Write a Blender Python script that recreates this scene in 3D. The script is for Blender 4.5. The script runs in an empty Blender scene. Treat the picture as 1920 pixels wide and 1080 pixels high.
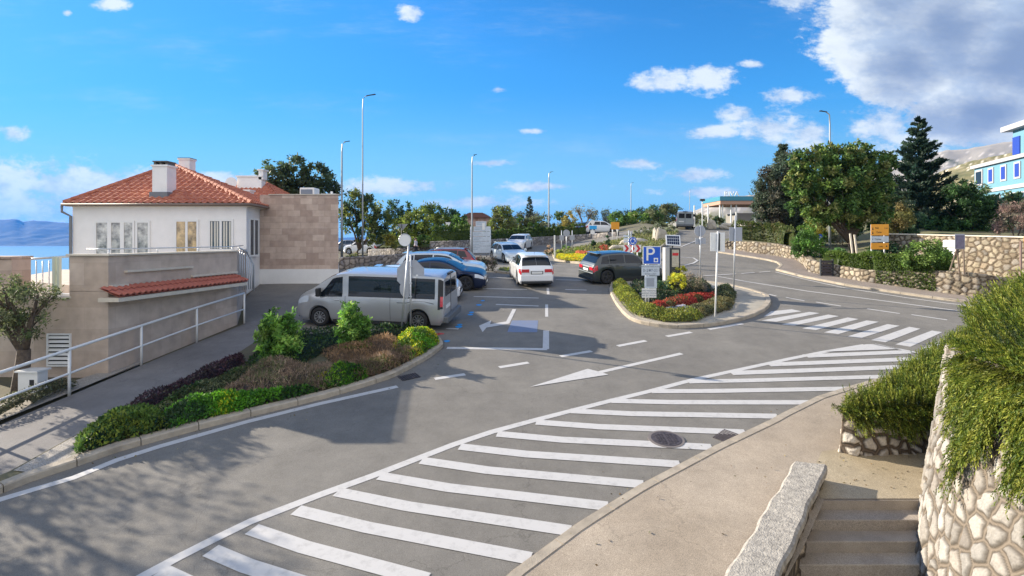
import bpy, bmesh, math, random
import numpy as np
from mathutils import Vector, Matrix
R = math.radians
random.seed(7)
rng = np.random.default_rng(11)
scene = bpy.context.scene
COL = scene.collection

# ---------------------------------------------------------------- camera
CAMZ = 5.2
cam_data = bpy.data.cameras.new("camera")
cam_data.lens = 18.75
cam_data.sensor_width = 36
cam_data.shift_y = -90/1920
cam_data.clip_start = 0.05
cam_data.clip_end = 60000
cam = bpy.data.objects.new("camera", cam_data)
cam.location = (0, 0, CAMZ)
cam.rotation_euler = (R(90), 0, 0)
COL.objects.link(cam)
scene.camera = cam

# ---------------------------------------------------------------- light
SUN_EL, SUN_AZ = 21.5, 66.0          # azimuth from +Y towards -X
to_sun = Vector((-math.sin(R(SUN_AZ))*math.cos(R(SUN_EL)), math.cos(R(SUN_AZ))*math.cos(R(SUN_EL)), math.sin(R(SUN_EL))))
sd = bpy.data.lights.new("sun", 'SUN')
sd.energy = 5.0
sd.angle = R(0.5)
sd.color = (1.0, 0.89, 0.74)
sun = bpy.data.objects.new("sun", sd)
sun.rotation_euler = to_sun.to_track_quat('Z', 'Y').to_euler()
sun.location = (-30, 10, 40)
COL.objects.link(sun)
scene.view_settings.view_transform = 'Standard'
scene.view_settings.look = 'None'
scene.view_settings.gamma = 1
scene.view_settings.exposure = 1.25
scene.cycles.use_denoising = True
scene.cycles.max_bounces = 5
scene.cycles.transparent_max_bounces = 6

# ---------------------------------------------------------------- sky with clouds (direction based)
world = bpy.data.worlds.new("World")
scene.world = world
world.use_nodes = True
def build_sky():
    nt = world.node_tree; N = nt.nodes; L = nt.links
    for n in list(N): N.remove(n)
    out = N.new('ShaderNodeOutputWorld'); bg = N.new('ShaderNodeBackground')
    sky = N.new('ShaderNodeTexSky'); sky.sky_type = 'NISHITA'; sky.sun_disc = False
    sky.sun_elevation = R(SUN_EL); sky.sun_rotation = R(-SUN_AZ)
    sky.altitude = 60; sky.air_density = 1.0; sky.dust_density = 0.25; sky.ozone_density = 2.0
    hs = N.new('ShaderNodeHueSaturation'); hs.inputs['Saturation'].default_value = 1.2; hs.inputs['Value'].default_value = 1.0
    L.new(sky.outputs[0], hs.inputs['Color'])
    tint = N.new('ShaderNodeMix'); tint.data_type = 'RGBA'; tint.blend_type = 'MULTIPLY'
    tint.inputs[0].default_value = 1.0
    tint.inputs[7].default_value = (0.40, 1.02, 1.38, 1)
    L.new(hs.outputs[0], tint.inputs[6])
    tc = N.new('ShaderNodeTexCoord'); sep = N.new('ShaderNodeSeparateXYZ')
    L.new(tc.outputs['Generated'], sep.inputs[0])
    sc_ = N.new('ShaderNodeSeparateColor'); L.new(tint.outputs[2], sc_.inputs[0])
    def M(op, a, b=None, c=None):
        n = N.new('ShaderNodeMath'); n.operation = op
        for i, v in enumerate((a, b, c)):
            if v is None: continue
            if isinstance(v, (int, float)): n.inputs[i].default_value = v
            else: L.new(v, n.inputs[i])
        return n.outputs[0]
    shoulder = M('DIVIDE', 1.0, M('ADD', 1.0, M('MULTIPLY', M('MAXIMUM', M('SUBTRACT', sc_.outputs[1], 2.4), 0.0), 0.17)))
    vm = N.new('ShaderNodeVectorMath'); vm.operation = 'SCALE'; L.new(tint.outputs[2], vm.inputs[0]); L.new(shoulder, vm.inputs['Scale'])
    yy = M('MAXIMUM', sep.outputs[1], 0.04)
    u = M('DIVIDE', sep.outputs[0], yy); v = M('DIVIDE', sep.outputs[2], yy)
    comb = N.new('ShaderNodeCombineXYZ'); L.new(u, comb.inputs[0]); L.new(v, comb.inputs[1])
    def noise(scale, detail, rough, stretch=(1, 1, 1), off=0):
        mp = N.new('ShaderNodeMapping'); mp.inputs['Scale'].default_value = stretch; mp.inputs['Location'].default_value = (off, off, 0)
        L.new(comb.outputs[0], mp.inputs[0])
        n = N.new('ShaderNodeTexNoise'); n.inputs['Scale'].default_value = scale; n.inputs['Detail'].default_value = detail
        n.inputs['Roughness'].default_value = rough; L.new(mp.outputs[0], n.inputs['Vector']); return n.outputs['Fac']
    n1 = noise(9, 9, 0.62, (1, 1.7, 1)); n2 = noise(30, 8, 0.68, (1, 1.7, 1), 3.1); n3 = noise(4.2, 5, 0.55, (1, 2.2, 1), 7.7)
    wob = M('ADD', M('MULTIPLY', M('SUBTRACT', n1, 0.5), 2.3), M('MULTIPLY', M('SUBTRACT', n2, 0.5), 1.5))
    def blobs(lst):
        acc = None
        for (px, py, rx, ry) in lst:
            du = M('DIVIDE', M('SUBTRACT', u, (px-960)/1000), rx/1000)
            dv = M('DIVIDE', M('SUBTRACT', v, (450-py)/1000), ry/1000)
            d = M('SUBTRACT', 1.0, M('SQRT', M('ADD', M('MULTIPLY', du, du), M('MULTIPLY', dv, dv))))
            acc = d if acc is None else M('MAXIMUM', acc, d)
        return acc
    def sstep(x, a, b):
        n = N.new('ShaderNodeMapRange'); n.interpolation_type = 'SMOOTHSTEP'
        n.inputs['From Min'].default_value = a; n.inputs['From Max'].default_value = b
        L.new(x, n.inputs['Value']); return n.outputs[0]
    white = blobs([(1250, 152, 75, 30), (1330, 145, 70, 34), (1210, 158, 40, 22), (770, 26, 32, 24), (205, 8, 46, 14), (25, 250, 46, 22),
                   (128, 24, 14, 9), (937, 168, 26, 10), (1410, 120, 34, 10), (925, 306, 60, 10), (1340, 248, 90, 18), (1440, 240, 110, 40), (1520, 250, 80, 44), (1380, 215, 50, 20), (1200, 306, 70, 16),
                   (1300, 330, 80, 20), (1000, 246, 34, 7), (1330, 360, 100, 14),
                   (1490, 0, 80, 34), (1660, 235, 110, 80), (120, 350, 260, 70), (-40, 350, 260, 70), (60, 392, 360, 60), (-60, 400, 300, 70), (400, 335, 160, 18), (740, 352, 170, 22), (900, 380, 160, 16), (1010, 350, 120, 12), (1480, 180, 70, 22), (1800, 262, 110, 44)])
    edge = blobs([(1760, 40, 270, 200), (1980, 100, 330, 230), (1700, 120, 150, 110), (1850, 210, 200, 90)])
    dens1 = sstep(M('ADD', white, M('MULTIPLY', wob, 1.05)), 0.10, 0.85)
    dens2 = sstep(M('ADD', edge, M('MULTIPLY', wob, 0.35)), 0.06, 0.28)
    core = sstep(M('ADD', edge, M('MULTIPLY', M('SUBTRACT', n3, 0.5), 1.5)), 0.16, 0.95)
    haze_band = sstep(M('SUBTRACT', 0.30, M('ABSOLUTE', v)), 0.0, 0.36)
    wisp = M('MULTIPLY', sstep(noise(3.0, 8, 0.7, (0.6, 3.0, 1), 1.3), 0.5, 0.9), 0.35)
    dens = M('MAXIMUM', M('MAXIMUM', M('MULTIPLY', dens1, 0.9), dens2), wisp)
    front = sstep(sep.outputs[1], 0.03, 0.12)
    up = sstep(sep.outputs[2], -0.01, 0.01)
    dens = M('MULTIPLY', M('MULTIPLY', dens, front), up)
    back = sstep(M('MULTIPLY', sep.outputs[1], -1.0), -0.05, 0.35)  # mask for unseen clouds behind the camera, added as neutral fill light
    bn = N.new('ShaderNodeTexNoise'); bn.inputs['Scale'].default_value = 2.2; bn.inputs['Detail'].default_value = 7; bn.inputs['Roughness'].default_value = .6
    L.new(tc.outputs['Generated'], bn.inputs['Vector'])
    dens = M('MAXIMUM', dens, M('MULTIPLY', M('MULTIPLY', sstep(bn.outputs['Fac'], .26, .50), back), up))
    # cloud colours
    def mixc(f, a, b):
        n = N.new('ShaderNodeMix'); n.data_type = 'RGBA'
        if isinstance(f, (int, float)): n.inputs[0].default_value = f
        else: L.new(f, n.inputs[0])
        for i, c in ((6, a), (7, b)):
            if isinstance(c, tuple): n.inputs[i].default_value = (*c, 1)
            else: L.new(c, n.inputs[i])
        return n.outputs[2]
    SC = 1.0/CLOUD_NORM
    w = (5.7*SC, 6.15*SC, 6.4*SC); g = (3.5*SC, 4.25*SC, 5.3*SC); dk = (1.75*SC, 2.35*SC, 3.5*SC)
    ccol = mixc(sstep(n1, 0.38, 0.62), g, w)
    ccol = mixc(core, ccol, dk)
    ccol = mixc(back, ccol, (8.2*SC, 8.15*SC, 8.3*SC))  # added fill clouds, brighter than the ones in view
    # pale milky band low on the horizon
    hz = mixc(M('MULTIPLY', haze_band, 0.85), vm.outputs[0], (2.9*SC, 5.0*SC, 6.5*SC))
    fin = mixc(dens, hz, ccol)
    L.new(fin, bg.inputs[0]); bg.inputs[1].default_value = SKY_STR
    L.new(bg.outputs[0], out.inputs[0])
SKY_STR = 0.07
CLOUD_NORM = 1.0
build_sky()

# ---------------------------------------------------------------- terrain maths
def G(x, y):
    x = np.asarray(x, float); y = np.asarray(y, float)
    yc = np.maximum(y, 5.0)
    u = x/yc
    s = np.interp(u, [-.3, -.1, .1, .28], [.015, .05, .05, .11])
    lim = np.interp(u, [.1, .28], [140., 62.])
    z = .11*np.minimum(y, 28.0) + np.where(y > 28, s*(np.minimum(y, lim)-28), 0)
    z = z + np.where(y > lim, .004*(np.minimum(y, 900)-lim), 0)
    e = (-16 - .25*np.maximum(0, y-20)) - x
    z = np.where(e > 0, np.maximum(z-.45*e, -58.0), z)
    far = np.maximum(0, y-200)
    z = np.where(u < .2, np.maximum(z-.1*far*np.clip((.2-u)/.2, 0, 1), -58.0), z)
    return z
def g(x, y): return float(G(x, y))
def P(px, py, dz=0.0):
    u = (px-960)/1000.; t = (450-py)/1000.
    f = lambda y: CAMZ + t*y - g(u*y, y) - dz
    a = 2.0; b = a
    while b < 400 and f(b) > 0: a = b; b += .5
    if b >= 400: b = 400.
    for _ in range(30):
        m = (a+b)/2
        if f(m) > 0: a = m
        else: b = m
    y = (a+b)/2
    return (u*y, y, g(u*y, y)+dz)
def A(px, py, Y): return ((px-960)/1000.*Y, Y, CAMZ+(450-py)/1000.*Y)

# ---------------------------------------------------------------- materials
MATS = {}
def mat(name, col, rough=.7, metal=0., var=0., scale=8., bump=0., bscale=40., coat=0., spec=None, detail=4, col2=None, emit=None):
    if name in MATS: return MATS[name]
    m = bpy.data.materials.new(name); m.use_nodes = True
    nt = m.node_tree; N = nt.nodes; L = nt.links; b = N['Principled BSDF']
    b.inputs['Base Color'].default_value = (*col, 1); b.inputs['Roughness'].default_value = rough
    b.inputs['Metallic'].default_value = metal
    if coat: b.inputs['Coat Weight'].default_value = coat; b.inputs['Coat Roughness'].default_value = .05
    if spec is not None: b.inputs['Specular IOR Level'].default_value = spec
    tc = N.new('ShaderNodeTexCoord')
    if var or col2:
        n = N.new('ShaderNodeTexNoise'); n.inputs['Scale'].default_value = scale; n.inputs['Detail'].default_value = detail
        n.inputs['Roughness'].default_value = .65
        L.new(tc.outputs['Object'], n.inputs['Vector'])
        mx = N.new('ShaderNodeMix'); mx.data_type = 'RGBA'
        c2 = col2 or tuple(min(1, c*(1+var)) for c in col); c1 = col if col2 else tuple(c*(1-var) for c in col)
        mx.inputs[6].default_value = (*c1, 1); mx.inputs[7].default_value = (*c2, 1)
        mr = N.new('ShaderNodeMapRange'); mr.inputs['From Min'].default_value = .3; mr.inputs['From Max'].default_value = .7
        L.new(n.outputs['Fac'], mr.inputs['Value']); L.new(mr.outputs[0], mx.inputs[0]); L.new(mx.outputs[2], b.inputs['Base Color'])
    if bump:
        n2 = N.new('ShaderNodeTexNoise'); n2.inputs['Scale'].default_value = bscale; n2.inputs['Detail'].default_value = 3
        L.new(tc.outputs['Object'], n2.inputs['Vector'])
        bp = N.new('ShaderNodeBump'); bp.inputs['Strength'].default_value = bump; bp.inputs['Distance'].default_value = .02
        L.new(n2.outputs['Fac'], bp.inputs['Height']); L.new(bp.outputs[0], b.inputs['Normal'])
    MATS[name] = m
    return m
def attr_mat(name, rough=.75, trans=0., bump=0., bscale=60.):
    m = bpy.data.materials.new(name); m.use_nodes = True
    nt = m.node_tree; N = nt.nodes; L = nt.links; b = N['Principled BSDF']
    a = N.new('ShaderNodeVertexColor'); a.layer_name = 'Col'
    L.new(a.outputs[0], b.inputs['Base Color']); b.inputs['Roughness'].default_value = rough
    b.inputs['Specular IOR Level'].default_value = .3
    if bump:
        tc = N.new('ShaderNodeTexCoord')
        n2 = N.new('ShaderNodeTexNoise'); n2.inputs['Scale'].default_value = bscale; n2.inputs['Detail'].default_value = 4
        L.new(tc.outputs['Object'], n2.inputs['Vector'])
        bp = N.new('ShaderNodeBump'); bp.inputs['Strength'].default_value = bump; bp.inputs['Distance'].default_value = .02
        L.new(n2.outputs['Fac'], bp.inputs['Height']); L.new(bp.outputs[0], b.inputs['Normal'])
    if trans:
        t = N.new('ShaderNodeBsdfTranslucent'); L.new(a.outputs[0], t.inputs[0])
        mx = N.new('ShaderNodeMixShader'); mx.inputs[0].default_value = trans
        L.new(b.outputs[0], mx.inputs[1]); L.new(t.outputs[0], mx.inputs[2])
        L.new(mx.outputs[0], N['Material Output'].inputs[0])
    MATS[name] = m
    return m
def brick_mat(name, c1, c2, mortar, w=.6, h=.3, msize=.006, rot=False, rough=.85, scale=1.0, bias=0.):
    m = bpy.data.materials.new(name); m.use_nodes = True
    nt = m.node_tree; N = nt.nodes; L = nt.links; b = N['Principled BSDF']
    tc = N.new('ShaderNodeTexCoord'); sp = N.new('ShaderNodeSeparateXYZ'); cb = N.new('ShaderNodeCombineXYZ')
    L.new(tc.outputs['Object'], sp.inputs[0])
    ad = N.new('ShaderNodeMath'); ad.operation = 'ADD'; L.new(sp.outputs[0], ad.inputs[0]); L.new(sp.outputs[1], ad.inputs[1])
    L.new(ad.outputs[0], cb.inputs[0]); L.new(sp.outputs[2], cb.inputs[1])
    br = N.new('ShaderNodeTexBrick'); br.inputs['Scale'].default_value = scale; br.inputs['Brick Width'].default_value = w; br.inputs['Row Height'].default_value = h
    br.inputs['Mortar Size'].default_value = msize; br.inputs['Mortar Smooth'].default_value = .3; br.inputs['Bias'].default_value = bias
    br.inputs['Color1'].default_value = (*c1, 1); br.inputs['Color2'].default_value = (*c2, 1); br.inputs['Mortar'].default_value = (*mortar, 1)
    L.new(cb.outputs[0], br.inputs['Vector'])
    n = N.new('ShaderNodeTexNoise'); n.inputs['Scale'].default_value = 3; n.inputs['Detail'].default_value = 8; L.new(tc.outputs['Object'], n.inputs['Vector'])
    mx = N.new('ShaderNodeMix'); mx.data_type = 'RGBA'; mx.blend_type = 'OVERLAY'; mx.inputs[0].default_value = .35
    L.new(br.outputs['Color'], mx.inputs[6]); L.new(n.outputs['Fac'], mx.inputs[7])
    hs = N.new('ShaderNodeHueSaturation'); hs.inputs['Saturation'].default_value = 1.0; L.new(mx.outputs[2], hs.inputs['Color'])
    L.new(hs.outputs[0], b.inputs['Base Color']); b.inputs['Roughness'].default_value = rough
    bp = N.new('ShaderNodeBump'); bp.inputs['Strength'].default_value = .3; bp.inputs['Distance'].default_value = .02
    L.new(n.outputs['Fac'], bp.inputs['Height']); L.new(bp.outputs[0], b.inputs['Normal'])
    MATS[name] = m
    return m
LEAF = attr_mat('leaf', .55, .38)
STONE = attr_mat('rubble', .85, 0, .5, 35)
HILL = attr_mat('hillside', .95, 0, 0)

# ---------------------------------------------------------------- mesh helpers
class MB:
    def __init__(s): s.v = []; s.f = []; s.m = []; s.mi = 0
    def add(s, vs, fs):
        o = len(s.v); s.v += [tuple(map(float, p)) for p in vs]; s.f += [tuple(i+o for i in f) for f in fs]; s.m += [s.mi]*len(fs); return s
    def box(s, a, b, bev=0):
        x0, y0, z0 = a; x1, y1, z1 = b
        return s.add([(x0, y0, z0), (x1, y0, z0), (x1, y1, z0), (x0, y1, z0), (x0, y0, z1), (x1, y0, z1), (x1, y1, z1), (x0, y1, z1)],
                     [(0, 3, 2, 1), (4, 5, 6, 7), (0, 1, 5, 4), (1, 2, 6, 5), (2, 3, 7, 6), (3, 0, 4, 7)])
    def cbox(s, c, d, rz=0):
        cx, cy, cz = c; dx, dy, dz = d[0]/2, d[1]/2, d[2]/2; co, si = math.cos(rz), math.sin(rz)
        vs = [(cx+x*co-y*si, cy+x*si+y*co, cz+z) for z in (-dz, dz) for x, y in ((-dx, -dy), (dx, -dy), (dx, dy), (-dx, dy))]
        return s.add(vs, [(0, 3, 2, 1), (4, 5, 6, 7), (0, 1, 5, 4), (1, 2, 6, 5), (2, 3, 7, 6), (3, 0, 4, 7)])
    def tube(s, pts, r, n=8, caps=True):
        pts = [Vector(p) for p in pts]; rs = r if isinstance(r, (list, tuple)) else [r]*len(pts)
        o = len(s.v); rings = []
        for i, p in enumerate(pts):
            d = (pts[min(i+1, len(pts)-1)]-pts[max(i-1, 0)]).normalized()
            a = Vector((0, 0, 1)) if abs(d.z) < .9 else Vector((1, 0, 0))
            e1 = d.cross(a).normalized(); e2 = d.cross(e1).normalized()
            rings.append([p+(e1*math.cos(2*math.pi*k/n)+e2*math.sin(2*math.pi*k/n))*rs[i] for k in range(n)])
        vs = [q for r_ in rings for q in r_]; fs = []
        for i in range(len(pts)-1):
            for k in range(n):
                fs.append((i*n+k, i*n+(k+1) % n, (i+1)*n+(k+1) % n, (i+1)*n+k))
        if caps: fs.append(tuple(range(n-1, -1, -1))); fs.append(tuple(range((len(pts)-1)*n, len(pts)*n)))
        return s.add(vs, [f[::-1] for f in fs])
    def prism(s, poly, z0, z1):          # poly in xy
        n = len(poly); zf0 = z0 if callable(z0) else (lambda x, y: z0); zf1 = z1 if callable(z1) else (lambda x, y: z1)
        vs = [(x, y, zf0(x, y)) for x, y in poly]+[(x, y, zf1(x, y)) for x, y in poly]
        ar = sum(poly[i][0]*poly[(i+1) % n][1]-poly[(i+1) % n][0]*poly[i][1] for i in range(n))
        fs = [tuple(range(n-1, -1, -1)), tuple(range(n, 2*n))]+[(i, (i+1) % n, (i+1) % n+n, i+n) for i in range(n)]
        if ar < 0: fs = [f[::-1] for f in fs]
        return s.add(vs, fs)
    def xprism(s, poly, y0, y1):         # poly in xz, extruded along y
        n = len(poly); vs = [(x, y0, z) for x, z in poly]+[(x, y1, z) for x, z in poly]
        ar = sum(poly[i][0]*poly[(i+1) % n][1]-poly[(i+1) % n][0]*poly[i][1] for i in range(n))
        fs = [tuple(range(n)), tuple(range(2*n-1, n-1, -1))]+[(i, i+n, (i+1) % n+n, (i+1) % n) for i in range(n)]
        if ar < 0: fs = [f[::-1] for f in fs]
        return s.add(vs, fs)
    def grid(s, arr):                    # arr [i][j] of points
        n, m = len(arr), len(arr[0])
        return s.add([p for row in arr for p in row], [(i*m+j, i*m+j+1, (i+1)*m+j+1, (i+1)*m+j) for i in range(n-1) for j in range(m-1)])
    def build(s, name, ma, parent=None, loc=(0, 0, 0), rz=0, smooth=False, bevel=0):
        me = bpy.data.meshes.new(name); me.from_pydata(s.v, [], s.f)
        for x in (ma if isinstance(ma, (list, tuple)) else [ma]): me.materials.append(x)
        if isinstance(ma, (list, tuple)): me.polygons.foreach_set('material_index', s.m)
        if smooth: me.polygons.foreach_set('use_smooth', [True]*len(me.polygons))
        me.update()
        o = bpy.data.objects.new(name, me); COL.objects.link(o)
        o.location = loc; o.rotation_euler = (0, 0, rz)
        if parent: o.parent = parent
        if bevel:
            b = o.modifiers.new('bevel', 'BEVEL'); b.width = bevel; b.segments = 2; b.limit_method = 'ANGLE'
        return o
def tag(o, label=None, cat=None, group=None, kind=None):
    if label: o['label'] = label
    if cat: o['category'] = cat
    if group: o['group'] = group
    if kind: o['kind'] = kind
    return o
def thing(name, label, cat, loc, rz=0, group=None):
    o = bpy.data.objects.new(name, None); COL.objects.link(o); o.location = loc; o.rotation_euler = (0, 0, rz); o.empty_display_size = .1
    return tag(o, label, cat, group)
def copy_tree(o, parent=None, **kw):
    c = o.copy(); COL.objects.link(c); c.parent = parent
    for ch in o.children: copy_tree(ch, c)
    return c
def npmesh(name, V, F, ma, parent=None, loc=(0, 0, 0), cols=None, smooth=False, nper=4):
    me = bpy.data.meshes.new(name)
    V = np.asarray(V, np.float32); F = np.asarray(F, np.int32)
    me.vertices.add(len(V)); me.vertices.foreach_set('co', V.ravel())
    me.loops.add(F.size); me.loops.foreach_set('vertex_index', F.ravel())
    me.polygons.add(len(F)); me.polygons.foreach_set('loop_start', np.arange(len(F), dtype=np.int32)*F.shape[1])
    me.polygons.foreach_set('loop_total', np.full(len(F), F.shape[1], np.int32))
    if smooth: me.polygons.foreach_set('use_smooth', np.ones(len(F), bool))
    me.update(calc_edges=True)
    if cols is not None:
        ca = me.color_attributes.new('Col', 'FLOAT_COLOR', 'POINT')
        c4 = np.ones((len(V), 4), np.float32); c4[:, :3] = cols; ca.data.foreach_set('color', c4.ravel())
    me.materials.append(ma)
    o = bpy.data.objects.new(name, me); COL.objects.link(o); o.location = loc
    if parent: o.parent = parent
    return o
def leaf_arrays(pts, size, cols, up=0., aspect=.5, dirs=None):
    n = len(pts)
    d = rng.normal(size=(n, 3)) if dirs is None else dirs+rng.normal(size=(n, 3))*.35
    d[:, 2] += up; d /= np.linalg.norm(d, axis=1)[:, None]+1e-9
    e = np.cross(d, rng.normal(size=(n, 3))); e /= np.linalg.norm(e, axis=1)[:, None]+1e-9
    s = (size*(0.6+.8*rng.random(n)))[:, None]
    a = pts-d*s*.1; b = pts+d*s*.45+e*s*aspect*.5; c = pts+d*s; dd = pts+d*s*.45-e*s*aspect*.5
    V = np.stack([a, b, c, dd], 1).reshape(-1, 3)
    F = np.arange(4*n).reshape(n, 4)
    return V, F, np.repeat(cols, 4, axis=0)
def pick_cols(pal, idx, n, jit=.25):
    pal = np.array(pal); c = pal[idx % len(pal)]
    return np.clip(c*(1+jit*rng.normal(size=(n, 1))), .004, 1)
def crown_points(blobs, n, clump=.3, nclump=26, fill=.75):
    """blobs (cx,cy,cz,rx,ry,rz): leaf positions in uneven clumps near each blob's surface"""
    vol = np.array([b[3]*b[5] for b in blobs]); vol = vol/vol.sum()
    out = []; ids = []; cid = 0
    for b, w in zip(blobs, vol):
        k = max(6, int(nclump)); m = int(n*w/k)+1
        dirs = rng.normal(size=(k, 3)); dirs /= np.linalg.norm(dirs, axis=1)[:, None]
        rr = fill+(1.02-fill)*rng.random(k)
        rad = np.array(b[3:6])
        cs = np.array(b[:3])+dirs*rr[:, None]*rad
        for c in cs:
            sz = clump*(.6+.8*rng.random())
            q = rng.normal(size=(m, 3)); q /= np.linalg.norm(q, axis=1)[:, None]+1e-9
            q *= (rng.random((m, 1))**.45)*sz
            out.append(c+q*rad.mean()); ids.append(np.full(m, cid)); cid += 1
    return np.concatenate(out), np.concatenate(ids)
BARK = mat('bark', (.10, .075, .055), .95, var=.4, scale=12, bump=.6, bscale=25)
def px_blobs(bl, Y, base, depth=1.0):
    out = []
    for (px, py, rx, ry) in bl:
        a = A(px, py, Y); sx = rx/1000*Y; sz = ry/1000*Y
        out.append((a[0]-base[0], a[1]-base[1], a[2]-base[2], sx, sx*depth, sz))
    return out
def tree(name, label, cat, px, Y, bl, pal, n=6000, leaf=.16, trunk_r=.14, group=None, clump=.3, nclump=26, trunk=True, fill=.7, depth=1., base_py=None, aspect=.5, lean=0):
    x = (px-960)/1000*Y
    base = (x, Y, g(x, Y)) if base_py is None else A(px, base_py, Y)
    t = thing(name, label, cat, base, 0, group)
    blobs = px_blobs(bl, Y, base, depth)
    pts, ids = crown_points(blobs, n, clump, nclump, fill)
    cc = rng.integers(0, 1000, ids.max()+1)
    cols = pick_cols(pal, cc[ids], len(pts))*1.8; cl = 1+.28*rng.normal(size=ids.max()+1); cols = np.clip(cols*cl[ids][:, None], .004, .8)
    V, F, C = leaf_arrays(pts, leaf, cols, aspect=aspect)
    npmesh('crown', V, F, LEAF, t, cols=C)
    if trunk:
        mb = MB(); cz = np.mean([b[2] for b in blobs]); cx = np.mean([b[0] for b in blobs]); zb = min(b[2]-b[5] for b in blobs)
        split = Vector((cx*.3+lean, 0, max(.4, zb*.8)))
        mb.tube([(0, 0, -.2), (lean*.5, 0, split.z*.5), split], [trunk_r*1.25, trunk_r, trunk_r*.85], 9)
        for b in blobs:
            e = Vector(b[:3]); mid = (split+e)/2+Vector((0, 0, .08*b[5]))
            mb.tube([split-Vector((0, 0, .1)), mid, e], [trunk_r*.6, trunk_r*.38, trunk_r*.12], 6)
            for k in range(4):
                dv = rng.normal(size=3); dv /= np.linalg.norm(dv); q = e+Vector(dv*np.array(b[3:6])*.8)
                mb.tube([mid, (mid+q)/2+Vector((0, 0, .05)), q], [trunk_r*.25, trunk_r*.16, trunk_r*.05], 5)
        mb.build('trunk', BARK, t, smooth=True)
    return t
def conifer(name, label, px, Y, top_py, base_py, halfw_px, pal, n=9000, leaf=.14, group=None, ragged=.35, seed=1, bottom=.12, open_=.0):
    rs = np.random.default_rng(seed)
    x = (px-960)/1000*Y; b = A(px, base_py, Y); H = (base_py-top_py)/1000*Y; W = halfw_px/1000*Y
    t = thing(name, label, 'tree', (b[0], Y, b[2]), 0, group)
    mb = MB(); mb.tube([(0, 0, -.3), (0.02*H, 0, H*.5), (0, 0, H*.97)], [H*.022, H*.013, H*.003], 8)
    P_ = []; D_ = []; I_ = []; nb = 120
    for i in range(nb):
        f = bottom+(1-bottom)*(i+rs.random())/nb
        r = W*(1-f)**.85*(1-ragged+ragged*1.4*rs.random())+.05*W; a = rs.random()*6.283
        if f < bottom+.1: r *= .7
        z0 = f*H; d = np.array([math.cos(a), math.sin(a), 0])
        m = int(n/nb*(.4+1.2*(1-f)))+4; s = rs.random(m)**.6
        sag = .12*r
        p = d*r*s[:, None]+np.array([0, 0, z0]); p[:, 2] += -sag*4*s*(1-s)+.20*r*s**2
        wd = .16*r*(1.15-s)+.03
        p += rs.normal(size=(m, 3))*wd[:, None]*np.array([1, 1, .35])
        P_.append(p); D_.append(np.repeat((d*.8+np.array([0, 0, .5]))[None], m, 0)); I_.append(np.full(m, i))
        mb.tube([(0, 0, z0), tuple(d*r*.5+np.array([0, 0, z0-.1*r*.5])), tuple(d*r*.92+np.array([0, 0, z0+.1*r]))], [H*.004, H*.0025, H*.001], 4)
    P_ = np.concatenate(P_); D_ = np.concatenate(D_); I_ = np.concatenate(I_)
    cols = pick_cols(pal, rs.integers(0, 99, nb)[I_], len(P_))*1.8; cl = 1+.25*rs.normal(size=nb); cols = np.clip(cols*cl[I_][:, None], .004, .6)
    V, F, C = leaf_arrays(P_, leaf, cols, aspect=.4, dirs=D_)
    npmesh('crown', V, F, LEAF, t, cols=C)
    mb.build('trunk', BARK, t, smooth=True)
    return t
def in_poly(x, y, poly):
    c = np.zeros(len(x), bool); j = len(poly)-1
    for i in range(len(poly)):
        xi, yi = poly[i]; xj, yj = poly[j]
        c ^= ((yi > y) != (yj > y)) & (x < (xj-xi)*(y-yi)/(yj-yi+1e-12)+xi); j = i
    return c
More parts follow.
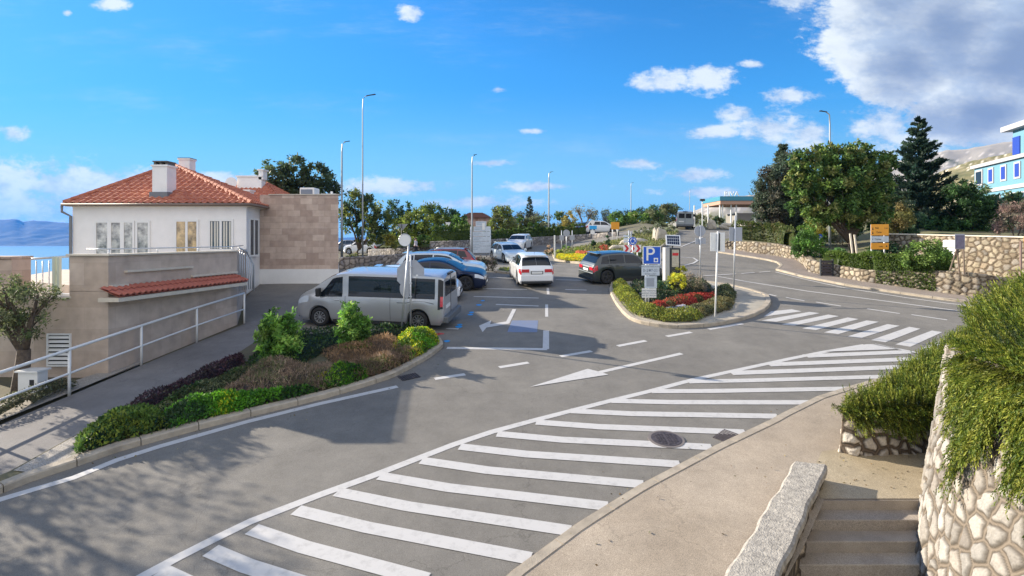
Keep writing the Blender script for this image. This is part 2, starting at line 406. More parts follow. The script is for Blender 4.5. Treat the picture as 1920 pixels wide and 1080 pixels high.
def cover(name, label, pxpoly, h, pal, n, leaf, cat='ground cover', dz=.1, up=.8, aspect=.45, poly=None, hfun=None, kind='stuff', soil=(.03, .025, .018), lump=.35, group=None):
    """dense low planting over a ground polygon"""
    if poly is None: poly = [P(*p)[:2] for p in pxpoly]
    xs = [p[0] for p in poly]; ys = [p[1] for p in poly]
    cx, cy = np.mean(xs), np.mean(ys)
    m = int(n*3); X = rng.uniform(min(xs), max(xs), m); Y = rng.uniform(min(ys), max(ys), m); k = in_poly(X, Y, poly); X, Y = X[k][:n], Y[k][:n]
    # distance to the border for a rounded shoulder
    def bd(X, Y):
        d = np.full(len(X), 1e9)
        for i in range(len(poly)):
            a = np.array(poly[i-1]); b = np.array(poly[i]); ab = b-a; L2 = (ab**2).sum()+1e-9
            t = np.clip(((X-a[0])*ab[0]+(Y-a[1])*ab[1])/L2, 0, 1)
            d = np.minimum(d, np.hypot(X-a[0]-t*ab[0], Y-a[1]-t*ab[1]))
        return d
    ph = rng.random(6)*6.28
    def hh(X, Y):
        w = (np.sin(X*3.1+ph[0]+np.sin(Y*2.3+ph[1]))+np.sin(Y*3.7+ph[2]+np.sin(X*2.9+ph[3]))+np.sin((X+Y)*6.3+ph[4])*.6)/2.6
        return h*(1+lump*w)*np.sqrt(np.clip(bd(X, Y)/(h*1.1), 0.03, 1))
    gz = G if hfun is None else hfun
    H_ = hh(X, Y); Z = gz(X, Y)+dz+H_*(1-.35*rng.random(len(X))**2)
    c0 = (float(cx), float(cy), float(gz(np.array([cx]), np.array([cy]))[0]))
    pts = np.stack([X-c0[0], Y-c0[1], Z-c0[2]], 1)
    cell = (np.floor(X*2.6).astype(int)*73856093 ^ np.floor(Y*2.6).astype(int)*19349663) % 997
    tone = 1+.22*np.sin(cell*12.9898)
    cols = np.clip(pick_cols(pal, cell+rng.integers(0, 2, len(X)), len(X), .22)*1.25*tone[:, None], .004, .8)
    V, F, C = leaf_arrays(pts, leaf, cols, up=up, aspect=aspect)
    # soil body under the leaves
    st = max(.12, (max(xs)-min(xs))/50)
    gx = np.arange(min(xs), max(xs)+st, st); gy = np.arange(min(ys), max(ys)+st, st)
    GX, GY = np.meshgrid(gx, gy); ins = in_poly(GX.ravel(), GY.ravel(), poly).reshape(GX.shape)
    hz = (gz(GX, GY)+dz*.6+hh(GX.ravel(), GY.ravel()).reshape(GX.shape)*.62)
    V2 = np.stack([GX.ravel()-c0[0], GY.ravel()-c0[1], hz.ravel()-c0[2]], 1)
    idx = np.arange(GX.size).reshape(GX.shape)
    ok = ins[:-1, :-1] & ins[1:, :-1] & ins[:-1, 1:] & ins[1:, 1:]
    F2 = np.stack([idx[:-1, :-1][ok], idx[:-1, 1:][ok], idx[1:, 1:][ok], idx[1:, :-1][ok]], 1)
    if len(F2):
        F = np.concatenate([F, F2+len(V)]); V = np.concatenate([V, V2]); C = np.concatenate([C, np.tile(np.array(pal[0])*.5+np.array(soil)*.5, (len(V2), 1))])
    o = npmesh(name, V, F, LEAF, loc=c0, cols=C)
    tag(o, label, cat, group, kind)
    return o
def bush(name, label, px, Y, bl, pal, n=2500, leaf=.1, cat='bush', group=None, base_py=None, clump=.35, nclump=22, aspect=.5, depth=1., fill=.55):
    return tree(name, label, cat, px, Y, bl, pal, n, leaf, .03, group, clump, nclump, True, fill, depth, base_py, aspect)

# rubble stone wall: real relief of stones, colour per stone
def voro(S, T, cell, seed, asp=1.0):
    r = np.random.default_rng(seed); K = 4096; jx = r.random(K); jy = r.random(K)
    a = S/(cell*asp); b = T/cell; i0 = np.floor(a).astype(int); j0 = np.floor(b).astype(int)
    f1 = np.full(S.shape, 1e9); f2 = f1.copy(); id1 = np.zeros(S.shape, int); c1x = f1.copy(); c1y = f1.copy()
    seeds = []
    for di in (-1, 0, 1):
        for dj in (-1, 0, 1):
            ii = i0+di; jj = j0+dj; h = (ii*7919+jj*104729+seed*31) % K
            cx = ii+.12+.76*jx[h]; cy = jj+.12+.76*jy[h]
            seeds.append((cx, cy, h))
    for cx, cy, h in seeds:
        d = np.hypot(a-cx, b-cy); m = d < f1
        f2 = np.where(m, f1, np.minimum(f2, d)); id1 = np.where(m, h, id1); c1x = np.where(m, cx, c1x); c1y = np.where(m, cy, c1y); f1 = np.minimum(f1, d)
    e = np.full(S.shape, 1e9)
    for cx, cy, h in seeds:
        vx = cx-c1x; vy = cy-c1y; L = np.hypot(vx, vy); ok = L > 1e-6
        dd = np.where(ok, ((cx+c1x)/2-a)*vx/np.maximum(L, 1e-6)+((cy+c1y)/2-b)*vy/np.maximum(L, 1e-6), 1e9)
        e = np.minimum(e, dd)
    return e*cell, id1
def rubble(name, path, cell=.3, res=.04, bulge=.03, seed=3, palette=None, mortar=(.24, .19, .13), loc=None, parent=None, gap=.022, cap=None, asp=1.15, rough_top=0.):
    """path: list of rows; each row = cross profile polyline [(x,y,z)...] from front foot over the top to the back foot"""
    palette = np.array(palette or [(.62, .52, .38), (.70, .62, .48), (.52, .42, .30), (.66, .56, .44), (.58, .52, .44)])
    rows = []
    P0 = [np.array(r, float) for r in path]
    # resample along
    cen = np.array([r[1] for r in P0]); L = np.concatenate([[0], np.cumsum(np.linalg.norm(np.diff(cen, axis=0), axis=1))])
    ns = max(2, int(L[-1]/res)); ss = np.linspace(0, L[-1], ns)
    prof = np.stack(P0)                                   # rows x k x 3
    pr = np.stack([[np.interp(ss, L, prof[:, k, c]) for c in range(3)] for k in range(prof.shape[1])])  # k,3,ns
    pr = pr.transpose(2, 0, 1)
    seg = np.linalg.norm(np.diff(pr.mean(0), axis=0), axis=1); segmax = np.linalg.norm(np.diff(pr, axis=1), axis=2).max(0)
    cols = [0]; tpar = []
    out = []; tt = []
    acc = 0
    for k in range(pr.shape[1]-1):
        m = max(2, int(segmax[k]/res)); w = np.linspace(0, 1, m, endpoint=(k == pr.shape[1]-2))
        ln = np.linalg.norm(pr[:, k+1]-pr[:, k], axis=1)
        for q in w: out.append(pr[:, k]*(1-q)+pr[:, k+1]*q); tt.append(acc+ln*q)
        acc = acc+ln
    Pm = np.stack(out, 1); T = np.stack(tt, 1); S = np.repeat(ss[:, None], Pm.shape[1], 1)
    wob = .26*cell; k_ = 1/cell
    S2 = S+wob*np.sin(T*k_*.9+1.7*np.sin(S*k_*.31+seed))+.035*cell*np.sin(S*k_*4.1+T*k_*5.3)+.015*cell*np.sin(T*k_*13+S*k_*7); T2 = T+wob*np.sin(S*k_*.8+1.9*np.sin(T*k_*.37))+.035*cell*np.sin(S*k_*5.1-T*k_*3.7)+.015*cell*np.sin(S*k_*12-T*k_*6)
    e, idn = voro(S2, T2, cell, seed, asp)
    du = np.gradient(Pm, axis=0); dv = np.gradient(Pm, axis=1); nrm = np.cross(du, dv); nrm /= np.linalg.norm(nrm, axis=2)[..., None]+1e-9
    st = np.clip((e-gap)/(gap*1.6), 0, 1); st = st*st*(3-2*st)
    hr = (np.sin(idn*12.9898)*43758.5453) % 1.0
    disp = bulge*st*(.6+.8*hr)+.15*bulge*np.sin(S*31+hr*20)*np.sin(T*27+hr*9)*st
    hs_ = hr*37
    disp = disp+bulge*st*.24*(np.sin(S*k_*6+hs_)*np.sin(T*k_*7+hs_*2)+.6*np.sin(S*k_*14+T*k_*5+hs_)*np.sin(T*k_*15-S*k_*6)+.4*np.sin(S*k_*31+hs_)*np.sin(T*k_*29+hs_))
    Pm = Pm+nrm*disp[..., None]*(-1 if seed < 0 else 1)
    h2 = (np.sin(idn*78.233)*9631.17) % 1.0
    c = palette[(idn % len(palette))]*(.72+.5*h2)[..., None]
    c = c*(1+.09*rng.normal(size=S.shape)+.10*np.sin(S*k_*3+hs_)*np.sin(T*k_*4+hs_*3)+.10*np.sin(S*.9+2)*np.sin(T*1.3+S*.4))[..., None]
    st2 = np.clip((e-gap*.2)/(gap*.8), 0, 1); joint = np.array(mortar)*.45+(np.array(mortar)*1.25-np.array(mortar)*.45)*(1-st2)[..., None]
    c = c*st[..., None]+joint*(1-st)[..., None]
    o = np.array(loc) if loc is not None else Pm.reshape(-1, 3)[0]*0+np.array([Pm[..., 0].mean(), Pm[..., 1].mean(), Pm[..., 2].min()])
    n, m = S.shape; idx = np.arange(n*m).reshape(n, m)
    F = np.stack([idx[:-1, :-1], idx[1:, :-1], idx[1:, 1:], idx[:-1, 1:]], -1).reshape(-1, 4)
    V = Pm.reshape(-1, 3)-o
    Fl = F
    ob = npmesh(name, V, Fl, STONE, parent, tuple(o), c.reshape(-1, 3), smooth=True)
    return ob
def off_path(pts, side, d):
    """offset polyline horizontally; side +1 = left of the travel direction"""
    out = []
    for i, p in enumerate(pts):
        a = np.array(pts[max(i-1, 0)][:2]); b = np.array(pts[min(i+1, len(pts)-1)][:2]); t = b-a; t /= np.linalg.norm(t)+1e-9
        out.append((p[0]-t[1]*d*side, p[1]+t[0]*d*side))
    return out
def wall_rows(base, tops, thick, side, batter=0., below=.3):
    """base [(x,y,z)], tops [z]; body lies on 'side' of the path"""
    o1 = off_path(base, side, batter); o2 = off_path(base, side, thick)
    rows = []
    for b, zt, a, c in zip(base, tops, o1, o2):
        rows.append([(b[0], b[1], b[2]-below), (a[0], a[1], zt), (c[0], c[1], zt), (c[0], c[1], b[2]-below)])
    return rows
def text(name, s, size, parent, loc, rot, ma, align='CENTER', ext=.002):
    cu = bpy.data.curves.new(name, 'FONT'); cu.body = s; cu.size = size; cu.align_x = align; cu.align_y = 'CENTER'; cu.extrude = ext
    cu.materials.append(ma)
    t = bpy.data.objects.new('lettering_source', cu)
    me = bpy.data.meshes.new_from_object(t); bpy.data.objects.remove(t)
    o = bpy.data.objects.new(name, me); COL.objects.link(o); o.parent = parent; o.location = loc; o.rotation_euler = rot
    return o
def disc(mb, c, r, th, n=24, axis='y', poly=None):
    """flat disc facing -y with thickness th"""
    pts = [(c[0]+r*math.cos(2*math.pi*k/n), c[2]+r*math.sin(2*math.pi*k/n)) for k in range(n)]
    mb.xprism(pts, c[1]-th/2, c[1]+th/2); return mb
# ================================================================ SETTING
def asphalt(name, c1, c2, speck=.35, crack=True):
    m = bpy.data.materials.new(name); m.use_nodes = True
    nt = m.node_tree; N = nt.nodes; L = nt.links; b = N['Principled BSDF']; b.inputs['Roughness'].default_value = .85
    b.inputs['Specular IOR Level'].default_value = .3
    tc = N.new('ShaderNodeTexCoord')
    def nz(s, d, r=.6):
        n = N.new('ShaderNodeTexNoise'); n.inputs['Scale'].default_value = s; n.inputs['Detail'].default_value = d; n.inputs['Roughness'].default_value = r
        L.new(tc.outputs['Object'], n.inputs['Vector']); return n.outputs['Fac']
    def mr(x, a, b_, c=0, d=1):
        n = N.new('ShaderNodeMapRange'); n.inputs[1].default_value = a; n.inputs[2].default_value = b_; n.inputs[3].default_value = c; n.inputs[4].default_value = d
        L.new(x, n.inputs[0]); return n.outputs[0]
    mx = N.new('ShaderNodeMix'); mx.data_type = 'RGBA'; mx.inputs[6].default_value = (*c1, 1); mx.inputs[7].default_value = (*c2, 1)
    L.new(mr(nz(.35, 8, .65), .35, .65), mx.inputs[0])
    m2 = N.new('ShaderNodeMix'); m2.data_type = 'RGBA'; m2.blend_type = 'MULTIPLY'; m2.inputs[0].default_value = 1
    L.new(mx.outputs[2], m2.inputs[6])
    sp = mr(nz(95, 2, .8), .3, .7, 1-speck, 1+speck); L.new(sp, m2.inputs[7])
    m3 = N.new('ShaderNodeMix'); m3.data_type = 'RGBA'; m3.blend_type = 'MULTIPLY'; m3.inputs[0].default_value = 1
    L.new(m2.outputs[2], m3.inputs[6])
    st = mr(nz(1.1, 12, .78), .25, .75, .74, 1.26); L.new(st, m3.inputs[7])
    last = m3.outputs[2]
    if crack:
        vo = N.new('ShaderNodeTexVoronoi'); vo.feature = 'DISTANCE_TO_EDGE'; vo.inputs['Scale'].default_value = .22
        wn = N.new('ShaderNodeTexNoise'); wn.inputs['Scale'].default_value = 1.3; wn.inputs['Detail'].default_value = 6
        L.new(tc.outputs['Object'], wn.inputs['Vector'])
        va = N.new('ShaderNodeVectorMath'); va.operation = 'MULTIPLY_ADD'; va.inputs[1].default_value = (1.3, 1.3, 1.3)
        L.new(wn.outputs['Color'], va.inputs[0]); L.new(tc.outputs['Object'], va.inputs[2]); L.new(va.outputs[0], vo.inputs['Vector'])
        cr = mr(vo.outputs['Distance'], 0, .0035, .72, 1)
        m4 = N.new('ShaderNodeMix'); m4.data_type = 'RGBA'; m4.blend_type = 'MULTIPLY'; m4.inputs[0].default_value = .8
        L.new(last, m4.inputs[6]); L.new(cr, m4.inputs[7]); last = m4.outputs[2]
    L.new(last, b.inputs['Base Color'])
    bp = N.new('ShaderNodeBump'); bp.inputs['Strength'].default_value = .35; bp.inputs['Distance'].default_value = .01
    L.new(nz(120, 2), bp.inputs['Height']); L.new(bp.outputs[0], b.inputs['Normal'])
    MATS[name] = m; return m
ASPH = asphalt('asphalt', (.156, .146, .129), (.189, .177, .155))
ASPH2 = asphalt('footway_asphalt', (.32, .262, .195), (.38, .318, .245), .5)
WALKM = asphalt('walkway_asphalt', (.16, .15, .145), (.20, .19, .18), .25)
LANDING = asphalt('landing_concrete', (.29, .235, .15), (.42, .355, .25), .5)
def paint_mat(name, col, wear=.35):
    m = mat(name, col, .6); nt = m.node_tree; N = nt.nodes; L = nt.links; b = N['Principled BSDF']
    tc = N.new('ShaderNodeTexCoord'); n = N.new('ShaderNodeTexNoise'); n.inputs['Scale'].default_value = 6; n.inputs['Detail'].default_value = 10; n.inputs['Roughness'].default_value = .75
    L.new(tc.outputs['Object'], n.inputs['Vector'])
    mr = N.new('ShaderNodeMapRange'); mr.inputs[1].default_value = .50; mr.inputs[2].default_value = .72; mr.inputs[4].default_value = wear
    L.new(n.outputs['Fac'], mr.inputs[0])
    mx = N.new('ShaderNodeMix'); mx.data_type = 'RGBA'; mx.inputs[6].default_value = (*col, 1); mx.inputs[7].default_value = (.2, .19, .175, 1)
    L.new(mr.outputs[0], mx.inputs[0]); L.new(mx.outputs[2], b.inputs['Base Color']); return m
PAINT = paint_mat('road_paint', (.50, .485, .46), .42); BLUEP = paint_mat('blue_road_paint', (.15, .185, .28), .95)
DOTB = paint_mat('blue_spray', (.02, .25, .60), .5); DOTR = paint_mat('red_spray', (.5, .05, .06), .5)
KERBM = mat('kerb_concrete', (.36, .31, .24), .9, var=.25, scale=3.5, bump=.4, bscale=60, detail=8)
SOIL = mat('soil', (.09, .07, .045), .95, col2=(.12, .12, .06), scale=.6, bump=.5, bscale=8)
GRAVEL = mat('gravel', (.34, .31, .27), .9, var=.5, scale=45, bump=1, bscale=50)
def drape(name, poly, ma, dz, step=1.0, kind='structure', hf=G, grid=True):
    bm = bmesh.new(); vs = [bm.verts.new((x, y, 0)) for x, y in poly]; f = bm.faces.new(vs)
    bm.normal_update()
    if f.normal.z < 0: f.normal_flip()
    if grid:
        xs = [p[0] for p in poly]; ys = [p[1] for p in poly]
        for ax, lo, hi in ((0, min(xs), max(xs)), (1, max(min(ys), 27), max(ys))):
            k = math.ceil(lo/step)
            while k*step < hi:
                co = [0, 0, 0]; no = [0, 0, 0]; co[ax] = k*step; no[ax] = 1
                bmesh.ops.bisect_plane(bm, geom=bm.verts[:]+bm.edges[:]+bm.faces[:], plane_co=co, plane_no=no); k += 1
    for v in bm.verts: v.co.z = float(hf(v.co.x, v.co.y))+dz
    bmesh.ops.triangulate(bm, faces=[f for f in bm.faces if len(f.verts) > 4])
    me = bpy.data.meshes.new(name); bm.to_mesh(me); bm.free(); me.materials.append(ma)
    o = bpy.data.objects.new(name, me); COL.objects.link(o); o['kind'] = kind; return o
def xy(pts): return [P(*p)[:2] for p in pts]

def ground_z(X, Y):
    Z = G(X, Y)-.10
    stair = ((X > 2.9+(Y-6.8)*.9) & (Y < 9.0) & (X < 30) & (Y > -20)) | ((X > 3.9) & (Y < 6.5) & (Y > -20) & (X < 30))
    Z = np.where(stair, Z-4.5, Z)
    return Z
xs = np.concatenate([-np.geomspace(1500, 40, 24), np.arange(-38, 40, 1.0), np.geomspace(41, 1600, 26)])
ys = np.concatenate([[-60, -30, -15], np.arange(-10, 70, 1.0), np.geomspace(71, 2600, 40)])
XX, YY = np.meshgrid(xs, ys); ZZ = ground_z(XX, YY)
idx = np.arange(XX.size).reshape(XX.shape)
F = np.stack([idx[:-1, :-1], idx[:-1, 1:], idx[1:, 1:], idx[1:, :-1]], -1).reshape(-1, 4)
tag(npmesh('ground', np.stack([XX, YY, ZZ], -1).reshape(-1, 3), F, SOIL), kind='structure')
# sea
mb = MB(); mb.add([(-12000, -3000, -54.8), (10000, -3000, -54.8), (10000, 9200, -54.8), (-12000, 9200, -54.8)], [(0, 1, 2, 3)])
SEA = mat('sea_water', (.12, .27, .36), .35, bump=.8, bscale=.12)
tag(mb.build('sea', SEA), kind='structure')
# hills
def ridge(name, crest, Y, depth, base_z, rough, pal, seed, cell=18., rockline=.55, n=160):
    r = np.random.default_rng(seed); px = np.linspace(crest[0][0], crest[-1][0], n)
    py = np.interp(px, [c[0] for c in crest], [c[1] for c in crest])
    X = (px-960)/1000*Y; H = CAMZ+(450-py)/1000*Y-base_z
    m = 44; T = np.linspace(0, 1, m)
    def fbm(a, b):
        z = np.zeros(a.shape)
        for k in range(6):
            f = 2**k; p = r.random(4)*6.28
            z += np.sin(a*f*.9+p[0]+1.7*np.sin(b*f*.7+p[1]))*np.sin(b*f*1.1+p[2]+1.3*np.sin(a*f*.8+p[3]))/f**.85
        return z
    XX = np.repeat(X[None], m, 0); TT = np.repeat(T[:, None], n, 1)
    YYm = Y-depth*(1-TT)
    XX = XX*(YYm/Y)
    nz = fbm(XX/(rough*6), YYm/(rough*6))
    ZZ = base_z+H[None]*(TT**1.15)+nz*rough*.30*np.sin(np.pi*np.clip(TT, 0, 1))**.6+fbm(XX/rough*1.3, YYm/rough*1.3)*rough*.05
    # back side drops
    XX = np.vstack([XX, XX[-1:]*1.05]); YYm = np.vstack([YYm, YYm[-1:]*1.05]); ZZ = np.vstack([ZZ, ZZ[-1:]*.3+base_z*.7]); TT = np.vstack([TT, TT[-1:]])
    k = fbm(XX/cell, YYm/cell*.6)+.6*fbm(XX/cell*3, YYm/cell*2)
    pal = np.array(pal); w = np.clip(.5+.5*k, 0, 1)[..., None]
    c = pal[0]*(1-w)+pal[1]*w
    rk = (np.clip((TT-rockline)*3+.8*k, 0, 1))[..., None]
    c = c*(1-rk*.75)+pal[2]*rk*.75
    b = (fbm(XX/cell*5, YYm/cell*5) > .95)[..., None]; c = np.where(b, pal[3], c)
    V = np.stack([XX, YYm, ZZ], -1).reshape(-1, 3); M_, N_ = XX.shape; idx = np.arange(M_*N_).reshape(M_, N_)
    F = np.stack([idx[:-1, :-1], idx[:-1, 1:], idx[1:, 1:], idx[1:, :-1]], -1).reshape(-1, 4)
    return tag(npmesh(name, V, F, HILL, cols=c.reshape(-1, 3), smooth=False), kind='structure')
ridge('island_hills', [(-900, 440), (-600, 428), (-300, 420), (-120, 408), (-40, 411), (0, 412), (30, 410), (42, 416), (62, 413), (100, 416), (130, 418), (200, 421), (330, 426), (480, 440), (540, 456), (600, 462)],
      6000, 700, -60, 60, [(.02, .035, .03), (.035, .05, .04), (.06, .07, .07), (.06, .07, .07)], 2, 160)
ridge('distant_coast', [(-1400, 452), (400, 452), (560, 448), (700, 444), (860, 446), (1000, 443), (1150, 440), (1300, 436), (1500, 430), (2000, 420)], 8800, 500, -60, 40, [(.03, .045, .04), (.05, .06, .05), (.08, .09, .09), (.08, .09, .09)], 3, 200)
ridge('far_mountain', [(1180, 440), (1260, 420), (1300, 400), (1330, 388), (1366, 374), (1420, 366), (1500, 345), (1650, 312), (1700, 296), (1745, 288), (1775, 281), (1800, 279), (1850, 271), (1900, 265), (2000, 255), (2300, 225), (2700, 210)],
      1500, 900, -20, 55, [(.10, .11, .05), (.24, .21, .11), (.36, .33, .30), (.55, .5, .44)], 5, 40, .35, 320)
ridge('near_hillside', [(1560, 420), (1640, 392), (1700, 362), (1745, 330), (1780, 316), (1812, 306), (1850, 296), (1900, 284), (2000, 262), (2300, 240), (2700, 230)],
      420, 200, 8, 16, [(.13, .13, .05), (.30, .25, .13), (.40, .34, .24), (.72, .64, .50)], 9, 7, .9, 260)

# ---------------------------------------------------------------- roads, footways
KER = [(620, 1410), (700, 1330), (830, 1200), (960, 1078), (1079, 990), (1148, 946.6), (1199, 915), (1340, 841), (1446, 791), (1467, 779), (1533, 747), (1603, 725), (1678, 703.5), (1760, 676), (1850, 650), (2000, 620)]
road_px = KER+[(2300, 590), (2300, 578), (1914, 567), (1779, 556), (1698, 543), (1617, 532), (1562, 522), (1517, 513), (1497, 495), (1450, 484), (1378, 472), (1400, 446), (1445, 432), (1277, 431),
          (1150, 436), (1100, 441), (1050, 446), (960, 456), (850, 476), (770, 489), (690, 499), (640, 503), (560, 531), (487, 533), (462, 556), (456, 608), (369, 643), (265, 686), (130, 743), (0, 800), (-200, 885), (-500, 1010), (-500, 1500), (400, 1500)]
drape('road', xy(road_px), ASPH, 0.0, 1.0)
# walkway beside the railing
wk = [(458, 610), (369, 643), (265, 686), (130, 743), (0, 798), (-200, 883), (-450, 1000), (-450, 1085), (-60, 925), (18, 893), (150, 819), (240, 768), (340, 724), (445, 668), (500, 640), (560, 612), (545, 600), (500, 590)]
drape('walkway', xy(wk), WALKM, 0.012, 1.0, grid=False)
def strip_pts(pts3, w):
    pts = [Vector(p) for p in pts3]; L_, R_ = [], []
    for i, p in enumerate(pts):
        d = pts[min(i+1, len(pts)-1)]-pts[max(i-1, 0)]; d.z = 0; d.normalize(); n = Vector((-d.y, d.x, 0))*w/2
        L_.append(p+n); R_.append(p-n)
    return L_, R_
def strip(mb, px, w, dz=.005, closed=False, step=None, raw=None):
    pts = raw if raw is not None else [P(*p) for p in px]
    q = [pts[0]]
    for a, b in zip(pts[:-1], pts[1:]):
        n = max(1, int(math.dist(a[:2], b[:2])/1.0)) if max(a[1], b[1]) > 27 else 1
        for k in range(1, n+1): q.append(tuple(a[i]+(b[i]-a[i])*k/n for i in range(3)))
    L_, R_ = strip_pts(q, w); o = len(mb.v)
    for a in L_+R_: mb.v.append((a.x, a.y, g(a.x, a.y)+(dz if a.y < 28 else dz+.015)))
    n = len(q)
    for i in range(n-1): mb.f.append((o+i, o+n+i, o+n+i+1, o+i+1)); mb.m.append(mb.mi)
def patch(mb, px, dz=.006):
    o = len(mb.v); pts = [P(*p) for p in px]
    ar = sum(pts[i-1][0]*pts[i][1]-pts[i][0]*pts[i-1][1] for i in range(len(pts)))
    if ar < 0: pts = pts[::-1]
    mb.v += [(x, y, g(x, y)+(dz if y < 28 else dz+.015)) for x, y, _ in pts]; mb.f.append(tuple(range(o, o+len(pts)))); mb.m.append(mb.mi)
ST = 'structure'
mb = MB()
hl = [(180, 1130), (270, 1080), (335, 1045), (400, 1012), (470, 978), (600, 928), (700, 892), (850, 834), (922, 810), (1003, 788), (1147, 751), (1213, 735), (1300, 712), (1480, 673), (1545, 660), (1622, 647)]
strip(mb, hl, .17)
stripes = [((300, 1072), (520, 1160)), ((395, 1033), (620, 1112)), ((472, 993), (800, 1088)), ((555, 957), (995, 1048)), ((632, 923), (1070, 996)), ((712, 893), (1140, 950)), ((790, 864), (1207, 909)), ((862, 838), (1275, 871)),
           ((932, 814), (1335, 839)), ((1005, 792), (1398, 811)), ((1070, 771), (1460, 781)), ((1145, 752), (1530, 755)), ((1220, 734), (1600, 729)), ((1290, 716), (1677, 706)), ((1370, 700), (1705, 688)), ((1440, 684), (1725, 673)), ((1510, 668), (1705, 660))]
for a, b in stripes:
    if a[1] > 712: m1 = (a[0]*.7+b[0]*.3, a[1]*.7+b[1]*.3+min(5, (b[1]-a[1])*.08+1.5)); strip(mb, [a, m1, b], .25, .009)
    else: strip(mb, [a, b], .3, .009)
patch(mb, [(1545, 660), (1625, 646), (1648, 646), (1690, 655)], .013)
strip(mb, [(1640, 646), (1690, 656), (1745, 667)], .14, .013)
tag(mb.build('hatched_marking', PAINT), kind=ST)
mb = MB(); strip(mb, [(-90, 975), (0, 937), (138, 896), (219, 863), (300, 837), (463, 791), (600, 757), (745, 725)], .17)
tag(mb.build('edge_line', PAINT), kind=ST)
mb = MB()
for a, b in (((1296, 623), (1250, 631)), ((1211, 639), (1158, 649)), ((1109, 658.5), (1051, 668.5)), ((991, 680), (936, 689)), ((872, 702), (815, 710.6)), ((1329, 617.5), (1392, 607))):
    strip(mb, [a, b], .17)
tag(mb.build('give_way_dashes', PAINT), kind=ST)
mb = MB(); strip(mb, [(1278, 663), (1125, 698)], .16); patch(mb, [(994, 726), (1102, 692), (1120, 696.5), (1141, 703)], .011)
patch(mb, [(968, 580), (961, 580), (949, 603), (919, 608), (921, 601), (898, 611), (905, 623), (912, 614.5), (955, 607)], .006)
tag(mb.build('direction_arrows', PAINT), kind=ST)
mb = MB(); strip(mb, [(838, 652.5), (1026, 655)], .2); strip(mb, [(1023.5, 655), (1024, 620)], .2, .008); strip(mb, [(837, 616), (860, 617)], .12)
for a, b in (((1025, 571), (1025, 594)), ((1027, 540), (1028, 552)), ((905, 520), (972, 523)), ((1042, 525), (1096, 526)), ((905, 541), (988, 543)), ((1060, 543), (1100, 544)), ((888, 556), (1010, 559)), ((926, 503), (968, 505)), ((930, 571), (1010, 574))):
    strip(mb, [a, b], .12)
tag(mb.build('parking_lines', PAINT), kind=ST)
mb = MB(); patch(mb, [(960, 601), (1009, 601), (1007, 623), (951, 623)], .004); tag(mb.build('blue_bay_marking', BLUEP), kind=ST)
mb = MB()
for (px, py, r) in ((838, 640, .10), (860, 613, .13), (882, 590, .11), (884, 586, .1), (898, 572, .12), (905, 564, .09), (862, 609, .1)):
    c = P(px, py); mb.add([(c[0]+r*(1+.3*math.sin(k*2.3))*math.cos(k*.785), c[1]+r*math.sin(k*.785)*1.2, g(c[0], c[1]+r*math.sin(k*.785)*1.2)+.006) for k in range(8)], [tuple(range(8))])
tag(mb.build('blue_spray_marks', DOTB), kind=ST)
mb = MB()
for (px, py, r) in ((818, 627, .12), (826, 626, .1)):
    c = P(px, py); mb.add([(c[0]+r*1.3*math.cos(k*.785), c[1]+r*math.sin(k*.785), g(c[0], c[1]+r*math.sin(k*.785))+.006) for k in range(8)], [tuple(range(8))])
tag(mb.build('red_spray_marks', DOTR), kind=ST)
mb = MB()
for q in ([(1446, 584), (1484, 580), (1503, 584), (1432, 593.6)], [(1428, 601), (1455.5, 603.6), (1537, 587.4), (1518, 585)], [(1465, 608.5), (1489, 610.7), (1573, 593), (1553, 590)],
          [(1504, 616), (1530, 619), (1610, 598.5), (1589.6, 595.5)], [(1545, 623.4), (1572, 626.7), (1648, 603.6), (1625, 601)], [(1589, 631), (1615, 634), (1687, 611), (1664, 608)],
          [(1633, 638), (1660, 642), (1726, 616.6), (1705, 613)], [(1679, 646), (1707, 650.5), (1767, 623), (1747, 620)], [(1725, 655), (1752, 659), (1812, 630), (1790, 627)]):
    patch(mb, q)
tag(mb.build('zebra_crossing', PAINT), kind=ST)
mb = MB()
strip(mb, [(1454, 510.5), (1508, 524), (1590, 541), (1698, 558), (1779, 569), (1841, 576), (2000, 590)], .13)
strip(mb, [(1346, 519), (1400, 528), (1514, 546), (1644, 562.5), (1806, 584), (1900, 597)], .13)
strip(mb, [(1317, 518), (1350, 516), (1380, 514)], .13); strip(mb, [(1390, 513.5), (1415, 511.5)], .13); strip(mb, [(1424, 511), (1444, 509.6)], .13)
for a, b in (((1442, 552), (1455, 555)), ((1474, 558), (1508, 564)), ((1530, 566.5), (1577, 574)), ((1626, 579), (1687, 588)), ((1709, 590), (1776, 600))): strip(mb, [a, b], .12)
strip(mb, [(1277, 463), (1302, 453), (1318, 445)], .13); strip(mb, [(1271, 482), (1300, 484), (1308, 489), (1300, 494), (1283, 498)], .14)
tag(mb.build('lane_lines', PAINT), kind=ST)

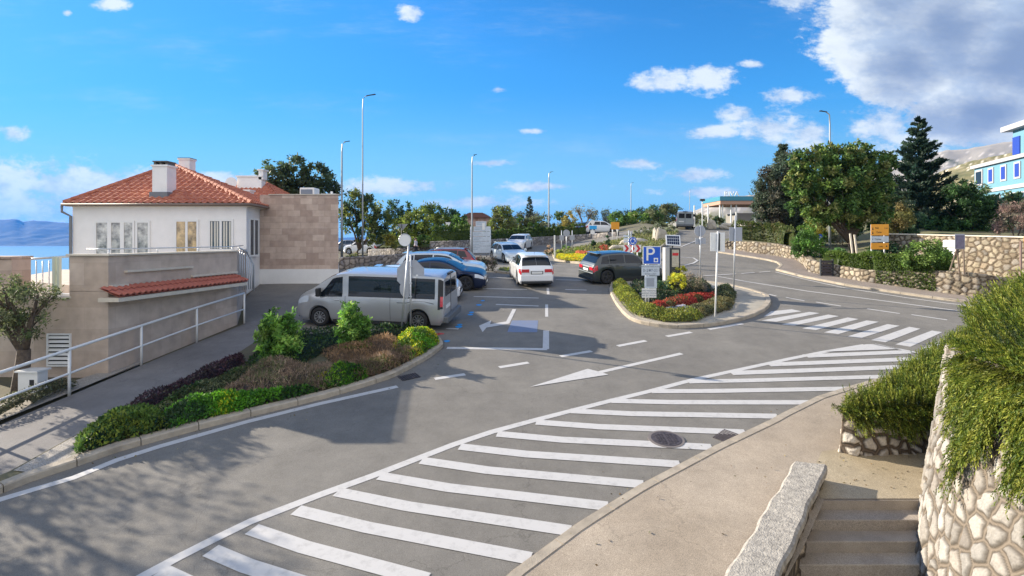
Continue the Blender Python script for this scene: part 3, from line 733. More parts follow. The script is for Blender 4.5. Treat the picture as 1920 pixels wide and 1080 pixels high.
# ---------------------------------------------------------------- kerbs
def kerb(pts, side, h=.13, w=.2, stone=1.0, name='kerb', ma=None, base=0.):
    """stones laid along a ground polyline; the body lies on 'side' (+1 left of travel)"""
    mb = MB(); cum = [0]
    for a, b in zip(pts[:-1], pts[1:]): cum.append(cum[-1]+math.dist(a[:2], b[:2]))
    off = off_path(pts, side, w)
    def at(s, pl):
        return (float(np.interp(s, cum, [p[0] for p in pl])), float(np.interp(s, cum, [p[1] for p in pl])))
    s = 0
    while s < cum[-1]-.02:
        e = min(s+stone, cum[-1]); n = 3
        ss = [s+.008+(e-s-.016)*k/n for k in range(n+1)]
        rows = []
        for q in ss:
            a = at(q, pts); b = at(q, off); za = g(*a)+base; zb = g(*b)+base; c = (a[0]+(b[0]-a[0])*.12, a[1]+(b[1]-a[1])*.12)
            rows.append([(a[0], a[1], za-.05), (a[0], a[1], za+h-.025), (c[0], c[1], za+h), (b[0], b[1], zb+h), (b[0], b[1], zb-.05)])
        if side > 0: rows = rows[::1]
        o = len(mb.v); mb.grid(rows)
        if side < 0: mb.f[-(len(rows)-1)*4:] = [f[::-1] for f in mb.f[-(len(rows)-1)*4:]]
        e0 = tuple(range(o, o+5)); e1 = tuple(range(o+5*(len(rows)-1), o+5*len(rows)))
        mb.f += [e0[::-1], e1]; mb.m += [0, 0]
        s = e
    return tag(mb.build(name, ma or KERBM), kind=ST)
bed_k = [P(*p) for p in [(-160, 985), (-60, 948), (0, 927), (59, 903), (138, 877), (220, 848), (300, 826), (381, 804), (461, 784), (539, 765), (612, 747), (680, 727), (736, 709), (771, 691), (805, 672), (831, 652), (829, 641), (808, 631)]]
kerb(bed_k, 1)
kerb([P(*p) for p in [(-140, 960), (-60, 925), (18, 893), (90, 853), (150, 819)]], -1, .07, .09)
isl_px = [(1146, 533), (1142, 547), (1147, 558), (1154, 571), (1166, 587), (1179, 599), (1196, 606.5), (1217, 610.6), (1246, 615), (1277, 616.5), (1329, 612.7), (1360, 608), (1392, 601), (1416, 593), (1433, 584.6), (1442, 577), (1446, 569), (1442, 557), (1412, 547), (1371, 537), (1320, 530), (1260, 525), (1200, 522), (1160, 526), (1146, 533)]
kerb([P(*p) for p in isl_px], 1)
kerb([P(*p) for p in KER], -1, .07, .16, 1.2)
FK = [(1346, 474), (1412, 484), (1440, 489), (1456, 493), (1463, 499), (1454, 507), (1508, 521), (1590, 537), (1698, 553), (1779, 564.5), (1841, 571), (1960, 583), (2100, 592)]
kerb([P(*p) for p in FK], 1, .1, .16, 1.2)
# raised surfaces
isl = xy(isl_px[:-1]); ic = np.mean(isl, 0)
PALEP = asphalt('island_paving', (.30, .27, .22), (.36, .33, .27), .2, False)
drape('island_pavement', [tuple(ic+(np.array(p)-ic)*.985) for p in isl], PALEP, .10, grid=False)
fw = [(1346, 474), (1412, 484), (1440, 489), (1456, 493), (1463, 499), (1454, 507), (1508, 521), (1590, 537), (1698, 553), (1779, 564.5), (1841, 571), (1960, 583), (2100, 592), (2150, 570), (1914, 561), (1833, 558), (1779, 553), (1698, 540), (1617, 529), (1562, 518), (1541, 516), (1517, 511), (1511, 503), (1490, 489), (1450, 481), (1412, 476), (1378, 470), (1350, 468)]
FOOT2 = asphalt('far_footway_asphalt', (.22, .185, .16), (.26, .22, .19), .25, False)
drape('footway_across_road', xy(fw), FOOT2, .09, 1.0)
sw = KER[:-2]+[(1850, 640), (1990, 760), (1990, 868)]
sx = xy(sw)+[(8.6, 8.62), (5.05, 8.62), (4.1, 7.5), (2.9, 6.2), (1.8, 5.0), (1.0, 4.1)]
drape('footway', sx, ASPH2, .06, grid=False)
drape('stair_landing', [(5.0, 8.635), (8.5, 8.635), (8.4, 10.6), (5.9, 10.15), (5.25, 9.35)], LANDING, .066, grid=False)
# soil inside the beds
drape('bed_soil', [p[:2] for p in bed_k]+xy([(790, 622), (700, 628), (600, 630), (540, 632), (480, 645), (445, 668), (340, 724), (240, 768), (150, 819), (18, 893), (-60, 925)]), SOIL, .09, grid=False)
drape('bed_gravel', xy([(25, 893), (150, 822), (240, 800), (150, 865), (59, 897)]), GRAVEL, .105, grid=False)
drape('gutter_gravel', xy([(-60, 812), (0, 790), (130, 738), (265, 682), (262, 674), (120, 722), (0, 760), (-60, 780)]), GRAVEL, .02, grid=False)

# ---------------------------------------------------------------- stairs
STEPM = asphalt('step_stone', (.27, .23, .19), (.40, .35, .285), .45, False)
st = thing('staircase', 'worn grey stone steps going down between the parapet and the big rubble wall', 'staircase', (6, 8.6, 0))
for k in range(14):
    y1 = 8.62-.30*k; z = .11*8.62+.066-.165*(k+1)
    mb = MB(); mb.cbox((0, y1-.16-8.6, z-.25), (3.4, .34, .5)); o = mb.build('step', STEPM, st, loc=(-.75*k*.30, 0, 0), bevel=.018)
mb = MB(); mb.box((4.9-6, .0, -.6), (2.6, .05, .11*8.62+.05)); mb.build('landing_riser', STEPM, st)

# wind-blown leaves and grit on the footway, landing, steps and along the kerbs
pts = []; 
def litter(px, n, sx, sy, dz):
    for (x0, y0) in px:
        c = P(x0, y0)
        for _ in range(n):
            x = c[0]+rng.normal()*sx; y = c[1]+rng.normal()*sy; pts.append((x, y, g(x, y)+dz))
litter([(1500, 870), (1600, 880), (1680, 900), (1400, 900), (1250, 960), (1120, 1020), (1560, 780), (1620, 890), (1720, 905)], 9, .5, .4, .075)
litter([(1340, 838), (1200, 912), (1467, 778), (700, 735), (540, 775), (380, 812), (220, 858), (820, 670)], 12, .35, .25, .008)
pts = np.array(pts); keep = ~((pts[:, 0] > 4.4) & (pts[:, 1] < 8.62)); pts = pts[keep]; n = len(pts)
dl = rng.normal(size=(n, 3)); dl[:, 2] *= .15
V, F, C = leaf_arrays(pts, .035, pick_cols([(.20, .13, .05), (.12, .09, .05), (.28, .22, .08), (.10, .12, .04)], rng.integers(0, 9, n), n), dirs=dl, aspect=.6)
tag(npmesh('fallen_leaves', V, F, LEAF, cols=C), 'scattered dry leaves on the footway and along the kerbs', 'leaves', kind='stuff')
# ================================================================ MATERIALS FOR THINGS
WHITEWALL = mat('white_plaster', (.76, .75, .73), .85, var=.05, scale=1.5, bump=.15, bscale=90)
WHITE = mat('white_metal', (.72, .72, .70), .45)
GALV = mat('galvanised_steel', (.50, .52, .54), .45, .55, var=.12, scale=20)
SIGNBACK = mat('sign_back_grey', (.36, .38, .42), .55, .3, var=.06, scale=6)
DARKM = mat('dark_metal', (.04, .045, .05), .5, .3)
LAMPM = mat('lamp_pole_grey', (.30, .33, .35), .5, .4)
GLASS = mat('window_glass', (.05, .065, .08), .05, 0, spec=.9)
LIMEST = brick_mat('limestone_cladding', (.37, .27, .215), (.55, .43, .35), (.32, .25, .20), .62, .31, .006)
LIMEST2 = brick_mat('limestone_cladding_large', (.46, .365, .29), (.53, .43, .35), (.41, .33, .265), .9, .6, .004)
CREAM = mat('cream_concrete', (.60, .54, .44), .85, var=.1, scale=4, bump=.2)
BLACK = mat('black_rubber', (.015, .015, .016), .8)
SIGNW = mat('sign_white', (.74, .74, .72), .5)
SIGNB = mat('sign_blue', (.005, .09, .52), .4)
SIGNR = mat('sign_red', (.55, .02, .03), .4)
SIGNY = mat('sign_amber', (.78, .33, .02), .5)
SIGNK = mat('sign_black', (.02, .02, .02), .6)
SIGNG = mat('sign_pale_grey', (.50, .56, .62), .5, var=.12, scale=6)
INK = mat('sign_grey_ink', (.16, .19, .24), .6)
def tile_mat():
    m = bpy.data.materials.new('terracotta_tiles'); m.use_nodes = True; nt = m.node_tree; N = nt.nodes; L = nt.links; b = N['Principled BSDF']
    tc = N.new('ShaderNodeTexCoord'); n = N.new('ShaderNodeTexNoise'); n.inputs['Scale'].default_value = 5; n.inputs['Detail'].default_value = 6; n.inputs['Roughness'].default_value = .8
    L.new(tc.outputs['Object'], n.inputs['Vector'])
    cr = N.new('ShaderNodeValToRGB'); e = cr.color_ramp.elements
    e[0].position = .3; e[0].color = (.30, .075, .04, 1); e[1].position = .72; e[1].color = (.66, .30, .17, 1)
    x = cr.color_ramp.elements.new(.5); x.color = (.44, .145, .08, 1)
    L.new(n.outputs['Fac'], cr.inputs[0]); L.new(cr.outputs[0], b.inputs['Base Color']); b.inputs['Roughness'].default_value = .8
    MATS['terracotta_tiles'] = m; return m
TILE = tile_mat()
TILED = mat('red_canopy_tiles', (.33, .09, .06), .8, col2=(.45, .15, .10), scale=6, detail=6)
def tiled_face(mb, a, b, c, d, pitch=.33, row=.42, r=.085):
    """roof plane a-b (eave, left to right) up to d-c (ridge side): real barrel tiles in overlapping courses"""
    a, b, c, d = map(Vector, (a, b, c, d)); W = (b-a).length; Hh = ((d+c)/2-(a+b)/2).length
    ex = (b-a).normalized(); nrm = (b-a).cross(d-a if (d-a).length > .1 else c-a).normalized()
    if nrm.z < 0: nrm = -nrm
    up = nrm.cross(ex).normalized()
    if up.z < 0: up = -up
    ud = (d-a).dot(ex); uc = (c-a).dot(ex); top = (d-a).dot(up)
    nx = int(W/pitch)*6; rows = int(top/row)
    for k in range(rows+1):
        v0 = k*row; v1 = min((k+1)*row+.03, top)
        if v0 >= top-.02: break
        def lim(v): f = v/top; return ud*f, W+(uc-W)*f
        l0, r0 = lim(v0); l1, r1 = lim(v1)
        lo = []; hi = []
        i0 = int(l0/pitch*6)-1; i1 = int(r0/pitch*6)+2
        for i in range(i0, i1+1):
            u = i*pitch/6; ph = (i % 6)/6; hgt = r*(math.sin(ph*math.pi*2)*.5+.5)**1.0
            u0 = min(max(u, l0), r0); u1 = min(max(u, l1), r1)
            lo.append(a+ex*u0+up*v0+nrm*(hgt+.035)); hi.append(a+ex*u1+up*v1+nrm*(hgt*.8+.004))
        mb.grid([lo, hi])
        mb.grid([[p-nrm*.04 for p in lo], lo])
def window(parent, c, w, h, face='y', frame=.07, panes=2, ma=GLASS, fm=WHITE, blinds=None, depth=.05, surround=True):
    """c = centre; face 'y' -> looks towards -y; 'x' -> looks towards +x"""
    def bx(mb, u0, u1, z0, z1, d0, d1):
        if face == 'y': mb.box((c[0]+u0, c[1]-d1, c[2]+z0), (c[0]+u1, c[1]-d0, c[2]+z1))
        else: mb.box((c[0]+d0, c[1]+u0, c[2]+z0), (c[0]+d1, c[1]+u1, c[2]+z1))
    f = MB(); W, Hh = w/2, h/2
    bx(f, -W, W, Hh-frame, Hh, 0, depth); bx(f, -W, W, -Hh, -Hh+frame, 0, depth+.01)
    bx(f, -W, -W+frame, -Hh+frame, Hh-frame, 0, depth); bx(f, W-frame, W, -Hh+frame, Hh-frame, 0, depth)
    for k in range(1, panes): x = -W+w*k/panes; bx(f, x-frame*.6, x+frame*.6, -Hh+frame, Hh-frame, 0, depth-.004)
    fo = f.build('window', fm, parent)
    g_ = MB(); bx(g_, -W+frame*.5, W-frame*.5, -Hh+frame*.5, Hh-frame*.5, .004, .022); g_.build('pane', ma, fo)
    if blinds:
        bm_ = MB(); n = int(w/.16)
        for k in range(n):
            x = -W+frame+(w-2*frame)*(k+.5)/n+.015*math.sin(k*2.1)
            bx(bm_, x-.032, x+.032, -Hh+frame+.02, Hh-frame-.02, .024, .030)
        bm_.build('curtain', blinds, fo)
    return fo

# ================================================================ WHITE HOUSE
h = thing('house', 'white plastered house with terracotta hip roof and two chimneys behind the terrace', 'house', (-16.5, 25, g(-16, 25)))
hz = h.location.z
def hl_(p): return (p[0]+16.5, p[1]-25, p[2]-hz)
XL, XR, YF, YB = -20.6, -12.45, 25.0, 33.0
EZ = 6.86
mb = MB(); mb.prism([(XL, YF), (XR, YF), (-12.87, 27.2), (-14, YB), (XL, YB)], -3, EZ); mb.v = [hl_(v) for v in mb.v]; mb.build('wall', WHITEWALL, h)
# cornice and gutter
mb = MB()
mb.prism([(XL-.15, YF-.25), (XR+.3, YF-.25), (-13.4, YB), (XL-.15, YB)], EZ-.10, EZ-.02); mb.v = [hl_(v) for v in mb.v]; mb.build('soffit', CREAM, h)
ov = .3; z0 = EZ+.02; AP = (-18.6, 29.3, 9.30)
# ridge runs back
a = (XL-.15, YF-ov, z0); b = (XR+.4, YF-ov, z0); c = (-13.3, YB+ov, z0); d = (XL-.15, YB+ov, z0); rb = (-18.9, 30.2, 9.30); rf = AP
mb = MB()
tiled_face(mb, a, b, rf, rf); tiled_face(mb, b, c, rb, rf, row=.4); tiled_face(mb, d, a, rf, rb, row=.4); tiled_face(mb, c, d, rb, rb)
mb.add([Vector(p)-Vector((0, 0, .02)) for p in (a, b, c, d, rf, rb)], [(0, 1, 4), (1, 2, 5, 4), (2, 3, 5), (3, 0, 4, 5)])
for p, q in ((a, rf), (b, rf), (rf, rb)):
    P0 = Vector(p)+Vector((0, 0, .08)); Q0 = Vector(q)+Vector((0, 0, .08)); n = int((Q0-P0).length/.35)
    for k in range(n):
        s0 = P0.lerp(Q0, k/n); s1 = P0.lerp(Q0, (k+1.1)/n); mb.tube([s0, s1], [.10, .085], 8)
mb.v = [hl_(v) for v in mb.v]; roof = mb.build('roof', TILE, h)
def chimney(parent, x, y, zb, zt, w, d, caplab, cap='tiles'):
    mb = MB(); mb.box((x-w/2, y-d/2, zb), (x+w/2, y+d/2, zt)); mb.box((x-w/2-.05, y-d/2-.05, zt), (x+w/2+.05, y+d/2+.05, zt+.08)); mb.v = [hl_(v) for v in mb.v]
    ch = mb.build('chimney', WHITEWALL, parent)
    mb = MB()
    if cap == 'tiles':
        for sx in (-1, 1): mb.box((x+sx*w*.4-.05, y-d*.4, zt+.08), (x+sx*w*.4+.05, y+d*.4, zt+.22))
        mb.box((x-.05, y-d*.4, zt+.08), (x+.05, y+d*.4, zt+.2)); mb.box((x-w/2+.0, y-d/2+.0, zt+.22), (x+w/2-.0, y+d/2-.0, zt+.27))
    else: mb.box((x-w/2-.04, y-d/2-.04, zt+.08), (x+w/2+.04, y+d/2+.04, zt+.12))
    mb.v = [hl_(v) for v in mb.v]; mb.build('chimney_cap', mat('dark_stone', (.12, .11, .10), .9), ch)
    mb = MB(); mb.box((x-w/2-.08, y-d/2-.1, zb-.2), (x+w/2+.08, y+d/2+.08, zb+.28)); mb.v = [hl_(v) for v in mb.v]; mb.build('flashing', mat('lead_flashing', (.16, .17, .18), .6), ch)
chimney(roof, -16.75, 25.7, 7.2, 8.70, .70, .7, '')
chimney(roof, -19.0, 31.2, 7.9, 9.85, .62, .6, '', 'flat')
mb = MB(); mb.tube([hl_((XL-.2, YF-ov-.06, EZ-.02)), hl_((XR+.4, YF-ov-.06, EZ-.02)), hl_((-13.25, YB, EZ-.02))], .07, 8)
mb.build('gutter', mat('copper_gutter', (.20, .15, .12), .6, .4), h, smooth=True)
mb = MB(); mb.tube([hl_(p) for p in ((XL-.25, YF-.3, EZ-.05), (XL-.25, YF-.3, EZ-.35), (XL-.03, YF-.07, EZ-.55), (XL-.03, YF-.07, 2))], .06, 8); mb.build('downpipe', mat('pipe_grey', (.18, .20, .22), .6), h, smooth=True)
BL = mat('vertical_blinds', (.62, .60, .52), .8)
PAINTED_REFL = mat('glass_painted_reflection', (.03, .035, .04), .06, 0, col2=(.72, .72, .66), scale=2.6, spec=.9, detail=5)  # reflections painted as pale blotches in the pane colour
PAINTED_REFY = mat('amber_glass_painted_reflection', (.06, .04, .02), .08, 0, col2=(.80, .58, .28), scale=2.6, spec=.9, detail=5)  # same, with amber reflections painted into the colour
def wx(px): return (px-960)/1000*25+16.5
def wz(py): return CAMZ+(450-py)/1000*25-hz
for (x0, x1, y0, y1, n, ma, bl) in ((178, 206, 414, 482, 1, PAINTED_REFL, None), (206, 230, 414, 482, 1, PAINTED_REFL, None), (230, 253, 414, 482, 1, PAINTED_REFL, None), (255, 282, 414, 482, 1, PAINTED_REFL, None), (328, 373, 412, 476, 2, PAINTED_REFY, None), (391, 438, 411, 470, 2, GLASS, BL)):
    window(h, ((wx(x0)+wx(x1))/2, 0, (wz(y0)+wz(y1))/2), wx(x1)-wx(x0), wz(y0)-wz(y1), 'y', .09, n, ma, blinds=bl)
window(h, (XR-.12+16.5, .95, (wz(408)+wz(482))/2), .95, wz(408)-wz(482), 'x', .08, 2)

# ---- terrace in front of the house
t = thing('terrace', 'limestone clad terrace with tiled red canopy and louvred vent beside the white railing', 'terrace', (-12, 14.4, g(-11, 14.4)))
tz = t.location.z
def tl(p): return (p[0]+12, p[1]-14.4, p[2]-tz)
TZ = 4.77
mb = MB(); mb.prism([(-10.9, 14.4), (-10.15, 19.7), (-12.4, 24.9), (-21, 24.9), (-18, 19), (-13.4, 16.2), (-11.95, 16.0), (-11.95, 14.4)], -3, TZ-.95)
mb.v = [tl(v) for v in mb.v]; mb.build('base', LIMEST2, t)
mb = MB()
for pl in ([(-10.9, 14.4), (-10.15, 19.7), (-10.4, 19.75), (-11.15, 14.62)], [(-11.95, 14.4), (-10.9, 14.4), (-11.15, 14.65), (-11.95, 14.65)], [(-11.95, 14.65), (-11.7, 14.65), (-11.7, 16.5), (-11.95, 16.5)], [(-10.15, 19.7), (-12.4, 24.9), (-12.65, 24.8), (-10.4, 19.75)]):
    mb.prism(pl, TZ-.96, TZ)
mb.v = [tl(v) for v in mb.v]; par = mb.build('parapet', LIMEST2, t)
mb = MB(); mb.prism([(-10.84, 14.34), (-10.1, 19.68), (-10.45, 19.76), (-11.2, 14.68), (-12.0, 14.68), (-12.0, 14.34)], TZ+.002, TZ+.05); mb.v = [tl(v) for v in mb.v]; mb.build('coping', CREAM, par)
# ledges
def side(y, out=0.0): return -10.9+(y-14.4)*.75/5.3+out
mb = MB()
for (ya, yb, z, hh) in ((14.9, 17.4, 4.32, .05), (17.4, 19.6, 4.02, .07), (14.42, 14.95, 3.95, .06)):
    mb.prism([(side(ya)-.1, ya), (side(ya)+.09, ya), (side(yb)+.09, yb), (side(yb)-.1, yb)], z-.03, z+.03)
mb.v = [tl(v) for v in mb.v]; mb.build('ledge', CREAM, t)
mb = MB(); ya, yb = 14.15, 19.5
mb.prism([(side(ya)-.05, ya), (side(ya)+.5, ya), (side(yb)+.5, yb), (side(yb)-.05, yb)], 3.55, 3.66); mb.v = [tl(v) for v in mb.v]; can = mb.build('canopy', CREAM, t)
mb = MB(); e = [(side(ya)+.52, ya-.02, 3.70), (side(yb)+.52, yb+.02, 3.70), (side(yb)+.0, yb+.02, 3.93), (side(ya)+.0, ya-.02, 3.93)]
tiled_face(mb, *e, pitch=.2, row=.3, r=.05); mb.add([Vector(p)-Vector((0, 0, .02)) for p in e], [(0, 1, 2, 3)]); mb.v = [tl(v) for v in mb.v]; mb.build('tiles', TILED, can)
# low front wall with the louvred vent
mb = MB(); mb.prism([(-14.6, 14.45), (-11.96, 14.42), (-11.96, 14.75), (-14.6, 14.75)], -3, 3.62); mb.v = [tl(v) for v in mb.v]; fw_ = mb.build('front_wall', LIMEST2, t)
mb = MB(); mb.prism([(-12.5, 14.38), (-11.9, 14.38), (-11.9, 14.8), (-12.5, 14.8)], 3.62, 3.68); mb.v = [tl(v) for v in mb.v]; mb.build('sill', CREAM, fw_)
mb = MB(); X0, X1, Z0, Z1 = -12.5, -11.93, 1.84, 2.64
mb.box((X0-.04, 14.36, Z0-.05), (X1+.04, 14.40, Z0)); mb.box((X0-.04, 14.36, Z1), (X1+.04, 14.40, Z1+.04)); mb.box((X0-.04, 14.36, Z0), (X0, 14.40, Z1)); mb.box((X1, 14.36, Z0), (X1+.04, 14.40, Z1))
mb.v = [tl(v) for v in mb.v]; lv = mb.build('vent', WHITE, t)
mb = MB()
for k in range(7):
    z = Z0+.02+k*(Z1-Z0)/7; mb.add([(X0, 14.36, z), (X1, 14.36, z), (X1, 14.40, z+.07), (X0, 14.40, z+.07)], [(0, 1, 2, 3)])
mb.v = [tl(v) for v in mb.v]; mb.build('slats', WHITE, lv)
mb = MB(); mb.box((X0, 14.403, Z0), (X1, 14.415, Z1)); mb.v = [tl(v) for v in mb.v]; mb.build('vent_opening', BLACK, lv)
# terrace guard rail on the parapet
mb = MB(); mb.tube([tl(p) for p in ((-11.6, 14.55, TZ+.18), (-11.0, 14.55, TZ+.18), (-10.3, 19.6, TZ+.18), (-12.4, 24.6, TZ+.18))], .022, 6)
for (x, y) in ((-11.0, 14.55), (-10.77, 16.2), (-10.53, 17.9), (-10.3, 19.6)): mb.tube([tl((x, y, TZ)), tl((x, y, TZ+.18))], .016, 6)
mb.build('handrail', GALV, t, smooth=True)
mb = MB()
for k in range(7):
    y = 19.9+k*.16; mb.tube([tl((-10.15, y, 3.3)), tl((-10.15, y, 4.9-k*.1))], .015, 6)
mb.tube([tl((-10.15, 19.8, 4.92)), tl((-10.15, 20.4, 4.75)), tl((-10.15, 20.95, 4.2)), tl((-10.15, 20.95, 3.2))], .03, 6); mb.build('stair_rail', GALV, t, smooth=True)
# far end pillar left and railing to the sea
lp = MB(); lp.box((-15.2, 14.9, 0), (-13.98, 15.5, 4.68)); lp.box((-15.25, 14.85, 4.682), (-13.95, 15.55, 4.74)); tag(lp.build('garden_pier', LIMEST, None), 'thick limestone pier at the left edge beside the sea railing', 'pier')
r_ = thing('balustrade', 'thin steel balustrade in front of the sea left of the white house', 'railing', (-14, 15.9, 3.6))
mb = MB()
for px in (42, 55, 68, 80, 92, 105): 
    x = (px-960)/1000*15.9; mb.tube([(x+14, 0, -.35), (x+14, 0, .98)], .016, 6)
mb.build('balusters', GALV, r_, smooth=True)
mb = MB(); mb.tube([(-1.2, 0, .98), (.9, 0, 1.12)], .032, 8); mb.build('top_rail', GALV, r_, smooth=True)
mb = MB(); mb.box((.55, -.3, -.9), (1.2, -.1, .02)); mb.build('white_panel', WHITE, r_)
mb = MB(); mb.box((.72, -.5, -.5), (.80, -.42, 1.12)); mb.box((.86, -.5, -.9), (.93, -.42, 1.1)); mb.build('end_post', mat('pale_green_metal', (.5, .55, .45), .6), r_)
# utility cabinet
cb = P(62, 735); u = thing('utility_cabinet', 'small white utility cabinet under the olive tree behind the railing', 'cabinet', cb)
mb = MB(); mb.box((-.24, -.15, 0), (.24, .15, .52)); mb.build('body', WHITE, u, bevel=.01)
mb = MB(); mb.prism([(-.28, -.2), (.28, -.2), (.28, .2), (-.28, .2)], .522, .56); mb.build('lid', WHITE, u)
mb = MB(); mb.box((.05, -.158, .2), (.16, -.152, .34)); mb.build('door_label', SIGNK, u)

# ---- brick-clad annex
an = thing('annex', 'windowless flat roofed annex clad in pinkish limestone blocks right of the white house', 'building', (-10.8, 27.2, g(-10.8, 27.2)))
az = an.location.z
def al(p): return (p[0]+10.8, p[1]-27.2, p[2]-az)
mb = MB(); mb.prism([(-12.86, 27.2), (-8.85, 27.2), (-11.1, 34), (-12.86, 34)], 3.72, 7.5); mb.v = [al(v) for v in mb.v]; mb.build('wall', LIMEST, an)
mb = MB(); mb.prism([(-12.85, 27.12), (-8.8, 27.12), (-11.05, 34), (-12.43, 34)], 1.5, 3.715); mb.v = [al(v) for v in mb.v]; mb.build('plinth', WHITEWALL, an)
mb = MB(); mb.prism([(-8.75, 27.12), (-6.6, 27.12), (-6.6, 27.4), (-8.75, 27.4)], 1.5, 3.55); mb.v = [al(v) for v in mb.v]; mb.build('low_wall', WHITEWALL, an)
mb = MB(); mb.prism([(-12.4, 27.15), (-8.8, 27.15), (-8.8, 27.3), (-12.4, 27.3)], 7.502, 7.54); mb.v = [al(v) for v in mb.v]; mb.build('roof_edge', CREAM, an)
mb = MB(); mb.box((-11.55, 29, 7.5), (-10.75, 29.8, 8.05)); mb.v = [al(v) for v in mb.v]; ac = mb.build('roof_vent', WHITE, an, bevel=.03)
mb = MB(); mb.box((-11.48, 28.98, 7.62), (-10.85, 28.995, 7.95)); mb.v = [al(v) for v in mb.v]; mb.build('grille', INK, ac)
mb = MB(); mb.box((-10.4, 29, 7.5), (-9.6, 29.5, 7.72)); mb.box((-9.9, 29.1, 7.72), (-9.8, 29.2, 7.85)); mb.v = [al(v) for v in mb.v]; mb.build('roof_hatch', WHITE, an)
# house further back with tiled roof
hb = thing('back_house', 'second tiled roof with pale chimneys showing between the white house and the annex', 'house', (-21, 38, 3.6))
mb = MB(); mb.box((-4.5, 0, -4), (5, 9, 3.4)); mb.build('wall', WHITEWALL, hb)
mb = MB(); aa, bb, cc, dd = (-5, -.4, 3.45), (5.4, -.4, 3.45), (5.4, 9.4, 3.45), (-5, 9.4, 3.45); r1, r2 = (-1, 4.5, 6.2), (1.4, 4.5, 6.2)
tiled_face(mb, aa, bb, r2, r1); tiled_face(mb, bb, cc, r2, r2); mb.add([aa, bb, cc, dd, r1, r2], [(0, 1, 5, 4), (1, 2, 5), (2, 3, 4, 5), (3, 0, 4)]); rf2 = mb.build('roof', TILE, hb)
for (x, y, w, z0_, z1_) in ((.9, 1.2, 1.6, 4.0, 5.2), (.6, 3.4, 1.9, 5.0, 6.5), (1.5, 3.4, .35, 6.3, 7.0)):
    mb = MB(); mb.box((x-w/2, y, z0_), (x+w/2, y+.7, z1_)); mb.box((x-w/2-.08, y-.08, z1_), (x+w/2+.08, y+.78, z1_+.1)); mb.build('chimney', WHITEWALL, rf2)
mb = MB(); disc(mb, (-.7, 3.2, 6.0), .45, .06); mb.tube([(-.7, 3.3, 4.6), (-.7, 3.3, 6.0)], .04, 6); mb.build('satellite_dish', WHITE, rf2)

# ---- white walkway railing
rl = thing('railing', 'white two rail tubular railing along the sloping walkway', 'railing', P(265, 683))
o = rl.location
posts = [(-360, 930), (0, 803), (130, 740), (265, 683), (369, 640), (458, 606)]
pp = []
for k, q in enumerate(posts):
    p = P(*q); pp.append(Vector(p)-o)
pp[0] = pp[2]+(pp[2]-pp[3])*2.02; pp[1] = pp[2]+(pp[2]-pp[3])
for p in pp:
    mb = MB(); mb.tube([p-Vector((0, 0, .05)), p+Vector((0, 0, 1.08))], .034, 10); mb.build('post', WHITE, rl, smooth=True)
mb = MB(); mb.tube([p+Vector((0, 0, 1.1)) for p in pp], .036, 10); mb.build('top_rail', WHITE, rl, smooth=True)
mb = MB(); mb.tube([p+Vector((0, 0, .52)) for p in pp], .027, 10); mb.build('middle_rail', WHITE, rl, smooth=True)

# ================================================================ STREET LAMPS
def lamp(px, base_py, top_py, label, arm=1.2, Y=None, dirn=1, r=.075, base_len=None, double=False):
    if Y is None: b = P(px, base_py)
    else: b = ((px-960)/1000*Y, Y, g((px-960)/1000*Y, Y))
    H = CAMZ+(450-top_py)/1000*b[1]-b[2]
    t = thing('street_lamp', label, 'street lamp', b, 0, 'street lamps around the junction')
    mb = MB(); mb.tube([(0, 0, 0), (0, 0, H*.35), (0, 0, H*.92), (dirn*.03, 0, H*.985), (dirn*.2, 0, H), (dirn*.45*arm, 0, H+.07*arm)], [r, r*.8, r*.55, r*.5, r*.45, r*.4], 10)
    mb.build('pole', LAMPM, t, smooth=True)
    mb = MB(); a0, a1 = dirn*.3*arm, dirn*arm*1.05
    mb.add([(a0, -.07, H+.04*arm), (a1, -.13, H+.16*arm), (a1, .13, H+.16*arm), (a0, .07, H+.04*arm), (a0, -.05, H+.10*arm), (a1, -.09, H+.22*arm), (a1, .09, H+.22*arm), (a0, .05, H+.10*arm)],
           [(0, 3, 2, 1), (4, 5, 6, 7), (0, 1, 5, 4), (1, 2, 6, 5), (2, 3, 7, 6), (3, 0, 4, 7)]); mb.build('lamp_head', DARKM, t, bevel=.02)
    mb = MB(); mb.box((-.12, -.12, 0), (.12, .12, .05)); mb.tube([(0, 0, .05), (0, 0, .35)], r*1.35, 10); mb.build('foot', LAMPM, t)
    return t
lamp(680, 492, 181, 'tall street lamp behind the silver van, the tallest of the lamps', 1.0)
lamp(641, 500, 267, 'dark street lamp at the right corner of the limestone annex', .62, Y=44, r=.11)
lamp(885, 484, 291, 'street lamp standing beside the town notice board', .32, Y=37.5)
lamp(1029, 436, 323, 'street lamp behind the junction, just left of the bare tree', .5, Y=64, r=.12)
lamp(1183, 420, 343, 'distant thin street lamp above the green trees left of the hill road', .5, Y=92, r=.09)
lamp(1293, 400, 356, 'faintest and farthest street lamp, above the van on the hill road', .3, Y=120, r=.09)
lamp(1556, 487, 211, 'street lamp rising out of the big leafy tree on the right', .65, Y=36, dirn=-1, r=.085)

# ================================================================ SIGNS
def pole(mb, H, r=.03, x=0, y=0, z0=-.1): mb.tube([(x, y, z0), (x, y, H)], r, 10)
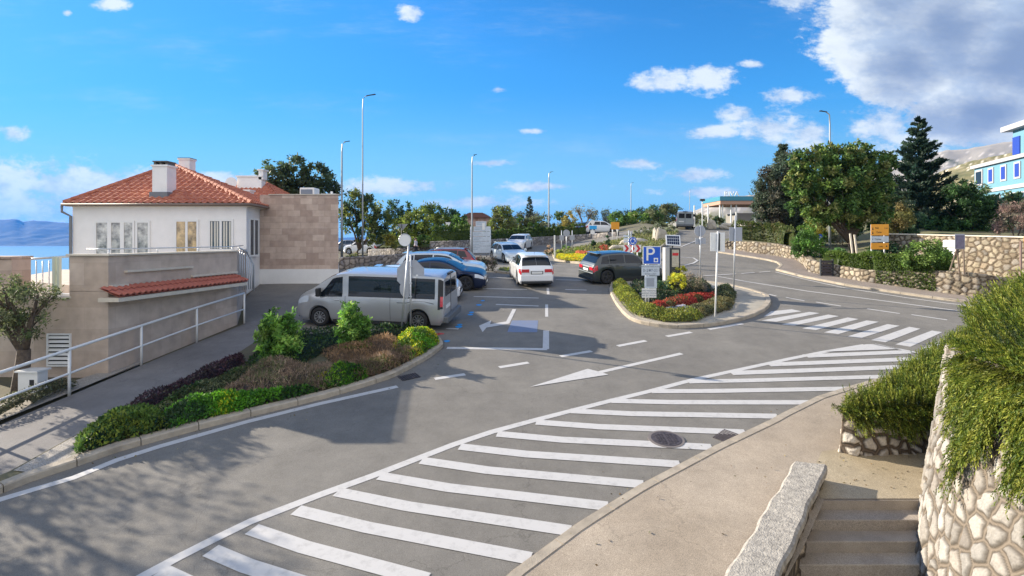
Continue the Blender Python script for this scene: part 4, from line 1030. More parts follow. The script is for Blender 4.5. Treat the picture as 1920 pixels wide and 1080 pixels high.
# two poles with backs of a stop sign and a round sign, in the flower bed
b1 = P(770, 622); s = thing('stop_sign', 'grey backs of an octagonal and a round sign on one pole in the flower bed', 'road sign', b1)
Y1 = b1[1]; k1 = Y1/1000
zz = lambda py, b=b1: CAMZ+(450-py)/1000*b[1]-b[2]
mb = MB(); pole(mb, zz(478)); mb.build('pole', GALV, s, smooth=True)
mb = MB(); n = 8; r8 = .50; pts = [(r8*math.cos(2*math.pi*(k+.5)/n), zz(515)+r8*1.08*math.sin(2*math.pi*(k+.5)/n)) for k in range(n)]; mb.xprism(pts, .04, .055)
oc = mb.build('octagonal_plate', SIGNBACK, s); oc.rotation_euler = (0, 0, R(10))
mb = MB(); pts = [(p[0]*.96, zz(515)+(p[1]-zz(515))*.96) for p in pts]; mb.xprism(pts, .056, .060); f_ = mb.build('sign_face', SIGNR, oc)
mb = MB(); disc(mb, (0, .05, zz(541)), .375, .015); ro = mb.build('round_plate', SIGNBACK, s); ro.rotation_euler = (0, 0, R(10))
mb = MB(); disc(mb, (0, .062, zz(541)), .36, .004); mb.build('sign_face', SIGNB, ro)
for py in (500, 531, 556): mb = MB(); mb.box((-.05, -.04, zz(py)-.02), (.05, .045, zz(py)+.02)); mb.build('bracket', GALV, s)
for py in (519, 542): mb = MB(); mb.box((.18, .022, zz(py+4)), (.25, .034, zz(py-4))); mb.build('sticker', SIGNW, s)
b2 = P(751, 630); s = thing('mirror_post', 'slightly leaning pole with a round white disc on top, left of the stop sign back', 'road sign', b2)
zb = lambda py: CAMZ+(450-py)/1000*b2[1]-b2[2]
mb = MB(); mb.tube([(0, 0, -.1), (.30, .0, zb(445))], .032, 10); mb.build('pole', GALV, s, smooth=True)
mb = MB(); disc(mb, (.16, -.05, zb(450)), .20, .03); md = mb.build('round_plate', SIGNW, s)
mb = MB(); mb.tube([(.16+.205*math.cos(k*.2618), -.07, zb(450)+.205*math.sin(k*.2618)) for k in range(25)], .012, 6); mb.build('rim', GALV, md, smooth=True)

# parking sign on the island
b3 = P(1215, 578, .1); s = thing('parking_sign', 'blue square P parking sign with three white information plates below on twin poles', 'road sign', b3)
Y3 = b3[1]; k3 = Y3/1000; zp = lambda py: CAMZ+(450-py)/1000*Y3-b3[2]; xp = lambda px: (px-960)/1000*Y3-b3[0]
mb = MB(); pole(mb, zp(462), .028, xp(1211), .0); pole(mb, zp(462), .028, xp(1216), .0); mb.build('pole', WHITE, s, smooth=True)
def plate(parent, x0, x1, y0, y1, ma, name='plate', border=None, y=-.05, xf=xp, zf=zp):
    mb = MB(); mb.box((xf(x0), y-.012, zf(y1)), (xf(x1), y, zf(y0))); o = mb.build(name, ma, parent, bevel=.004)
    return o
pb = plate(s, 1204.5, 1238.5, 461.5, 495.5, SIGNW, 'parking_plate'); 
mb = MB(); mb.box((xp(1206), -.067, zp(494.3)), (xp(1237), -.0622, zp(463))); mb.build('blue_field', SIGNB, pb)
text('letter', 'P', .78, pb, (xp(1218), -.069, zp(477.5)), (R(90), 0, 0), SIGNW)
mb = MB(); mb.box((xp(1225), -.070, zp(491.5)), (xp(1233), -.0675, zp(483.5))); q = mb.build('meter_symbol', SIGNW, pb)
mb = MB(); disc(mb, (xp(1229), -.0715, zp(487.7)), .05, .002, 12); mb.build('coin', SIGNB, q)
pl = plate(s, 1202.5, 1236, 496.5, 516.5, SIGNG, 'tariff_plate')
text('lettering', 'NAPLATA PARKIRANJA', .085, pl, (xp(1219), -.064, zp(499.8)), (R(90), 0, 0), INK)
text('lettering', '0-24', .17, pl, (xp(1212), -.064, zp(507)), (R(90), 0, 0), INK); text('lettering', '07-22 h', .15, pl, (xp(1227), -.064, zp(507)), (R(90), 0, 0), INK)
text('lettering', 'SVAKI DAN', .09, pl, (xp(1219), -.064, zp(513.5)), (R(90), 0, 0), INK)
pl = plate(s, 1208, 1231, 517.5, 540, SIGNG, 'payment_plate')
mb = MB(); mb.box((xp(1211.5), -.066, zp(537)), (xp(1226), -.0622, zp(521))); mb.build('grey_field', mat('plate_grey_field', (.30, .33, .38), .6), pl)
pl = plate(s, 1203, 1230, 540.5, 558, SIGNW, 'text_plate')
for py, tx in ((545, 'SMS PARKING'), (549.5, 'PARKING ZONA 1'), (554, 'PAY BY PHONE')): text('lettering', tx, .095, pl, (xp(1216.5), -.064, zp(py)), (R(90), 0, 0), INK)

# parking meter with solar panel
b4 = P(1257, 546, .1); s = thing('parking_meter', 'parking ticket machine with a tilted solar panel on top beside the P sign', 'parking meter', b4)
zq = lambda py: CAMZ+(450-py)/1000*b4[1]-b4[2]; xq = lambda px: (px-960)/1000*b4[1]-b4[0]
mb = MB(); mb.box((xq(1245), -.2, zq(528)), (xq(1253.5), .25, zq(464))); mb.build('side_cabinet', mat('cabinet_grey', (.42, .42, .41), .5), s, bevel=.015)
mb = MB(); mb.box((xq(1254), -.22, 0), (xq(1273), .25, zq(465))); bd_ = mb.build('body', DARKM, s, bevel=.02)
mb = MB(); mb.box((xq(1257), -.235, zq(500)), (xq(1270), -.224, zq(468))); mb.build('display', mat('meter_panel', (.36, .33, .25), .5, col2=(.55, .5, .4), scale=9), bd_)
mb = MB(); mb.box((xq(1258), -.242, zq(479)), (xq(1269), -.237, zq(474))); mb.build('red_label', SIGNR, bd_)
mb = MB(); mb.box((xq(1245), -.2, 0), (xq(1253), .2, zq(529))); mb.build('lower_cabinet', mat('maroon_metal', (.14, .05, .055), .5), s)
w2 = .52
mb = MB(); mb.add([(xq(1245), -.35, zq(459)), (xq(1272), -.35, zq(461)), (xq(1277), .15, zq(441)), (xq(1250), .15, zq(440))], [(0, 1, 2, 3)]); o_ = mb.build('solar_frame', WHITE, s)
sm = o_.modifiers.new('solid', 'SOLIDIFY'); sm.thickness = .03
mb = MB()
A0 = [Vector(v) for v in mb.v] or [Vector((xq(1245), -.35, zq(459))), Vector((xq(1272), -.35, zq(461))), Vector((xq(1277), .15, zq(441))), Vector((xq(1250), .15, zq(440)))]
nn = (A0[1]-A0[0]).cross(A0[3]-A0[0]).normalized()
for i in range(6):
    for j in range(3):
        def uv(u, v): u = .07+.86*u; v = .08+.84*v; return A0[0].lerp(A0[1], u).lerp(A0[3].lerp(A0[2], u), v)+nn*.006
        mb.add([uv((i+.06)/6, (j+.05)/3), uv((i+.94)/6, (j+.05)/3), uv((i+.94)/6, (j+.95)/3), uv((i+.06)/6, (j+.95)/3)], [(0, 1, 2, 3)])
mb.build('solar_cells', mat('solar_cells', (.03, .04, .07), .2, .2), o_)
mb = MB(); mb.tube([(xq(1260), 0, zq(466)), (xq(1261), 0, zq(452))], .04, 8); mb.build('mast', DARKM, s)

# round back + two little plates; twin white plates; grey square back
def sign_at(px, py, label, name='road_sign', dz=0, cat='road sign'):
    b = P(px, py, dz); t = thing(name, label, cat, b)
    zf = lambda y_: CAMZ+(450-y_)/1000*b[1]-b[2]; xf = lambda x_: (x_-960)/1000*b[1]-b[0]
    return t, b, xf, zf
t, b, xf, zf = sign_at(1313, 522, 'grey back of a round sign above two small square plates at the island tip')
mb = MB(); pole(mb, zf(422), .03); mb.build('pole', GALV, t, smooth=True)
mb = MB(); disc(mb, (0, .05, zf(433)), (10.5)/1000*b[1], .02); rp = mb.build('round_plate', SIGNBACK, t)
mb = MB(); disc(mb, (0, .064, zf(433)), (10.2)/1000*b[1], .004); mb.build('sign_face', SIGNB, rp)
for x0, x1 in ((1304.5, 1313), (1314.5, 1324)): plate(t, x0, x1, 446.5, 457.5, SIGNBACK, 'small_plate', y=.06, xf=xf, zf=zf)
t, b, xf, zf = sign_at(1340.5, 601, 'pole with two upright white plates set back to back on the island front edge', dz=.1)
mb = MB(); mb.tube([(0, 0, -.1), (xf(1346), 0, zf(434))], .03, 10); mb.build('pole', WHITE, t, smooth=True)
a_ = plate(t, 1332.5, 1348, 436, 471, SIGNW, 'left_plate', y=.05, xf=xf, zf=zf); a_['label'] = 'left white plate'
a_ = plate(t, 1348.5, 1361.5, 436, 472, SIGNW, 'right_plate', y=.12, xf=xf, zf=zf); a_['label'] = 'right white plate, set slightly behind'
mb = MB(); mb.box((xf(1346), -.01, zf(470)), (xf(1350), .04, zf(437))); mb.build('bracket', DARKM, t)
t, b, xf, zf = sign_at(1375.5, 547, 'tall pole with the grey square back of a sign, rightmost on the island', dz=.1)
mb = MB(); mb.tube([(0, 0, -.1), (xf(1379), 0, zf(404))], .034, 10); mb.build('pole', GALV, t, smooth=True)
plate(t, 1368, 1392.5, 426, 452, SIGNBACK, 'square_plate', y=.06, xf=xf, zf=zf)

# roundabout sign and chevron board
t, b, xf, zf = sign_at(1186, 500, 'blue round roundabout sign with white arrows above the chevron board')
mb = MB(); pole(mb, zf(446), .03); mb.build('pole', GALV, t, smooth=True)
mb = MB(); disc(mb, (0, -.04, zf(452)), .26, .02, 32); rp = mb.build('round_plate', SIGNW, t)
mb = MB(); disc(mb, (0, -.054, zf(452)), .245, .006, 32); rb_ = mb.build('blue_disc', SIGNB, rp)
mb = MB(); zc = zf(452)
for k in range(3):
    a0 = R(90+120*k); pts = []
    ang = [a0+R(8)+R(70)*i/8 for i in range(9)]
    ou = [(.175*math.cos(q), zc+.175*math.sin(q)) for q in ang]; inn = [(.12*math.cos(q), zc+.12*math.sin(q)) for q in ang]
    for i in range(8): mb.add([(ou[i][0], -.060, ou[i][1]), (ou[i+1][0], -.060, ou[i+1][1]), (inn[i+1][0], -.060, inn[i+1][1]), (inn[i][0], -.060, inn[i][1])], [(0, 1, 2, 3)])
    e = ang[-1]; mb.add([(.21*math.cos(e), -.060, zc+.21*math.sin(e)), (.15*math.cos(e+.5), -.060, zc+.15*math.sin(e+.5)), (.085*math.cos(e), -.060, zc+.085*math.sin(e))], [(0, 1, 2)])
mb.build('arrows', SIGNW, rb_)
t, b, xf, zf = sign_at(1186, 497, 'long red and white chevron board on three short white posts', 'chevron_board')
for px in (1173.5, 1184.5, 1195):
    mb = MB(); mb.tube([(xf(px), 0, -.1), (xf(px), 0, zf(473))], .035, 8); mb.build('post', WHITE, t, smooth=True)
pl = plate(t, 1168.5, 1202, 459, 473, SIGNW, 'board', y=-.04, xf=xf, zf=zf)
mb = MB()
x0_, x1_, zt_, zb_ = xf(1169), xf(1201.5), zf(459.4), zf(472.6); W_ = (x1_-x0_)/3; hh = (zt_-zb_)/2; zc = (zt_+zb_)/2
for k in range(3):
    x = x0_+W_*k+.02; w = W_*.45; s_ = W_*.42; y = -.056
    mb.add([(x, y, zt_), (x+w, y, zt_), (x+w+s_, y, zc), (x+s_, y, zc)], [(0, 3, 2, 1)]); mb.add([(x+s_, y, zc), (x+w+s_, y, zc), (x+w, y, zb_), (x, y, zb_)], [(0, 3, 2, 1)])
mb.build('chevrons', SIGNR, pl)
t, b, xf, zf = sign_at(1181, 494, 'stack of small pale direction plates seen edge on behind the chevron board')
mb = MB(); mb.tube([(xf(1179), 0, -.1), (xf(1179), 0, zf(432))], .04, 8); mb.tube([(xf(1184), .1, -.1), (xf(1184), .1, zf(434))], .04, 8); mb.build('pole', GALV, t, smooth=True)
for y0 in (441, 446, 451): plate(t, 1169, 1180, y0, y0+3.6, SIGNG, 'arrow_plate', y=-.05, xf=xf, zf=zf)
# yellow warning board on two poles in the mound
t, b, xf, zf = sign_at(1153, 455, 'small amber direction sign on two pale poles in the rock garden')
for px in (1148.5, 1157.5):
    mb = MB(); mb.tube([(xf(px), 0, -.1), (xf(px), 0, zf(420))], .04, 8); mb.build('post', WHITE, t, smooth=True)
plate(t, 1145.5, 1161, 416.5, 430, SIGNY, 'board', y=-.05, xf=xf, zf=zf)
# white round + blue + white square sign
t, b, xf, zf = sign_at(1111, 449, 'far pole with a white round sign over a blue sign and a white square plate')
mb = MB(); pole(mb, zf(414), .04); mb.build('pole', GALV, t, smooth=True)
mb = MB(); disc(mb, (0, -.05, zf(416.5)), 4/1000*b[1], .03); mb.build('round_plate', SIGNW, t)
plate(t, 1105, 1119, 423, 430, mat('sign_cyan', (.02, .35, .75), .5), 'blue_plate', y=-.05, xf=xf, zf=zf); plate(t, 1107, 1115, 432, 439, SIGNW, 'square_plate', y=-.05, xf=xf, zf=zf)
# yield sign
t, b, xf, zf = sign_at(838, 467, 'white triangular give way sign with an oval plate below, in front of the hedge', dz=0)
mb = MB(); pole(mb, zf(416), .035, xf(838.5)); mb.build('pole', GALV, t, smooth=True)
mb = MB(); zt, zb_ = zf(416), zf(431); mb.xprism([(xf(833.5), zt), (xf(846.5), zt), (xf(840), zb_)], -.06, -.045); tp = mb.build('triangle_plate', SIGNK, t)
mb = MB(); mb.xprism([(xf(835), zf(416.8)), (xf(845), zf(416.8)), (xf(840), zf(429))], -.066, -.062); mb.build('triangle_face', SIGNW, tp)
mb = MB(); disc(mb, (xf(839.5), -.05, zf(437)), .15, .015); mb.build('oval_plate', SIGNW, t)
mb = MB(); mb.tube([(xf(826), 0, -.1), (xf(835), 0, zf(424))], .04, 8); mb.build('strut', GALV, t)
# rear face of a square sign, dark, in front of round tree
t, b, xf, zf = sign_at(753, 474, 'dark triangular back of a sign behind the walking person')
mb = MB(); pole(mb, zf(420), .04); mb.build('pole', DARKM, t, smooth=True)
mb = MB(); mb.xprism([(xf(744), zf(420)), (xf(765), zf(420)), (xf(754.5), zf(432))], .05, .07); mb.build('triangle_plate', SIGNBACK, t)
# bulletin board at tree line
t, b, xf, zf = sign_at(991, 444, 'white framed double notice board on two legs on the far verge', 'notice_board', cat='notice board')
for px in (987, 994):
    mb = MB(); mb.tube([(xf(px), 0, -.2), (xf(px), 0, zf(424))], .05, 8); mb.build('leg', GALV, t)
pl = plate(t, 984, 998.5, 404, 425, SIGNW, 'board', y=-.05, xf=xf, zf=zf)
mb = MB()
for (x0, x1, y0, y1) in ((985.5, 988, 406, 423), (989, 993, 406, 413), (989, 993, 415, 423), (994.5, 997, 406, 423)): mb.box((xf(x0), -.07, zf(y1)), (xf(x1), -.063, zf(y0)))
mb.build('posters', SIGNG, pl)
# town info board
t, b, xf, zf = sign_at(900, 487, 'tall pale board of stacked direction panels between two posts behind the parked cars', 'direction_board', cat='direction board')
for px in (882.5, 912.5, 919.5):
    mb = MB(); mb.tube([(xf(px), .05, -.2), (xf(px), .05, zf(430 if px > 900 else 425))], .04, 8); mb.build('post', GALV, t, smooth=True)
mb = MB(); mb.box((xf(879), -.02, zf(482)), (xf(921), .06, 0)); mb.build('base_wall', CREAM, t)
for k, (y0, y1, x0, x1) in enumerate(((415, 424, 892, 912), (424.6, 434, 888, 920), (434.6, 443, 886, 920), (443.6, 452, 886, 920), (452.6, 461, 886, 920), (461.6, 474, 884, 920))):
    q = plate(t, x0, x1, y0, y1, SIGNG, 'panel', y=-.03, xf=xf, zf=zf)
    mb = MB(); mb.box((xf(x0+2), -.048, zf(y0+3.2)), (xf(x0+16), -.043, zf(y0+2.2))); mb.box((xf(x0+2), -.048, zf(y0+6.2)), (xf(x0+12), -.043, zf(y0+5.2))); mb.build('line_of_text', mat('pale_ink', (.3, .38, .45), .6), q)
plate(t, 904, 909, 418, 431, SIGNW, 'white_arrow', y=-.06, xf=xf, zf=zf)
# pole group near roundabout left
t, b, xf, zf = sign_at(1064, 472, 'round sign back on a post beside two small square backs left of the roundabout')
for px in (1053, 1062, 1073):
    mb = MB(); mb.tube([(xf(px), 0, -.2), (xf(px), 0, zf(432))], .04, 8); mb.build('post', GALV, t, smooth=True)
mb = MB(); disc(mb, (xf(1062), -.05, zf(437)), 6.5/1000*b[1], .02); mb.build('round_plate', SIGNBACK, t)
plate(t, 1049, 1057, 441, 451, SIGNBACK, 'square_plate', y=-.05, xf=xf, zf=zf); plate(t, 1068, 1077, 441, 450, SIGNBACK, 'square_plate', y=-.05, xf=xf, zf=zf)
t, b, xf, zf = sign_at(1040, 488, 'plain white post between the white hatchback and the roundabout flowers', 'marker_post', cat='post')
mb = MB(); mb.box((-.05, -.05, -.1), (.05, .05, zf(441))); mb.build('post', WHITE, t, bevel=.01)
# big amber direction sign on the right
t, b, xf, zf = sign_at(1647, 519, 'large amber direction board with a white middle band behind the clipped hedge', 'direction_sign', cat='direction sign')
for px in (1634, 1658):
    mb = MB(); mb.tube([(xf(px), 0, 0), (xf(px), 0, zf(425))], .04, 8); mb.build('post', GALV, t, smooth=True)
plate(t, 1631.5, 1634, 421, 467, SIGNW, 'edge_strip', y=-.03, xf=xf, zf=zf)
p1 = plate(t, 1632, 1665, 420.5, 441.5, SIGNY, 'top_panel', y=-.05, xf=xf, zf=zf); p2 = plate(t, 1632, 1665, 443, 454, SIGNG, 'middle_panel', y=-.05, xf=xf, zf=zf); p3 = plate(t, 1632, 1665, 455.5, 467.5, SIGNY, 'bottom_panel', y=-.05, xf=xf, zf=zf)
for par_, tx, px, py, sz in ((p1, 'Rab', 1643, 427.5, .13), (p1, 'E 65', 1660, 428, .1), (p1, 'Zadar', 1647, 435.5, .13), (p2, 'Centar', 1645, 448.5, .13), (p3, 'Luka', 1650, 462, .11)):
    text('lettering', tx, sz, par_, (xf(px), -.066, zf(py)), (R(90), 0, 0), SIGNK)
mb = MB()
for py in (428, 436): mb.add([(xf(1633.6), -.064, zf(py+3)), (xf(1636.4), -.064, zf(py+3)), (xf(1635), -.064, zf(py-3))], [(0, 1, 2)])
mb.build('arrow', SIGNK, p1)
mb = MB(); disc(mb, (xf(1634.8), -.064, zf(448.5)), .04, .003, 4); mb.build('diamond', INK, p2)
mb = MB(); disc(mb, (xf(1661), -.064, zf(461.5)), .04, .003, 12); mb.build('symbol', SIGNK, p3)
# small blue round sign
t, b, xf, zf = sign_at(1537, 502, 'small round blue sign on a thin pole by the gap in the low stone wall')
mb = MB(); pole(mb, zf(443), .025); mb.build('pole', GALV, t, smooth=True)
mb = MB(); disc(mb, (0, -.04, zf(443)), .13, .02); rp = mb.build('round_plate', SIGNB, t)
mb = MB(); mb.box((-.06, -.056, zf(444)-.02), (.06, -.051, zf(444)+.02)); mb.build('arrow', SIGNW, rp)
# easel with dark poster + banner
t, b, xf, zf = sign_at(1800, 520, 'dark framed poster board on crossed poles in front of the tall stone wall', 'poster_board', dz=.9, cat='poster board')
mb = MB()
for a0, a1 in (((1781, 507), (1796, 466)), ((1799, 512), (1796, 466)), ((1808, 514), (1808, 446))): mb.tube([(xf(a0[0]), 0, zf(a0[1])), (xf(a1[0]), .05, zf(a1[1]))], .03, 6)
mb.build('legs', mat('weathered_wood', (.16, .12, .09), .9), t)
f_ = plate(t, 1789, 1808, 438.5, 467, SIGNBACK, 'frame', y=-.03, xf=xf, zf=zf); plate(f_, 1790.5, 1806.5, 441, 466, mat('poster_dark', (.09, .09, .15), .4, col2=(.2, .18, .25), scale=6), 'poster', y=-.046, xf=xf, zf=zf)
bb_ = (22.50, 27.47, 4.38)
t = thing('banner', 'white banner sheets with dark lettering hung on the tall stone wall left of the poster', 'banner', (bb_[0], bb_[1], bb_[2]), R(-73.4))
for k, (z0_, z1_) in enumerate(((-.02, .42), (.45, .82), (-.0, .0))):
    if z1_ <= z0_: continue
    mb = MB(); mb.box((-.28, -.02, z0_), (.32, .0, z1_)); q = mb.build('sheet', SIGNW, t)
    if k == 1: text('lettering', 'SENJ', .22, q, (0, -.023, .62), (R(90), 0, 0), INK)
    else:
        mb = MB(); mb.box((-.2, -.024, .2), (.25, -.021, .27)); mb.build('dark_band', INK, q)
# orange sign at the right edge
b = P(1914, 578, .1); t = thing('edge_sign', 'orange and yellow sign on a dark post cut off by the right edge', 'road sign', b)
zf = lambda y_: CAMZ+(450-y_)/1000*b[1]-b[2]; xf = lambda x_: (x_-960)/1000*b[1]-b[0]
mb = MB(); pole(mb, zf(452), .04); mb.build('post', mat('rusty_post', (.18, .12, .10), .8), t, smooth=True)
plate(t, 1917, 1945, 443, 467, SIGNY, 'top_plate', y=-.05, xf=xf, zf=zf); plate(t, 1918, 1945, 469, 481, SIGNY, 'lower_plate', y=-.05, xf=xf, zf=zf)
# bent pipe barrier
b = P(1893, 586, .1); t = thing('pipe_barrier', 'bent white steel pipe barrier on the footway at the right edge', 'barrier', b)
zf = lambda y_: CAMZ+(450-y_)/1000*b[1]-b[2]
mb = MB(); Hh = zf(538); mb.tube([(0, 0, -.1), (0, 0, Hh-.2), (.06, 0, Hh-.06), (.2, 0, Hh), (1.5, 0, Hh)]+[(1.64, 0, Hh-.06), (1.7, 0, Hh-.2), (1.7, 0, -.1)], .05, 10); mb.build('pipe', WHITE, t, smooth=True)

# manhole and drain
b = P(1249, 824); t = thing('manhole_cover', 'round dark cast iron manhole cover between the white stripes', 'manhole cover', (b[0], b[1], b[2]))
IRON = mat('cast_iron', (.07, .06, .065), .7, .3, var=.3, scale=12)
def slab(mb, n, r, dz0, dz1):
    a = [(r*math.cos(k*6.2832/n), r*math.sin(k*6.2832/n)) for k in range(n)]
    mb.prism(a, lambda x, y: .11*y+dz0, lambda x, y: .11*y+dz1)
mb = MB(); slab(mb, 28, .36, .0, .016); mb.build('frame_ring', mat('iron_ring', (.16, .14, .13), .8), t)
mb = MB(); slab(mb, 28, .30, .0, .022); cv = mb.build('cover', IRON, t)
mb = MB(); mb.prism([(-.02, -.26), (.02, -.26), (.02, .26), (-.02, .26)], lambda x, y: .11*y+.022, lambda x, y: .11*y+.029)
for i in range(-4, 5):
    for j in range(-4, 5):
        if i*i+j*j < 15 and i: x, y = i*.06, j*.06; mb.prism([(x-.02, y-.02), (x+.02, y-.02), (x+.02, y+.02), (x-.02, y+.02)], lambda x, y: .11*y+.022, lambda x, y: .11*y+.03)
mb.build('studs', IRON, cv)
def drain(px, py, label, rz):
    b = P(px, py); t = thing('storm_drain', label, 'drain', b)
    mb = MB(); co, si = math.cos(rz), math.sin(rz)
    def q(x, y): return (x*co-y*si, x*si+y*co)
    mb.prism([q(-.25, -.18), q(.25, -.18), q(.25, .18), q(-.25, .18)], lambda x, y: .11*y-.0, lambda x, y: .11*y+.007); mb.build('pit', BLACK, t)
    mb = MB()
    for k in range(9):
        x = -.24+k*.06; mb.prism([q(x-.012, -.18), q(x+.012, -.18), q(x+.012, .18), q(x-.012, .18)], lambda x, y: .11*y+.007, lambda x, y: .11*y+.02)
    mb.build('grate', IRON, t)
drain(767, 707, 'iron storm drain grate at the kerb of the flower bed', .6); drain(1363, 819, 'iron storm drain grate at the kerb of the beige footway', .75)
# ================================================================ VEHICLES
CGLASS = mat('car_glass', (.010, .014, .020), .03, 0, spec=.45)
TYRE = mat('tyre_rubber', (.018, .018, .019), .85)
RIM = mat('alloy_rim', (.55, .56, .58), .3, .8)
RIMD = mat('dark_rim', (.10, .10, .11), .35, .7)
TRIM = mat('black_plastic_trim', (.022, .023, .025), .6)
TAILR = mat('tail_light_red', (.50, .012, .02), .15, coat=1)
HEADL = mat('headlight_lens', (.55, .60, .66), .08, 0, coat=1)
PLATE = mat('number_plate', (.70, .70, .68), .5)
def paintm(name, col, metal=.3, rough=.28): return mat(name, col, rough, metal, coat=1.0)
P_SILVER = paintm('silver_car_paint', (.45, .46, .475), .45, .36); P_NAVY = mat('navy_car_paint', (.006, .014, .045), .32, .3, coat=.35); P_ICE = paintm('pale_blue_car_paint', (.52, .60, .66), .1)
P_WHITE = paintm('white_car_paint', (.72, .73, .74), 0); P_RED = paintm('dark_red_car_paint', (.15, .008, .022)); P_GREY = paintm('grey_green_car_paint', (.035, .045, .048), .3, .4)
P_PEARL = paintm('pearl_car_paint', (.60, .68, .72), .1); P_VAN = paintm('far_van_paint', (.33, .36, .37)); P_DARK = paintm('dark_car_paint', (.03, .035, .05)); P_BLUE = paintm('blue_car_paint', (.03, .14, .40))
PROF = {
 'suv': dict(top=[(0, .50), (.008, .60), (.03, .67), (.075, .84), (.12, .955), (.2, .99), (.4, 1.0), (.52, .985), (.585, .95), (.66, .84), (.735, .70), (.765, .665), (.87, .635), (.945, .59), (.985, .50), (1, .36)],
             belt=[(0, .46), (.03, .60), (.1, .635), (.3, .625), (.7, .60), (.78, .60), (.93, .55), (.985, .46), (1, .34)], w=[(0, .86), (.015, .93), (.06, .98), (.15, 1), (.85, 1), (.93, .95), (.975, .86), (1, .70)], glass=(.60, .745), rear=(.030, .115), roofw=.73),
 'hatch': dict(top=[(0, .46), (.008, .58), (.03, .655), (.075, .80), (.125, .93), (.2, .98), (.38, 1.0), (.5, .98), (.565, .93), (.64, .82), (.725, .68), (.75, .645), (.87, .595), (.945, .54), (.985, .45), (1, .33)],
               belt=[(0, .44), (.03, .58), (.1, .62), (.3, .60), (.7, .575), (.78, .575), (.93, .50), (.985, .42), (1, .31)], w=[(0, .84), (.015, .92), (.06, .98), (.15, 1), (.85, 1), (.93, .94), (.975, .84), (1, .66)], glass=(.585, .735), rear=(.030, .12), roofw=.70),
 'coupe': dict(top=[(0, .50), (.01, .60), (.035, .64), (.10, .70), (.17, .80), (.25, .90), (.33, .965), (.44, 1.0), (.52, .99), (.58, .95), (.65, .86), (.735, .71), (.76, .675), (.87, .64), (.945, .585), (.985, .50), (1, .35)],
               belt=[(0, .48), (.035, .60), (.12, .645), (.3, .635), (.7, .61), (.78, .61), (.93, .545), (.985, .46), (1, .33)], w=[(0, .86), (.015, .93), (.06, .98), (.15, 1), (.85, 1), (.93, .95), (.975, .86), (1, .70)], glass=(.60, .745), rear=(.09, .27), roofw=.70),
 'van': dict(top=[(0, .93), (.004, .955), (.02, .975), (.06, .985), (.3, .995), (.55, 1.0), (.66, .992), (.71, .97), (.76, .91), (.83, .775), (.875, .69), (.895, .66), (.94, .60), (.975, .52), (.993, .42), (1, .33)],
             belt=[(0, .56), (.6, .56), (.68, .555), (.80, .545), (.875, .56), (.93, .54), (.975, .48), (.993, .38), (1, .31)], w=[(0, .955), (.008, .98), (.03, 1), (.88, 1), (.94, .95), (.98, .86), (1, .74)], glass=(.715, .885), rear=None, roofw=.84),
}
